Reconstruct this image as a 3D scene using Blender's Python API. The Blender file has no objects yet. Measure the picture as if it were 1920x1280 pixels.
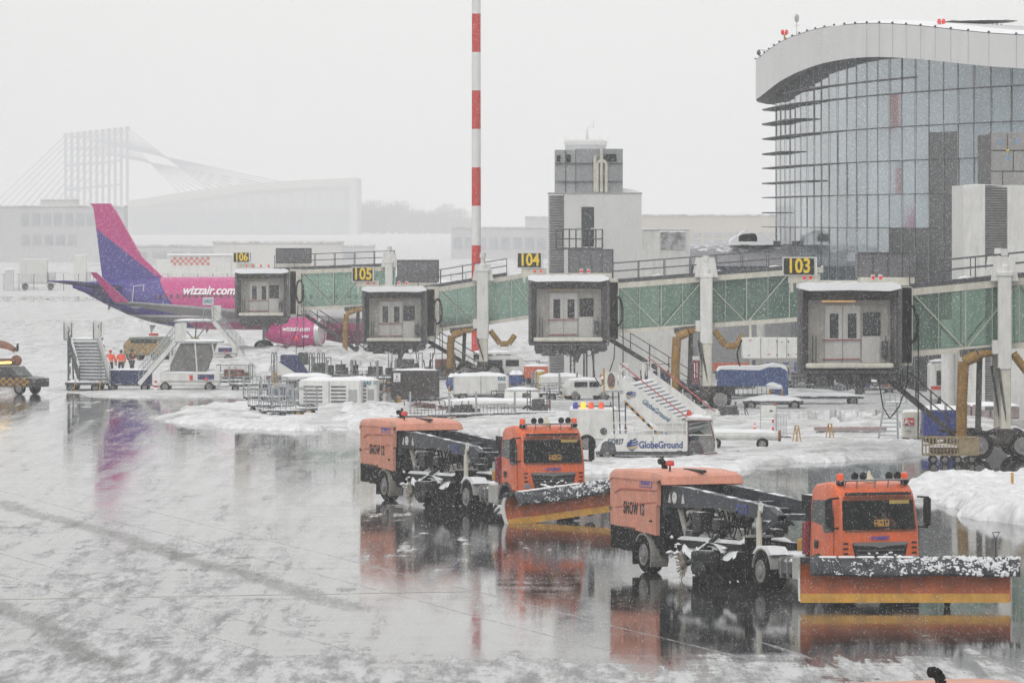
import bpy, math, random
import numpy as np
from mathutils import Vector, Matrix, noise as mnoise
R = math.radians
SC = bpy.context.scene
COL = SC.collection
random.seed(7); RNG = np.random.default_rng(7)
# ---------------------------------------------------------------- camera (200 mm telephoto, 10.4 m above the apron)
F = 10667.0; HZ = 414.0; CH = 10.4
cd = bpy.data.cameras.new('camera'); cam = bpy.data.objects.new('camera', cd); COL.objects.link(cam)
cd.sensor_width = 36; cd.lens = 36 * F / 1920; cd.shift_y = -(640 - HZ) / 1920
cd.clip_start = 1; cd.clip_end = 20000
cam.location = (0, 0, CH); cam.rotation_euler = (R(90), 0, 0); SC.camera = cam
# ---------------------------------------------------------------- world: overcast sky
w = bpy.data.worlds.new('World'); SC.world = w; w.use_nodes = True
nt = w.node_tree; bg = nt.nodes['Background']
sky = nt.nodes.new('ShaderNodeTexSky'); sky.sky_type = 'NISHITA'; sky.sun_disc = False
sky.sun_elevation = R(38); sky.sun_rotation = R(200); sky.air_density = 1; sky.dust_density = 4; sky.ozone_density = 1
hs = nt.nodes.new('ShaderNodeHueSaturation'); hs.inputs['Saturation'].default_value = 0.06
nt.links.new(sky.outputs[0], hs.inputs['Color']); mxs = nt.nodes.new('ShaderNodeMix'); mxs.data_type = 'RGBA'; mxs.inputs[0].default_value = .75; mxs.inputs[7].default_value = (9.9, 9.85, 9.75, 1)   # thick even cloud over the clear sky
nt.links.new(hs.outputs[0], mxs.inputs[6]); nt.links.new(mxs.outputs[2], bg.inputs[0]); bg.inputs[1].default_value = 0.12
sd = bpy.data.lights.new('sun', 'SUN'); sd.energy = 0.5; sd.angle = R(25); sd.color = (1, .97, .93)
so = bpy.data.objects.new('sun', sd); COL.objects.link(so); so.rotation_euler = (R(52), 0, R(-20))
SC.view_settings.view_transform = 'Standard'; SC.view_settings.look = 'None'; SC.view_settings.exposure = 0.0; SC.view_settings.gamma = 1
SC.cycles.use_denoising = True; SC.cycles.volume_bounces = 2; SC.cycles.max_bounces = 8
SC.cycles.diffuse_bounces = 3; SC.cycles.glossy_bounces = 3; SC.cycles.transmission_bounces = 4; SC.cycles.transparent_max_bounces = 12
# ---------------------------------------------------------------- helpers
def gp(px, py, z=0.0):                      # point on the level z seen at a photo pixel
    Y = F * (CH - z) / (py - HZ); return Vector(((px - 960) * Y / F, Y, z))
def at(px, py, Y):                          # point at depth Y
    return Vector(((px - 960) * Y / F, Y, CH - (py - HZ) * Y / F))
def tag(o, label=None, cat=None, group=None, kind=None):
    for k, v in (('label', label), ('category', cat), ('group', group), ('kind', kind)):
        if v: o[k] = v
    return o
def empty(name, loc=(0, 0, 0), rz=0, label=None, cat=None, group=None):
    o = bpy.data.objects.new(name, None); COL.objects.link(o); o.location = loc; o.rotation_euler = (0, 0, rz)
    return tag(o, label, cat, group)
def kids(o): return [c for c in bpy.data.objects if c.parent == o]
def dup(o, parent=None):
    c = o.copy(); COL.objects.link(c); c.parent = parent
    for ch in kids(o):
        if ch is not c: dup(ch, c)
    return c
class MB:
    def __init__(s, M=None): s.v = []; s.f = []; s.m = []; s.M = M or Matrix.Identity(4); s.mi = 0
    def add(s, vs, fs):
        n = len(s.v); M = s.M
        s.v += [tuple(M @ Vector(p)) for p in vs]; s.f += [tuple(i + n for i in f) for f in fs]; s.m += [s.mi] * len(fs); return s
    def box(s, x0, x1, y0, y1, z0, z1):
        return s.add([(x0,y0,z0),(x1,y0,z0),(x1,y1,z0),(x0,y1,z0),(x0,y0,z1),(x1,y0,z1),(x1,y1,z1),(x0,y1,z1)],
                     [(3,2,1,0),(4,5,6,7),(0,1,5,4),(1,2,6,5),(2,3,7,6),(3,0,4,7)])
    def rbox(s, x0, x1, y0, y1, z0, z1, b=.05):      # box with chamfered edges
        vs = []
        for z in (z0, z0+b, z1-b, z1):
            i = b if z in (z0, z1) else 0
            a0, a1, c0, c1 = x0+i, x1-i, y0+i, y1-i
            vs += [(a0+b,c0,z),(a1-b,c0,z),(a1,c0+b,z),(a1,c1-b,z),(a1-b,c1,z),(a0+b,c1,z),(a0,c1-b,z),(a0,c0+b,z)]
        fs = [tuple(range(7,-1,-1)), tuple(range(24,32))]
        for r in range(3):
            for k in range(8):
                a=r*8+k; c=r*8+(k+1)%8; fs.append((a,c,c+8,a+8))
        return s.add(vs, fs)
    def prism(s, pts, y0, y1, axis='y'):             # outline in (x,z) [axis y] / (y,z) [axis x] / (x,y) [axis z] extruded
        n = len(pts)
        def q(p, t): return (p[0], t, p[1]) if axis == 'y' else ((t, p[0], p[1]) if axis == 'x' else (p[0], p[1], t))
        vs = [q(p, y0) for p in pts] + [q(p, y1) for p in pts]
        fs = [tuple(range(n)), tuple(range(2*n-1, n-1, -1))] + [(i, i+n, (i+1)%n+n, (i+1)%n) for i in range(n)]
        return s.add(vs, fs)
    def tube(s, p, q, r, n=8, r2=None):
        p = Vector(p); q = Vector(q); d = q - p
        if d.length < 1e-6: return s
        u = d.normalized(); a = u.cross(Vector((0,0,1)));
        if a.length < .01: a = u.cross(Vector((1,0,0)))
        a.normalize(); b = u.cross(a); r2 = r if r2 is None else r2
        vs = [p + (a*math.cos(t)+b*math.sin(t))*r for t in [2*math.pi*k/n for k in range(n)]] + [q + (a*math.cos(t)+b*math.sin(t))*r2 for t in [2*math.pi*k/n for k in range(n)]]
        return s.add(vs, [tuple(range(n)), tuple(range(2*n-1,n-1,-1))] + [(i, i+n, (i+1)%n+n, (i+1)%n) for i in range(n)])
    def path(s, pts, r, n=6):
        for i in range(len(pts)-1): s.tube(pts[i], pts[i+1], r, n)
        return s
    def bar(s, p, q, w, h=None):                     # square bar
        h = h or w; p = Vector(p); q = Vector(q); u = (q-p).normalized(); a = u.cross(Vector((0,0,1)))
        if a.length < .01: a = Vector((1,0,0))
        a.normalize(); b = a.cross(u); a = a*w/2; b = b*h/2
        vs = [p-a-b,p+a-b,p+a+b,p-a+b,q-a-b,q+a-b,q+a+b,q-a+b]
        return s.add(vs, [(3,2,1,0),(4,5,6,7),(0,1,5,4),(1,2,6,5),(2,3,7,6),(3,0,4,7)])
    def lathe(s, c, prof, n=16, axis='z'):           # prof: [(r, h)]
        c = Vector(c); vs = []; m = len(prof)
        for r, h in prof:
            for k in range(n):
                t = 2*math.pi*k/n; a, b = r*math.cos(t), r*math.sin(t)
                vs.append(c + Vector((a,b,h) if axis=='z' else ((h,a,b) if axis=='x' else (b,h,a))))
        fs = [(j*n+k, j*n+(k+1)%n, (j+1)*n+(k+1)%n, (j+1)*n+k) for j in range(m-1) for k in range(n)]
        return s.add(vs, fs + [tuple(range(n-1,-1,-1)), tuple(range((m-1)*n, m*n))])
    def grid(s, fn, nu, nv, close=False):
        vs = [fn(i/nu, j/nv) for j in range(nv+1) for i in range(nu+1)]; W = nu+1
        return s.add(vs, [(j*W+i, j*W+i+1, (j+1)*W+i+1, (j+1)*W+i) for j in range(nv) for i in range(nu)])
    def quad(s, *p): return s.add(p, [tuple(range(len(p)))])
    def build(s, name, mats, parent=None, smooth=False, label=None, kind=None, loc=None):
        me = bpy.data.meshes.new(name); me.from_pydata(s.v, [], s.f)
        for m in (mats if isinstance(mats, (list, tuple)) else [mats]): me.materials.append(m)
        if isinstance(mats, (list, tuple)): me.polygons.foreach_set('material_index', s.m)
        if smooth:
            me.polygons.foreach_set('use_smooth', [True]*len(me.polygons))
            if smooth != 2:
                try: me.set_sharp_from_angle(angle=R(38))
                except Exception: pass
        me.update(); o = bpy.data.objects.new(name, me); COL.objects.link(o); o.parent = parent
        if loc: o.location = loc
        return tag(o, label, None, None, kind)
def at_mesh(name, V, Fc, m, parent=None, kind=None, smooth=True):     # numpy mesh, quads or tris
    V = np.asarray(V, dtype=np.float32); Fc = np.asarray(Fc, dtype=np.int32); k = Fc.shape[1]
    me = bpy.data.meshes.new(name); me.vertices.add(len(V)); me.vertices.foreach_set('co', V.ravel())
    me.loops.add(Fc.size); me.loops.foreach_set('vertex_index', Fc.ravel()); me.polygons.add(len(Fc))
    me.polygons.foreach_set('loop_start', np.arange(0, Fc.size, k, dtype=np.int32))
    me.polygons.foreach_set('use_smooth', [smooth]*len(Fc)); me.materials.append(m); me.update(calc_edges=True); me.validate()
    o = bpy.data.objects.new(name, me); COL.objects.link(o); o.parent = parent
    return tag(o, kind=kind)
# ---------------------------------------------------------------- materials
MATS = {}
def MT(name, col, rough=.5, metal=0, var=.18, sc=2.5, snow=0, bump=0, emit=0, alpha=1, spec=.5, trans=0, col2=None, dirt=0, dcol=(.09,.08,.07)):
    if name in MATS: return MATS[name]
    m = bpy.data.materials.new(name); m.use_nodes = True; t = m.node_tree; N = t.nodes; L = t.links; b = N['Principled BSDF']
    tc = N.new('ShaderNodeTexCoord'); nz = N.new('ShaderNodeTexNoise'); nz.inputs['Scale'].default_value = sc; nz.inputs['Detail'].default_value = 5
    L.new(tc.outputs['Object'], nz.inputs['Vector'])
    c = list(col) + [1]; c2 = list(col2 or [x*(1-var) for x in col]) + [1]
    rp = N.new('ShaderNodeValToRGB'); rp.color_ramp.elements[0].position = .35; rp.color_ramp.elements[1].position = .65
    rp.color_ramp.elements[0].color = c2; rp.color_ramp.elements[1].color = c
    L.new(nz.outputs['Fac'], rp.inputs[0]); out = rp.outputs[0]
    b.inputs['Roughness'].default_value = rough; b.inputs['Metallic'].default_value = metal
    b.inputs['Specular IOR Level'].default_value = spec; b.inputs['Transmission Weight'].default_value = trans
    if dirt:
        n3 = N.new('ShaderNodeTexNoise'); n3.inputs['Scale'].default_value = sc*.6; n3.inputs['Detail'].default_value = 8; n3.inputs['Roughness'].default_value = .7
        mp = N.new('ShaderNodeMapping'); mp.inputs['Scale'].default_value = (2.2, 2.2, .35); L.new(tc.outputs['Object'], mp.inputs[0]); L.new(mp.outputs[0], n3.inputs['Vector'])
        r3 = N.new('ShaderNodeMapRange'); r3.inputs['From Min'].default_value = .45; r3.inputs['From Max'].default_value = .75; r3.inputs['To Max'].default_value = dirt
        L.new(n3.outputs['Fac'], r3.inputs[0]); mx = N.new('ShaderNodeMix'); mx.data_type = 'RGBA'
        L.new(r3.outputs[0], mx.inputs[0]); L.new(out, mx.inputs[6]); mx.inputs[7].default_value = tuple(dcol) + (1,); out = mx.outputs[2]
    if snow:
        ge = N.new('ShaderNodeNewGeometry'); sp = N.new('ShaderNodeSeparateXYZ'); L.new(ge.outputs['Normal'], sp.inputs[0])
        n2 = N.new('ShaderNodeTexNoise'); n2.inputs['Scale'].default_value = 2.2; n2.inputs['Detail'].default_value = 6; L.new(tc.outputs['Object'], n2.inputs['Vector'])
        ad = N.new('ShaderNodeMath'); ad.operation = 'MULTIPLY_ADD'; L.new(n2.outputs['Fac'], ad.inputs[0]); ad.inputs[1].default_value = .9; L.new(sp.outputs['Z'], ad.inputs[2])
        mr = N.new('ShaderNodeMapRange'); mr.inputs['From Min'].default_value = 1.62 - snow*.6; mr.inputs['From Max'].default_value = 1.72 - snow*.6; L.new(ad.outputs[0], mr.inputs[0])
        mx = N.new('ShaderNodeMix'); mx.data_type = 'RGBA'; L.new(mr.outputs[0], mx.inputs[0]); L.new(out, mx.inputs[6]); mx.inputs[7].default_value = (.82, .83, .85, 1); out = mx.outputs[2]
        mf = N.new('ShaderNodeMapRange'); mf.inputs['To Min'].default_value = rough; mf.inputs['To Max'].default_value = .9; L.new(mr.outputs[0], mf.inputs[0]); L.new(mf.outputs[0], b.inputs['Roughness'])
    L.new(out, b.inputs['Base Color'])
    if bump:
        bp = N.new('ShaderNodeBump'); bp.inputs['Strength'].default_value = bump; bp.inputs['Distance'].default_value = .05; L.new(nz.outputs['Fac'], bp.inputs['Height']); L.new(bp.outputs[0], b.inputs['Normal'])
    if emit: L.new(out, b.inputs['Emission Color']); b.inputs['Emission Strength'].default_value = emit
    if alpha < 1: b.inputs['Alpha'].default_value = alpha
    MATS[name] = m; return m
SNOW = MT('snow', (.84,.85,.87), .85, sc=.9, var=.06, bump=.4)
SNOWD = MT('snow_dirty', (.73,.74,.75), .8, sc=.5, col2=(.50,.50,.50), bump=.8, dirt=.7)
ORG = MT('orange_paint', (.72,.125,.028), .36, var=.14, dirt=.7, dcol=(.30,.13,.09))
SAL = MT('faded_salmon_paint', (.72,.29,.19), .5, var=.15, dirt=.7, dcol=(.40,.24,.20))
BLK = MT('black_steel', (.014,.015,.018), .6, var=.4, snow=.75, spec=.2)
BLKP = MT('black_plastic', (.014,.014,.016), .5, var=.3, spec=.3)
RUB = MT('tyre_rubber', (.013,.013,.013), .8, var=.3, bump=.4, spec=.15)
RIM = MT('rim_steel', (.24,.24,.235), .6, .1, dirt=.4)
WHT = MT('white_paint', (.68,.68,.66), .45, var=.1, dirt=.4, dcol=(.25,.24,.23), snow=.55)
WHTC = MT('white_steel', (.68,.68,.66), .5, var=.1, dirt=.3)
CREAM = MT('cream_steel', (.60,.58,.50), .55, var=.14, dirt=.35, snow=.4)
GREY = MT('grey_panel', (.36,.36,.37), .6, var=.12, dirt=.3, snow=.6)
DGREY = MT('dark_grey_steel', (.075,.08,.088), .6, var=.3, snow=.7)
GALV = MT('galvanised_steel', (.40,.42,.43), .45, .5, var=.2, snow=.7)
GLS = MT('dark_glass', (.012,.018,.022), .08, var=.2, spec=.7)
YEL = MT('yellow_paint', (.50,.27,.04), .5, var=.2, dirt=.3)
YELT = MT('yellow_lettering', (.80,.56,.02), .6, var=.05)
BLKT = MT('black_lettering', (.015,.015,.015), .6, var=.05)
WHTT = MT('white_lettering', (.8,.8,.8), .6, var=.05)
NAVT = MT('navy_lettering', (.02,.05,.20), .6, var=.05)
BLUT = MT('blue_lettering', (.10,.10,.38), .6, var=.05)
REDL = MT('red_lamp', (.75,.02,.02), .4, emit=.15)
RED = MT('red_paint', (.62,.045,.03), .5, var=.15, dirt=.2)
ORL = MT('orange_beacon_lens', (.85,.12,.04), .25, emit=.15)
BLUE = MT('blue_tarp', (.035,.065,.21), .6, var=.3, snow=.6)
NAVY = MT('navy_paint', (.02,.03,.12), .5, var=.3, snow=.6)
BRASS = MT('snow_spray', (.8,.8,.82), .9)
def text(name, s, m, parent, size, M, bold=0.0, sx=1.0, shear=0, label=None, depth=.004, gap=1.0):
    cu = bpy.data.curves.new(name, 'FONT'); cu.body = s; cu.size = size; cu.offset = bold; cu.align_x = 'CENTER'; cu.align_y = 'CENTER'; cu.extrude = depth; cu.shear = shear; cu.resolution_u = 3; cu.space_character = gap
    o = bpy.data.objects.new(name + '_curve', cu); COL.objects.link(o); dg = bpy.context.evaluated_depsgraph_get(); dg.update()
    me = bpy.data.meshes.new_from_object(o.evaluated_get(dg)); bpy.data.objects.remove(o)
    me.transform(M @ Matrix.Diagonal((sx, 1, 1, 1))); me.materials.clear(); me.materials.append(m)
    q = bpy.data.objects.new(name, me); COL.objects.link(q); q.parent = parent
    return tag(q, label)
def TM(o, x, n):      # text frame: origin o, text runs along x, faces n
    x = Vector(x).normalized(); n = Vector(n).normalized(); y = n.cross(x)
    return Matrix.Translation(Vector(o)) @ Matrix((x, y, n)).transposed().to_4x4()
# ---------------------------------------------------------------- haze
hm = bpy.data.materials.new('haze'); hm.use_nodes = True; t = hm.node_tree; t.nodes.remove(t.nodes['Principled BSDF'])
pv = t.nodes.new('ShaderNodeVolumePrincipled'); pv.inputs['Density'].default_value = 0.00033; pv.inputs['Color'].default_value = (.97, .975, .985, 1)
pv.inputs['Anisotropy'].default_value = 0.0
t.links.new(pv.outputs[0], t.nodes['Material Output'].inputs['Volume'])
hb = MB().box(-2600, 2600, -150, 6200, -1.5, 82).build('haze', hm, kind='stuff')
# ---------------------------------------------------------------- wet apron
def wet_material():
    m = bpy.data.materials.new('wet_apron'); m.use_nodes = True; t = m.node_tree; N = t.nodes; L = t.links; b = N['Principled BSDF']
    ge = N.new('ShaderNodeNewGeometry'); sp = N.new('ShaderNodeSeparateXYZ'); L.new(ge.outputs['Position'], sp.inputs[0])
    def math_(op, a, b_=None, c=None):
        n = N.new('ShaderNodeMath'); n.operation = op
        for i, v in enumerate((a, b_, c)):
            if v is None: continue
            if isinstance(v, (int, float)): n.inputs[i].default_value = v
            else: L.new(v, n.inputs[i])
        return n.outputs[0]
    def noise_(scale, rot, detail=8, rough=.6, sc=1.0, dist=0):
        mp = N.new('ShaderNodeMapping'); mp.inputs['Scale'].default_value = scale; mp.inputs['Rotation'].default_value = (0, 0, R(rot))
        L.new(ge.outputs['Position'], mp.inputs[0]); n = N.new('ShaderNodeTexNoise'); n.inputs['Scale'].default_value = sc; n.inputs['Detail'].default_value = detail
        n.inputs['Roughness'].default_value = rough; n.inputs['Distortion'].default_value = dist; L.new(mp.outputs[0], n.inputs['Vector']); return n.outputs['Fac']
    def ramp(v, a, b_, lo=0, hi=1):
        r = N.new('ShaderNodeMapRange'); r.inputs['From Min'].default_value = a; r.inputs['From Max'].default_value = b_; r.inputs['To Min'].default_value = lo; r.inputs['To Max'].default_value = hi
        L.new(v, r.inputs[0]); return r.outputs[0]
    big = noise_((.16, .02, 1), 0, 3, .5)
    st1 = noise_((1.1, .075, 1), 8, 8, .68, 1, .3)      # long streaks down the lane
    st2 = noise_((.28, .50, 1), -16, 10, .78, 1, .2)
    # coverage bias: near strip, left side
    near = ramp(math_('ADD', sp.outputs['Y'], ramp(noise_((.3, .1, 1), 0, 3), 0, 1, -5, 5)), 131, 139.5, .15, 0)
    leftx = ramp(sp.outputs['X'], -11, 2, .125, 0); lefty = ramp(sp.outputs['Y'], 150, 215, 1, .25)
    lft = math_('MULTIPLY', leftx, lefty)
    cov = math_('ADD', math_('ADD', math_('MULTIPLY', st1, .55), math_('MULTIPLY', st2, .35)), math_('MULTIPLY', big, .18))
    cov = math_('ADD', cov, math_('ADD', near, lft))
    slush = ramp(cov, .64, .672); film = ramp(cov, .52, .64)
    grit = ramp(math_('MULTIPLY', noise_((2.2, .16, 1), -12, 10, .8), math_('ADD', leftx, .85)), .60, .68)
    # dark scraped tracks left by ploughs and tyres
    wob = ramp(noise_((.2, .06, 1), 0, 4, .6), 0, 1, -1.6, 1.6); edge = noise_((4.0, .4, 1), 14, 10, .85)
    for x0, sl, wd, ymin, ymax in ((-3.6,-.253,1.3,146,220),(-13.0,-.22,1.1,126,170),(-1.0,-.27,.16,130,230),(1.6,-.27,.16,128,230),(-9.8,-.30,.14,130,240),(-7.6,-.30,.14,130,240),(4.5,-.18,.3,128,150)):
        xl = math_('ADD', math_('MULTIPLY', math_('SUBTRACT', sp.outputs['Y'], 150), sl), x0)
        d = math_('ABSOLUTE', math_('SUBTRACT', math_('SUBTRACT', sp.outputs['X'], xl), math_('MULTIPLY', wob, .55 if wd > .4 else .12)))
        a = ramp(d, wd*.2, wd*1.3, 1, 0); fade = math_('MULTIPLY', ramp(sp.outputs['Y'], ymin, ymin+8, 0, 1), ramp(sp.outputs['Y'], ymax-10, ymax, 1, 0))
        grit = math_('MAXIMUM', grit, ramp(math_('MULTIPLY', math_('MULTIPLY', a, fade), edge), .33 if wd > .4 else .42, .50 if wd > .4 else .54, 0, .75))
    zone = ramp(math_('ADD', near, lft), .02, .30); hol = math_('MULTIPLY', ramp(noise_((.20, 1.25, 1), -7, 11, .84, 1, .3), .61, .64), zone)
    hol2 = math_('MULTIPLY', ramp(noise_((.22, 1.3, 1), 6, 10, .8), .60, .625), zone)
    grit = math_('MAXIMUM', grit, math_('MULTIPLY', math_('MAXIMUM', hol, hol2), .85))
    mx = N.new('ShaderNodeMix'); mx.data_type = 'RGBA'; L.new(film, mx.inputs[0]); mx.inputs[6].default_value = (.028,.029,.031,1); mx.inputs[7].default_value = (.075,.077,.077,1)
    m2 = N.new('ShaderNodeMix'); m2.data_type = 'RGBA'; L.new(slush, m2.inputs[0]); L.new(mx.outputs[2], m2.inputs[6]); sl_ = N.new('ShaderNodeMix'); sl_.data_type = 'RGBA'; L.new(ramp(noise_((1.6, .2, 1), 18, 9, .75), .42, .56), sl_.inputs[0]); sl_.inputs[6].default_value = (.20,.205,.205,1); sl_.inputs[7].default_value = (.52,.53,.53,1); L.new(sl_.outputs[2], m2.inputs[7])
    m3 = N.new('ShaderNodeMix'); m3.data_type = 'RGBA'; L.new(grit, m3.inputs[0]); L.new(m2.outputs[2], m3.inputs[6]); m3.inputs[7].default_value = (.10,.10,.096,1)
    L.new(m3.outputs[2], b.inputs['Base Color'])
    ro = math_('ADD', ramp(film, 0, 1, .05, .13), math_('MULTIPLY', math_('MAXIMUM', slush, math_('MULTIPLY', grit, .6)), .42)); L.new(ro, b.inputs['Roughness'])
    b.inputs['IOR'].default_value = 1.36; b.inputs['Specular IOR Level'].default_value = .5
    bp = N.new('ShaderNodeBump'); bp.inputs['Strength'].default_value = .22; bp.inputs['Distance'].default_value = .02
    hh = math_('ADD', math_('MULTIPLY', math_('ADD', noise_((1.2, .5, 1), 0, 4, .6), math_('MULTIPLY', noise_((.5, 2.2, 1), 5, 5, .7), .7)), .14), math_('MULTIPLY', slush, .5)); L.new(hh, bp.inputs['Height']); L.new(bp.outputs[0], b.inputs['Normal'])
    return m
WET = wet_material()
MB().quad((-2500,-100,0),(2500,-100,0),(2500,6000,0),(-2500,6000,0)).build('ground', WET, kind='structure')
# faded yellow taxi line and concrete joints on the apron (thin painted sheets)
PL = MT('faded_line_paint', (.42,.33,.20), .25, sc=1.2, col2=(.08,.08,.075))
a, b_ = gp(-300, 1128), gp(900, 1108)
MB().quad((a.x,a.y-.1,.004),(b_.x,b_.y-.1,.004),(b_.x,b_.y+.1,.004),(a.x,a.y+.1,.004)).build('taxi_line', PL, kind='structure')
# ---------------------------------------------------------------- snow cover: a height field that dips below the apron where it is cleared
def fbm(x, y, octs=5, seed=0):
    r = np.random.default_rng(seed); out = np.zeros_like(x); amp = 1.0; tot = 0
    for o in range(octs):
        T = r.random((64, 64)); fx = x * 2**o + 17.3*o; fy = y * 2**o + 9.1*o
        ix = np.floor(fx).astype(int); iy = np.floor(fy).astype(int); tx = fx - ix; ty = fy - iy
        tx = tx*tx*(3-2*tx); ty = ty*ty*(3-2*ty)
        g = lambda a, c: T[a % 64, c % 64]
        out += amp*((g(ix,iy)*(1-tx)+g(ix+1,iy)*tx)*(1-ty)+(g(ix,iy+1)*(1-tx)+g(ix+1,iy+1)*tx)*ty); tot += amp; amp *= .5
    return out/tot
def inside_dist(X, Y, poly):        # signed distance, + inside; depth axis shortened since views are shallow
    P = np.array([(p.x, p.y) for p in poly]); n = len(P); ins = np.zeros(X.shape, bool); d = np.full(X.shape, 1e9)
    for i in range(n):
        x0, y0 = P[i]; x1, y1 = P[(i+1) % n]
        c = ((y0 > Y) != (y1 > Y)); xx = (x1-x0)*(Y-y0)/((y1-y0) if y1 != y0 else 1e-9)+x0; ins ^= c & (X < xx)
        dx, dy = x1-x0, y1-y0; t = np.clip(((X-x0)*dx+(Y-y0)*dy)/(dx*dx+dy*dy+1e-9), 0, 1)
        d = np.minimum(d, np.hypot(X-x0-t*dx, Y-y0-t*dy))
    return np.where(ins, d, -d)
def snow_field(name, poly, xr, yr, nx, ny, amp, rim, seed, mat, base=.05, holes=0, ridge=0, lump=.02, mounds=(), roads=()):
    Ys = yr[0]*(yr[1]/yr[0])**np.linspace(0, 1, ny); u = np.linspace(xr[0], xr[1], nx)
    X = u[None, :]*Ys[:, None]/Ys[0] if xr[2] else np.repeat(u[None, :], ny, 0); Y = np.repeat(Ys[:, None], nx, 1)
    d = inside_dist(X, Y, poly); n1 = fbm(X*.35, Y*.12, 5, seed); n2 = fbm(X*1.6, Y*.6, 4, seed+1); n3 = fbm(X*.05, Y*.02, 3, seed+2)
    dd = d + (n1-.5)*8*rim
    e = np.clip(dd/(rim*2.2), -1, 1)
    n4 = fbm(X*.13, Y*.05, 4, seed+7)
    n6 = fbm(X*5.1, Y*2.6, 4, seed+11); H = .09*n6*np.clip(e*3,0,1) + base*np.clip(e*3, -1, 1) + amp*np.clip(e, 0, 1)*(np.clip(n4-.5, 0, 1)*3.2*np.clip(n3*1.6, .2, 1.2) + .03*n1 + lump*n2)
    if ridge: H += ridge*np.exp(-((dd-rim*2.0)/(rim*1.6))**2)*(.4+1.1*n2)*np.clip(n3*1.5,.2,1)
    if holes: H -= np.clip(fbm(X*.11, Y*.028, 4, seed+5)-(1-holes), 0, 1)*6*(amp+base)
    for (mx_, my_, sx_, sy_, h_) in mounds: q = gp(mx_, my_); H += h_*.6*np.exp(-((X-q.x)/sx_)**2-((Y-q.y)/sy_)**2)*(.55+.9*n2)*np.clip(e*3,0,1)
    if mounds: H = .05*np.clip(e*3,-1,1) + (H-.05*np.clip(e*3,-1,1))*np.clip((X/Y*F+960-130)/220,.12,1)
    for (ya_, yb_, xa_, xb_, c_) in roads: H -= 2*np.clip((np.minimum(Y-gp(0,yb_).y, gp(0,ya_).y-Y)/6+.5+(n1-.5)*2.2),0,1)*((X/Y*F+960 > xa_) & (X/Y*F+960 < xb_))*(n2 > c_)
    Z = np.where(e < 0, -.1, np.maximum(H, -.1))
    V = np.stack([X, Y, Z], -1).reshape(-1, 3); idx = np.arange(nx*ny).reshape(ny, nx)
    Fc = np.stack([idx[:-1,:-1], idx[:-1,1:], idx[1:,1:], idx[1:,:-1]], -1).reshape(-1, 4)
    zz = Z.ravel(); Fc = Fc[(zz[Fc].max(1) > -.03)]
    return at_mesh(name, V, Fc, mat, kind='stuff')
stand = [gp(*p) for p in [(118,733),(180,744),(330,746),(470,746),(490,768),(345,766),(330,778),(420,797),(560,801),(690,812),(880,822),(960,850),(1080,868),(1106,884),(1300,884),(1400,874),(1490,862),(1617,858),(1728,856),(1745,846),(1850,832),(1990,805),(2500,770)]]
far = [gp(2500,470),(gp(-500,470))]
left = [gp(-500,640),(gp(-10,642)),gp(90,655),gp(150,672),gp(132,700)]
snow_field('snow_cover', stand+far+left, (-24, 24, 1), (236, 1900), 640, 820, .38, .9, 3, SNOWD, .05, .42, .12, .05, [(650,776,3.2,5,.9),(720,780,2.5,4,.5),(430,784,2.6,4,.5),(380,780,1.6,3,.35),(1180,790,4,8,.7),(1270,800,3,6,.5),(1100,800,3,8,.6),(1600,800,5,7,.5),(1560,850,3,4,.45),(1420,866,3,3,.35),(1680,845,3,3,.4),(900,812,5,5,.35),(540,690,6,9,1.1),(620,690,5,9,1.0),(460,700,5,8,.7),(560,665,8,12,1.2),(790,690,4,7,.9),(1000,670,6,9,1.6),(940,680,6,9,1.2),(1080,690,4,7,.8),(1560,790,4,7,.5),(1700,800,4,6,.5),(310,690,3,6,.5),(700,700,3,6,.7)], [(602,620,-900,420,.28),(640,674,-900,300,.30),(690,704,-900,120,.2),(556,566,-900,520,.36),(786,800,1480,1800,.35),(826,842,820,1080,.35),(715,725,1380,1700,.42),(700,708,380,700,.5)])
SNOWP = MT('snow_pile_clods', (.80,.81,.83), .85, sc=1.6, col2=(.62,.62,.63), bump=.9, dirt=.3)
pile = [gp(*p) for p in [(1690,915),(1735,908),(1800,908),(1870,902),(2100,890),(2300,960),(2060,992),(1920,982),(1850,975),(1790,958),(1742,942),(1700,932)]]
snow_field('snow_pile', pile, (12, 28, 0), (190, 236), 420, 300, .62, .45, 31, SNOWP, .10, 0, .3, .5)
def bank(pts, xr, yr, nx, ny, h, seed): snow_field('snow_bank', [gp(*p) for p in pts], xr, yr, nx, ny, h, .6, seed, SNOWP, .07, 0, h*.5, .30)
bank([(1112,868),(1250,866),(1400,856),(1560,842),(1740,832),(1745,852),(1620,862),(1490,868),(1400,880),(1250,888),(1108,888)], (2.5,22,0), (228,272), 620, 200, .26, 51)
bank([(335,772),(480,764),(600,768),(612,792),(560,806),(430,802),(345,790)], (-20,-9,0), (276,325), 300, 110, .5, 61)
bank([(612,772),(700,765),(760,778),(770,800),(690,812),(625,804)], (-11,-4,0), (272,322), 220, 100, .7, 71)
MB().quad((-2400,1850,.03),(2400,1850,.03),(2400,5900,.03),(-2400,5900,.03)).build('far_snow_field', SNOWD, kind='structure')
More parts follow.
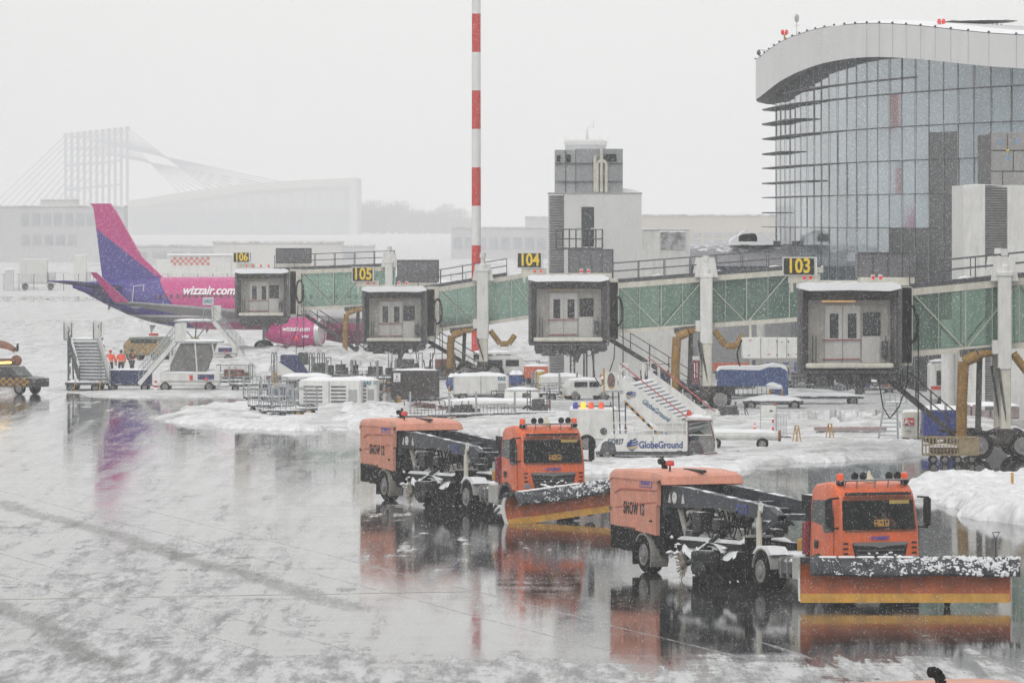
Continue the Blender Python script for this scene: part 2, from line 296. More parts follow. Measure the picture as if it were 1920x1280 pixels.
# ---------------------------------------------------------------- falling snow
def snowfall(n):
    d = (55**3 + RNG.random(n)*(330**3-55**3))**(1/3); d = np.where(RNG.random(n) < .3, 70+RNG.random(n)*120, d)
    x = (RNG.random(n)-.5)*.24*d; z = CH + (RNG.random(n)*.135-.088)*d; ok = z > .05; d, x, z = d[ok], x[ok], z[ok]; k = len(d)
    T = np.array([(1,1,1),(1,-1,-1),(-1,1,-1),(-1,-1,1)])/1.732; s = (.0032+RNG.random(k)*.0056)*np.clip(d/150,.5,1.6)
    st = np.stack([s*(.8+.5*RNG.random(k)), s, s*(1+.5*RNG.random(k))], -1)
    V = np.stack([x, d, z], -1)[:, None, :] + T[None]*st[:, None, :]
    Fc = np.array([(0,1,2),(0,3,1),(0,2,3),(1,3,2)])[None] + (np.arange(k)*4)[:, None, None]
    return at_mesh('snowfall', V.reshape(-1,3), Fc.reshape(-1,3), MT('snowflake', (.9,.9,.92), .8, var=0), kind='stuff', smooth=False)
snowfall(420000)
# ---------------------------------------------------------------- glazed terminal drum
GLT = MT('terminal_glass', (.33,.41,.45), .05, .62, var=.4, sc=.12, spec=1)
GLD = MT('terminal_glass_dark_reflection', (.010,.018,.022), .2, var=.3, sc=.3, spec=.25)
FIN = MT('dark_fin_metal', (.055,.058,.068), .6, var=.2, snow=.3)
MUL = MT('mullion_metal', (.27,.27,.27), .5, .3, var=.1)
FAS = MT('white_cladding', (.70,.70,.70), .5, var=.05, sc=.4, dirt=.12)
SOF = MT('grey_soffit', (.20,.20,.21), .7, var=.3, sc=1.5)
def terminal():
    pxs = [1455+(z-143)/2.56 for z in (143,165,187,210,235,262,292,325,360,398,438,483,530,580,632,688,748,812,878,948,1018,1093,1175,1272)]
    n = len(pxs); yy = [F/(26.7+5.7*i/23) for i in range(n)]
    pts = [Vector(((p-960)*y/F, y)) for p, y in zip(pxs, yy)]
    d = (pts[-1]-pts[-2]).normalized()*3.3
    for k in range(12): d = Matrix.Rotation(R(2.4), 2) @ d; pts.append(pts[-1]+d)       # facade runs on beyond the frame
    back = []; d = Vector((.25, 3.0)); p = pts[0].copy()
    for k in range(14): p = p + d; back.append(p.copy()); d = Matrix.Rotation(R(-9), 2) @ d
    P = back[::-1] + pts; off = len(back)
    nrm = []
    for i in range(len(P)):
        t_ = (P[min(i+1,len(P)-1)]-P[max(i-1,0)]).normalized(); nrm.append(Vector((t_.y, -t_.x)))
    I = lambda i, xs, ys: float(np.mean(np.interp(np.linspace(i-off-3,i-off+3,13), xs, ys)))
    zb = lambda i: I(i, [-14,-5,0,3,7,13,18,23,35], [19.6,18.6,18.75,19.4,20.1,20.65,20.25,19.3,17.2])
    zt = lambda i: I(i, [-14,-5,0,3,7,13,18,23,35], [21.6,21.3,21.6,22.1,22.6,22.75,22.25,21.2,19.0])
    r = empty('terminal_building', (P[off+10].x, P[off+10].y, 0), 0, 'curved glass airport terminal with a wavy white roof band and dark horizontal fins', 'building')
    M = Matrix.Translation((-P[off+10].x, -P[off+10].y, 0)); O = lambda i, o: P[i] + nrm[i]*o
    g = MB(M); gd = MB(M); sills = [(414-y)/26.7+CH for y in (425,370,315,260,205)]     # fin levels
    for i in range(len(P)-1):
        lv = [0] + sills + [None]
        for k in range(len(lv)-1):
            z0 = lv[k]; z1a, z1b = (lv[k+1], lv[k+1]) if lv[k+1] else (zb(i)+.5, zb(i+1)+.5)
            tl = random.uniform(-.02, .02)
            a, b = O(i, tl), O(i+1, -tl); dark = (18 <= i-off <= 19 and k <= 3) or (k == 0 and i-off >= 15)  # dark panes paint a reflected dark block into the glass; lowest row darkened too
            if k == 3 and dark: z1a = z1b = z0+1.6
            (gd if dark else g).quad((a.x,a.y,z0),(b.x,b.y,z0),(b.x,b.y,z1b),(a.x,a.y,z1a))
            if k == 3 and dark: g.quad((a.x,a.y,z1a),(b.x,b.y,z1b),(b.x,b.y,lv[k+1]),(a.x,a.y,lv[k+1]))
    g.build('glazing', GLT, r); gd.build('dark_reflection_glazing', GLD, r)
    m = MB(M)
    for i in range(len(P)):
        a = O(i, .03); q = O(i, .05); t_ = Vector((-nrm[i].y, nrm[i].x))*.035
        m.prism([(a.x-t_.x,a.y-t_.y),(a.x+t_.x,a.y+t_.y),(q.x+t_.x,q.y+t_.y),(q.x-t_.x,q.y-t_.y)], 0, zb(i)+.4, 'z')
    m.build('mullions', MUL, r)
    f = MB(M)
    def ring(mb, i0, i1, za, th, o0, o1):
        for i in range(i0, i1):
            tp = lambda j: o0+(o1-o0)*float(np.interp(j-off,[5,11],[1,.22])); a, b = O(i,o0), O(i+1,o0); c, e = O(i+1,tp(i+1)), O(i,tp(i)); z0, z1 = za-th, za
            mb.add([(a.x,a.y,z0),(b.x,b.y,z0),(c.x,c.y,z0),(e.x,e.y,z0),(a.x,a.y,z1),(b.x,b.y,z1),(c.x,c.y,z1),(e.x,e.y,z1)],[(3,2,1,0),(4,5,6,7),(2,3,7,6),(0,1,5,4)]+([(3,0,4,7)] if i==i0 else [])+([(1,2,6,5)] if i==i1-1 else []))
    for z in sills: f = MB(M); ring(f, 0, len(P)-1, z, .05, .02, 1.0); f.build('long_fin', FIN, r)
    f = MB(M)
    for k, (z, e) in enumerate(zip([(414-y)/26.7+CH for y in (398,343,288,232)], (1,8,4,6))): f = MB(M); ring(f, 2, off+e, z, .08, .02, 1.0); f.build('short_fin', FIN, r)
    f = MB(M); ring(f, off+3, off+17, 19.15, .10, .02, .5); f.build('short_fin', FIN, r)
    f = MB(M); s = MB(M); cap = MB(M)
    for i in range(len(P)-1):
        a, b = O(i,1.42), O(i+1,1.42)
        f.quad((a.x,a.y,zb(i)),(b.x,b.y,zb(i+1)),(b.x,b.y,zt(i+1)),(a.x,a.y,zt(i)))
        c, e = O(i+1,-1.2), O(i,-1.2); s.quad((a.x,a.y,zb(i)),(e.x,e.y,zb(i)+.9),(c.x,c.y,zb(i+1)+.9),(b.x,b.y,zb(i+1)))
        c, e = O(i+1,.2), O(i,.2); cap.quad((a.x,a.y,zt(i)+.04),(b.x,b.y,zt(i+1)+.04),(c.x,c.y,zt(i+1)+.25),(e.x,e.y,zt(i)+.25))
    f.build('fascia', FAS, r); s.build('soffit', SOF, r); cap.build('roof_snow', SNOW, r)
    j = MB(M); st = MB(M)
    for i in range(off-6, len(P)):
        a = O(i,1.45)
        if i > off+14: MB(M).tube((a.x,a.y,zb(i)),(a.x,a.y,zt(i)),.012,4).build('fascia_joint', MT('joint_grey',(.45,.45,.45),.7), r)
        st.lathe((a.x,a.y,zt(i)+.03),[(.05,0),(.09,.06),(.03,.12)],6)
    st.build('fixing_studs', DGREY, r, kind='stuff')
    rf = MB(M); ring_pts = [O(i,.2) for i in range(len(P))]; cx = Vector((55, 380))
    for i in range(len(P)-1):
        a, b = ring_pts[i], ring_pts[i+1]; rf.quad((a.x,a.y,zt(i)+.2),(b.x,b.y,zt(i+1)+.2),(cx.x,cx.y,22.5))
    rf.build('roof', SNOWD, r)
    return [ (O(off+k,1.2), zt(off+k)) for k in range(24)]
TP = terminal()
def roof_light(p, z, label):
    r = empty('obstruction_light', (p.x, p.y, z), 0, label, 'obstruction light', 'red lights on the terminal roof')
    MB().tube((0,0,0),(0,0,.35),.05).box(-.16,.16,-.04,.04,.3,.36).build('bracket', YEL, r)
    for s in (-1, 1): MB().lathe((s*.13,0,.36),[(.1,0),(.12,.12),(.09,.26),(.03,.3)],10).build('lamp', REDL, r)
q = at(1471, 72, 372); roof_light(q, q.z-.1, 'red and yellow warning light at the low left end of the terminal roof')
q = at(1765, 50, 338); roof_light(q, q.z-.2, 'red warning light on top of the terminal roof band towards the right')
q = at(1494, 68, 372); r = empty('roof_mast', (q.x,q.y,q.z), 0, 'thin grey mast with a round sensor head rising from the terminal roof edge', 'mast')
MB().tube((0,0,0),(0,0,1.0),.04).tube((-.15,0,.7),(.15,0,.7),.03).build('pole', WHTC, r); MB().lathe((0,0,.9),[(.05,0),(.14,.1),(.14,.4),(.06,.52)],10).build('sensor_head', GREY, r)
q = at(1428, 96, 395); r = empty('roof_camera', (q.x,q.y,q.z), 0, 'small dome camera hanging from a bracket at the left tip of the terminal roof', 'camera')
MB().tube((.5,0,-.35),(.45,0,.05),.03).tube((.45,0,.05),(-.2,0,.08),.03).build('arm', GREY, r); MB().lathe((-.2,0,-.3),[(.05,0),(.14,.1),(.14,.25),(.05,.38)],10).build('housing', DGREY, r)
def roof_dish():
    c = at(1808, 44, 362); r = empty('roof_canopy', (c.x, c.y, 21), 0, 'thin round canopy with cluttered trusses standing on the snowy terminal roof', 'canopy')
    m = MB(Matrix.Translation((0,0,c.z-21)) @ Matrix.Rotation(R(-1.5),4,'Y')); m.lathe((0,0,0),[(.1,-.05),(3.1,0),(3.4,.06),(3.1,.13),(.1,.2)],40); m.build('canopy_disc', MT('brown_metal',(.25,.23,.2),.6,snow=.5), r)
    m = MB()
    for k in range(16):
        x = -2.0+k*.28; m.bar((x,0,c.z-21-.22-.08*math.sin(k*1.7)),(x+.22,.3,c.z-21-.05),.05,.09)
    m.tube((-1.2,0,-.6),(-1.1,0,c.z-21),.07).tube((-.3,0,-.6),(-.2,0,c.z-21),.07).tube((-.1,0,-.5),(-.2,0,c.z-21),.12).build('truss', DGREY, r)
roof_dish()
# ---------------------------------------------------------------- block with louvre beside the terminal
def service_block():
    c = gp(1880, 414+F*CH/296); s = F/296; X = lambda px: (px-960)/s - c.x; Z = lambda py: CH-(py-HZ)/s
    r = empty('plant_block', (c.x, 296, 0), 0, 'white plant block with a tall grey louvre in front of the terminal glass', 'building')
    MB().box(X(1807),X(1847),0,8,0,Z(347)).box(X(1889),X(2060),0,8,0,Z(347)).box(X(1847),X(1889),.3,8,0,Z(349)).build('wall', WHTC, r)
    m = MB(); z = Z(352)
    while z > .5: m.prism([(0,z),(.16,z-.05),(.16,z-.09)], X(1848), X(1888), 'x'); z -= .13
    m.build('louvre', MT('louvre_grey',(.30,.30,.31),.6), r)
    MB().prism([(X(1809),Z(347)),(X(1830),Z(345)),(X(1880),Z(347))],0,2).build('roof_snow', SNOW, r)
    r = empty('clad_tower', (c.x, 304, 0), 0, 'grey panelled tower with blue stickers rising behind the white plant block', 'building')
    s = F/304; X = lambda px: (px-960)/s - c.x; Z = lambda py: CH-(py-HZ)/s
    rows = [(248,282,(1858,1889,1930,1985,2060)),(283,321,(1858,1900,1950,2005,2060)),(322,360,(1858,1880,1925,1990,2060)),(361,400,(1858,1910,1960,2060))]
    MB().box(X(1859),X(2058),.12,9,0,Z(250)).build('core_wall', MT('joint_dark',(.10,.10,.10),.8), r)
    m = MB()
    for y0, y1, xs in rows:
        for a, b in zip(xs[:-1], xs[1:]): m.rbox(X(a)+.02,X(b)-.02,0,.1,Z(y1)+.01,Z(y0)-.01,.02)
    m.build('panels', MT('concrete_panel',(.27,.27,.27),.75,var=.12,sc=.8,dirt=.25), r)
    BS = MT('blue_sticker',(.12,.30,.60),.6)
    for px, py in ((1874,266),(1907,265),(1890,296)): MB().box(X(px-2),X(px+2),-.01,0,Z(py+5),Z(py-5)).build('sticker', BS, r)
    MB().box(X(1887),X(1892),-.01,0,Z(283),Z(280)).build('sticker', YELT, r)
service_block()
# ---------------------------------------------------------------- white lift tower with corrugated top
def lift_tower():
    Y = 345; s = F/Y; X = lambda px: (px-1115)/s; Z = lambda py: CH-(py-HZ)/s; cx = (1115-960)/s
    r = empty('lift_tower', (cx, Y, 0), R(0), 'white stair tower with a corrugated grey upper storey and a dark upright window', 'building')
    MB().box(X(1058),X(1090),0,6,0,Z(364)).box(X(1114),X(1203),0,6,0,Z(364)).box(X(1090),X(1114),0,6,0,Z(463)).box(X(1090),X(1114),0,6,Z(388),Z(364)).box(X(1090),X(1114),.35,6,Z(463),Z(388)).box(X(1029),X(1058),.25,6,0,Z(366)).build('wall', MT('tower_white',(.60,.60,.59),.6,var=.06,sc=.7,dirt=.15), r)
    MB().box(X(1028),X(1204),-.03,6.03,Z(364),Z(361)).build('parapet', GREY, r)
    m = MB(); z = Z(368)
    while z > .3: m.prism([(0,z),(.2,z-.05),(.2,z-.1)], X(1030), X(1057), 'x'); z -= .16
    m.build('louvre', MT('louvre_pale',(.42,.42,.43),.6), r)
    MB().box(X(1091),X(1113),.15,.2,Z(462),Z(389)).build('window', GLS, r)
    MB().lathe(((X(1110)+X(1200))/2,3,Z(361)-.05),[(1.7,0),(1.3,.2),(.6,.32),(.05,.36)],20).build('roof_snow', SNOW, r)
    m = MB(); cor = MT('corrugated_grey',(.34,.35,.36),.55,.2,var=.12,dirt=.2)
    m.box(X(1041),X(1079),.4,5,Z(361),Z(281)); x = X(1079)
    while x < X(1166): m.box(x,x+.09,.35,.5,Z(361),Z(279)); m.box(x+.09,x+.18,.42,.5,Z(361),Z(279)); x += .18
    m.box(X(1079),X(1167),.5,5,Z(361),Z(279)); m.build('upper_storey', cor, r)
    m = MB()
    for a, b, c, d in ((1044,1051,291,303),(1062,1070,290,304),(1132,1156,289,303)): m.box(X(a),X(b),.3,.38,Z(d),Z(c))
    m.build('vents', BLKP, r)
    m = MB()
    for px, y0, y1 in ((1116,360,292),(1128,360,278),(1120,360,310),(1137,360,310)): m.tube((X(px),.2,Z(y0)),(X(px),.2,Z(y1)),.1,8)
    m.path([(X(1120)+.28*(1-math.cos(t)),.2,Z(310)+.28*math.sin(t)) for t in np.linspace(0,math.pi,8)],.1,8).build('pipes', CREAM, r)
    m = MB()
    for py in (307,341): m.box(X(1041),X(1167),.25,.34,Z(py),Z(py-1.5))
    for px in (1060,1079): m.box(X(px),X(px)+.03,.3,.37,Z(361),Z(281))
    m.build('cladding_joints', DGREY, r)
lift_tower()
def tower_gantry():
    Y = 340; s = F/Y; X = lambda px: (px-1087)/s; Z = lambda py: CH-(py-HZ)/s
    r = empty('access_platform', ((1087-960)/s, Y, 0), 0, 'grey steel access platform with railings in front of the white tower window', 'platform')
    MB().box(X(1043),X(1130),0,2,Z(468),Z(464)).build('deck', DGREY, r)
    m = MB()
    for y in (430,448):
        for d in (0,2): m.tube((X(1043),d,Z(y)),(X(1130),d,Z(y)),.035,5)
    for px in np.linspace(1043,1130,8):
        for d in (0,2): m.tube((X(px),d,Z(465)),(X(px),d,Z(430)),.035,5)
    m.build('railing', DGREY, r)
    m = MB()
    for px in (1070,1077,1095,1100,1113): m.tube((X(px),.2,0),(X(px),.2,Z(465)),.06,5)
    for k in range(36): m.tube((X(1070),.2,Z(465)-k*.25),(X(1077),.2,Z(465)-k*.25),.02,4)
    m.build('ladder', DGREY, r)
    MB().box(X(1108),X(1131),.2,1.4,Z(431),Z(428)).box(X(1102),X(1114),.2,1.2,Z(449),Z(447)).build('snow_ledge', SNOW, r)
tower_gantry()
# ---------------------------------------------------------------- pier building that carries the bridges
def pier():
    Y = 388; s = F/Y; X = lambda px: (px-1400)/s; Z = lambda py: CH-(py-HZ)/s
    r = empty('pier_building', ((1400-960)/s, Y, 0), 0, 'long low pier with rounded grey roof and dark window band behind the jet bridges', 'building')
    pr = [(0,Z(530)),(0,Z(497)),(.25,Z(480)),(.9,Z(468)),(2.5,Z(461)),(8,Z(458)),(8,Z(530))]
    MB().prism(pr, X(1150), X(1590), 'x').build('roof', MT('roof_grey',(.28,.28,.30),.5,.1,var=.12,snow=.35), r, smooth=True)
    MB().box(X(1165),X(1585),-.06,.3,Z(527),Z(499)).build('window_band', MT('band_glass',(.02,.035,.055),.15,var=.3,spec=.6), r)
    m = MB()
    for k in range(24): x = X(1165+k*18.2); m.box(x,x+.07,-.12,-.06,Z(527),Z(499))
    m.build('window_bars', DGREY, r)
    MB().box(X(1040),X(1600),.3,8,0,Z(530)).build('lower_wall', MT('pier_wall',(.33,.33,.34),.7,var=.15,sc=.5,dirt=.3), r)
    m = MB(); m.box(X(1090),X(1150),.1,.28,Z(690),Z(655)).box(X(1216),X(1300),.1,.28,Z(700),Z(650)).build('loading_bay', DGREY, r)
    rnd = random.Random(3)
    for a, b, y in ((1170,1290,486),(1370,1450,452),(1385,1420,446)):
        n=14; pts=[(X(a+(b-a)*k/n), Z(y)+.5*math.sin(math.pi*k/n)**.6+rnd.uniform(0,.05)) for k in range(n+1)]
        MB().prism(pts+[(X(b),Z(y)-.25),(X(a),Z(y)-.25)],.1,3.5).build('roof_snow', SNOW, r)
    for px, w_ in ((1440,26),(1392,14),(1720,20)): MB().box(X(px),X(px+w_),2,4,Z(462),Z(452)).build('roof_vent', DGREY, r)
    Y = 372; s = F/Y; X = lambda px: (px-1250)/s; Z = lambda py: CH-(py-HZ)/s
    r = empty('plant_cabin', ((1250-960)/s, Y, 0), 0, 'small pale plant cabin with a grey louvred front to the right of the white tower', 'cabin')
    MB().box(X(1204),X(1236),.1,4,0,Z(431)).box(X(1236),X(1294),0,4,0,Z(430)).build('wall', WHTC, r)
    m = MB()
    for k in range(14): z = Z(434)-.085*k; m.prism([(-.01,z),(-.1,z-.05),(-.01,z-.06)], X(1238), X(1284), 'x')
    m.build('louvre', GREY, r); MB().box(X(1203),X(1295),-.05,4,Z(430),Z(428)).build('roof_snow', SNOW, r)
pier()
# ---------------------------------------------------------------- red and white mast
def mast():
    Y = 402; s = F/Y; c = (893-960)/s; r = empty('striped_mast', (c, Y, 0), 0, 'tall red and white striped lattice-free mast standing beyond the jet bridges', 'mast')
    r['label'] = 'very tall red and white banded pole rising out of the top of the picture'
    Z = lambda py: CH-(py-HZ)/s; RW = MT('mast_red',(.55,.03,.02),.5,var=.1); WW = MT('mast_white',(.72,.72,.71),.5,var=.06)
    ys = [700,604,532,460,386,314,242,170,98,26,-46,-118]; ys[0] = 700
    for i in range(len(ys)-1):
        rr = .335-.003*i; z0 = max(Z(ys[i]), 0)
        MB().lathe((0,0,0),[(rr,z0),(rr,Z(ys[i+1])),(rr-.006,Z(ys[i+1]))],20).build('red_band' if i in (0,2,4,6,8,10) else 'white_band', RW if i in (0,2,4,6,8,10) else WW, r, smooth=True)
mast()
# ---------------------------------------------------------------- far buildings in the haze
HG = MT('far_wall',(.52,.52,.53),.8,var=.06,sc=.1); HW = MT('far_window',(.42,.43,.46),.5,var=.2,sc=.3); HL = MT('far_pale_wall',(.62,.61,.59),.8,var=.08,sc=.1); HB = MT('far_blue_glass',(.16,.21,.30),.3)  # pale wall and window tones; part of the haze fade is in these colours
def far_box(name, label, cat, Y, x0, x1, y0, y1=None, mt=HG, wins=(), dep=15, group=None, yb=None):
    Y *= 1.35 if x0 < 800 else 1.7
    s = F/Y; cx = ((x0+x1)/2-960)/s; X = lambda px: (px-960)/s-cx; Z = lambda py: CH-(py-HZ)/s
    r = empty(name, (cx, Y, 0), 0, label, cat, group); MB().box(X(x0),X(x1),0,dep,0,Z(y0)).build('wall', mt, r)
    MB().box(X(x0)-.2,X(x1)+.2,-.3,dep,Z(y0)+.0,Z(y0)+.4).build('roof', SNOWD, r)
    for (a, b, c, d, nx_, ny_) in wins:
        for i in range(nx_):
            for j in range(ny_):
                xa = a+(b-a)*i/nx_; ya = c+(d-c)*j/ny_; wx = (b-a)/nx_*.72; wy = (d-c)/ny_*.66
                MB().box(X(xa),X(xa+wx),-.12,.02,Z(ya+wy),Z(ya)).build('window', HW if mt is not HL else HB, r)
    return r
def hangar():
    Y = 4200; s = F/Y; cx = (450-960)/s; X = lambda px: (px-960)/s-cx; Z = lambda py: CH-(py-HZ)/s
    r = empty('hangar', (cx, Y, 0), 0, 'huge pale hangar with a roof sweeping up to the right, faint in the snow haze', 'hangar')
    top = [(236,378),(300,368),(380,356),(450,347),(520,341),(600,337),(670,334)]
    MB().prism([(X(x),Z(y)) for x,y in top]+[(X(670),0),(X(236),0)],0,120).build('wall', MT('hangar_wall',(.36,.36,.38),.8), r)
    MB().prism([(X(x),Z(y)+.3) for x,y in top]+[(X(x),Z(y+14)) for x,y in top[::-1]],-1.2,0).build('roof_edge', MT('hangar_edge',(.50,.49,.46),.8), r)
    for k in range(11):
        a = 375+k*25; ya = np.interp(a,[p[0] for p in top],[p[1] for p in top])+22
        MB().box(X(a),X(a+20),-.4,-.02,Z(392),Z(ya)).build('window', HW, r)
    for k in range(9):
        a = 250+k*46; MB().box(X(a),X(a+42),-.3,-.02,Z(470),Z(398)).build('door_panel', MT('hangar_door',(.30,.31,.34),.8), r)
    MB().box(X(655),X(670),-1.3,-.05,0,Z(348)).build('end_wall', MT('hangar_edge',(.5,.5,.5)), r)
hangar()
def pylons():
    Y = 4700; s = F/Y; Z = lambda py: CH-(py-HZ)/s; cx = (173-960)/s; X = lambda px: (px-960)/s-cx
    r = empty('cable_stayed_frame', (cx, Y, 0), 0, 'row of slender pylons with cables fanning down to both sides above the far hangar', 'pylon structure')
    PM = MT('pylon_steel',(.26,.27,.33),.7); n = 11
    for k in range(n):
        f = k/(n-1); px = 123+102*f; py = 250-16*f
        MB(Matrix.Translation((X(px), k*9, 0))).box(-1.15,1.15,-1.2,1.2,0,Z(py)).box(-1.8,1.8,-1.8,1.8,Z(py+6),Z(py)).build('pylon', PM, r)
    m = MB()
    for k in range(n):
        f = k/(n-1); px = 123+102*f; y0 = 250-16*f
        m.tube((X(px),k*9,Z(y0+4)),(X(-40+k*14),k*9,Z(410-k*1.0)),.38,4)
        m.tube((X(px),k*9,Z(y0+4)),(X(530-k*13),k*9,Z(342+k*2.5)),.38,4)
        m.tube((X(px),k*9,Z(y0+26)),(X(-10+k*14),k*9,Z(410)),.3,4)
        m.tube((X(px),k*9,Z(y0+26)),(X(500-k*16),k*9,Z(345+k*3)),.3,4)
    m.build('cables', PM, r)
    m = MB()
    for py in (300,345): m.bar((X(123),0,Z(py+12)),(X(225),30,Z(py)),1.5)
    m.build('cross_beam', PM, r)
pylons()
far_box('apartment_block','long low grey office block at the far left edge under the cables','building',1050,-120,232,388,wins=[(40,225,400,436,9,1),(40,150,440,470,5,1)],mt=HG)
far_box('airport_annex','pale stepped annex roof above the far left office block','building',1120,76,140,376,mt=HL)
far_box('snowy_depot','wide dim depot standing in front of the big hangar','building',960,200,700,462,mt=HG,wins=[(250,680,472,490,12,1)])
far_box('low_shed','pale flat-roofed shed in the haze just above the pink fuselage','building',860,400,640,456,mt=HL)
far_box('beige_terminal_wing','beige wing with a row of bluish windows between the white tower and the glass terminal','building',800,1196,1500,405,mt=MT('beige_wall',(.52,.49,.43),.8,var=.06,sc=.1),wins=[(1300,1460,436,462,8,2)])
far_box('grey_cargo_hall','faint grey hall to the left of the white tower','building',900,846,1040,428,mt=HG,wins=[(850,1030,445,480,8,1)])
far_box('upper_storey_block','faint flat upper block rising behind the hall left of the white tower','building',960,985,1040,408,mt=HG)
def control_tower():
    Y = 1500; s = F/Y; cx = (1098-960)/s; X = lambda px: (px-1098)/s; Z = lambda py: CH-(py-HZ)/s
    r = empty('control_tower', (cx, Y, 0), 0, 'ghostly control tower cab with a roof antenna showing above the white stair tower', 'control tower')
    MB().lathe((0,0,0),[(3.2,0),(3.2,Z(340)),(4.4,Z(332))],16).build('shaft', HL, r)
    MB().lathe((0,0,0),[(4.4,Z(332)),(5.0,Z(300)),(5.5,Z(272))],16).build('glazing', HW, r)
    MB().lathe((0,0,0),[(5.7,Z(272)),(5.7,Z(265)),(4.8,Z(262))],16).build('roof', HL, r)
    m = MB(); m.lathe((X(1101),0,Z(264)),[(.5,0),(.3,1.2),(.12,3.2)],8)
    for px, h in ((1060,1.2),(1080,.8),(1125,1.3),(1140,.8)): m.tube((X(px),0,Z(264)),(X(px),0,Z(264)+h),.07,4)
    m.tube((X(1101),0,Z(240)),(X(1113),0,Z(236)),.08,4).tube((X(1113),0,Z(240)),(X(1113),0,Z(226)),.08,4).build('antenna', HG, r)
control_tower()
# light fence, parked lorries, checkered hut
def far_hut():
    Y = 850; s = F/Y; cx = (375-960)/s; X = lambda px: (px-375)/s; Z = lambda py: CH-(py-HZ)/s
    r = empty('checkered_hut', (cx, Y, 0), 0, 'low hut with red and white checks on its wall, beyond the pink fuselage', 'hut')
    MB().box(X(318),X(432),0,6,0,Z(479)).build('wall', WHTC, r); MB().box(X(314),X(436),-.3,6,Z(479),Z(476)).build('roof_snow', SNOW, r)
    m = MB()
    for i in range(14):
        for j in range(3):
            if (i+j) % 2: m.box(X(320+i*5.2),X(325.2+i*5.2),-.06,.0,Z(487+j*5),Z(482+j*5))
    m.build('checks', MT('faded_red',(.6,.16,.12),.7), r)
far_hut()
for k, (x, y, w_, h, lb) in enumerate(((70,505,66,20,'faint white lorry box parked at the far left'),(145,500,30,22,'small faint white van beside the far lorries'),(300,503,44,14,'low white lorry parked behind the airliner tail'))):
    Y = 860; s = F/Y; r = empty('distant_lorry', ((x-960)/s, Y+k*9, 0), 0, lb, 'lorry', 'lorries parked far across the field'); hh = w_/s/2; zt = CH-(y-h-HZ)/s
    MB().rbox(-hh,hh*.55,0,2.4,.9,max(zt,3.4),.1).build('cargo_box', WHT, r); MB().rbox(hh*.6,hh,0,2.3,.7,2.7,.15).build('cab', HG, r)
    for q in (-.7,.75): MB().lathe((hh*q,-.02,.5),[(.5,0),(.5,.3)],12,'y').build('wheel', RUB, r)
def perimeter():
    Y = 840; s = F/Y; r = empty('perimeter_fence', (-72, Y, 0), 0, 'thin dark wire fence crossing the far left of the snowy field', 'fence'); m = MB(); p = MB()
    for k in range(40): p.tube((k*2.2-14,0,0),(k*2.2-14,0,2.6),.05,4)
    for z in (.6,1.4,2.5): m.tube((-14,0,z),(72,0,z),.03,3)
    for k in range(200): m.tube((k*.43-14,0,.1),(k*.43-14,0,2.5),.008,3)
    p.build('posts', DGREY, r); m.build('mesh_wire', DGREY, r)
    r = empty('dark_booth', ((24-960)/s, Y-6, 0), 0, 'dark upright booth standing at the far left fence', 'booth'); MB().rbox(-.6,.6,0,1,0,3.2,.05).build('wall', HG, r); MB().rbox(-.7,.7,-.1,1.1,3.2,3.4,.03).build('roof', SNOW, r)
perimeter()
# ---------------------------------------------------------------- far tree belt
def far_tree(x, Y, h, k):
    r = empty('bare_tree', (x, Y, 0), 0, 'bare grey tree in the hazy skyline belt between hangar and white tower', 'tree', 'bare trees on the skyline')
    rnd = random.Random(k); MB().tube((0,0,0),(0,0,h*.45),.25,6,.15).build('trunk', MT('bark',(.09,.08,.075),.9), r); m = MB()
    def br(p, d, L, rad, lev):
        q = p + d*L; m.tube(p, q, rad, 3, rad*.6)
        if lev:
            for _ in range(4):
                n = (d + Vector((rnd.uniform(-.8,.8),rnd.uniform(-.8,.8),rnd.uniform(-.1,.6)))).normalized(); br(q, n, L*rnd.uniform(.55,.8), rad*.6, lev-1)
    for _ in range(5): br(Vector((0,0,h*.35)), Vector((rnd.uniform(-.6,.6),rnd.uniform(-.6,.6),1)).normalized(), h*.24, .12, 3)
    m.build('crown', MT('bark',(.09,.08,.075),.9), r); return r
base = [far_tree(0,0,h,k) for k,h in enumerate((9,11,8))]
for k in range(34):
    o = base[k] if k < 3 else dup(base[k%3]); Y = random.uniform(4500,5000); px = 672+random.random()*190 if k < 24 else random.uniform(20,240)
    o.location = ((px-960)*Y/F, Y, 0); o.rotation_euler = (0,0,random.random()*6); sc_ = random.uniform(.8,1.25); o.scale = (sc_*3, sc_*3, sc_*2.2)
    if k >= 24: o['label'] = 'bare grey tree in the hazy belt at far left below the cables'; o['group'] = 'bare trees at the far left'

# far-off wood that reads as one grey mass
def far_wood():
    rnd = random.Random(77); m = MB()
    for k in range(1100):
        Y = rnd.uniform(4300,5000); px = rnd.uniform(655,880); x = (px-960)*Y/F; h = rnd.uniform(14,24)*(1+.25*math.sin(px*.02))
        for j in range(3):
            a = rnd.uniform(-.35,.35); w0 = .5; z0 = rnd.uniform(0,h*.5); m.add([(x-w0,Y,z0),(x+w0,Y,z0),(x+a*h+.1,Y,h*rnd.uniform(.7,1))],[(0,1,2)])
    m.build('far_wood', MT('bark',(.09,.08,.075),.9), kind='stuff')
far_wood()
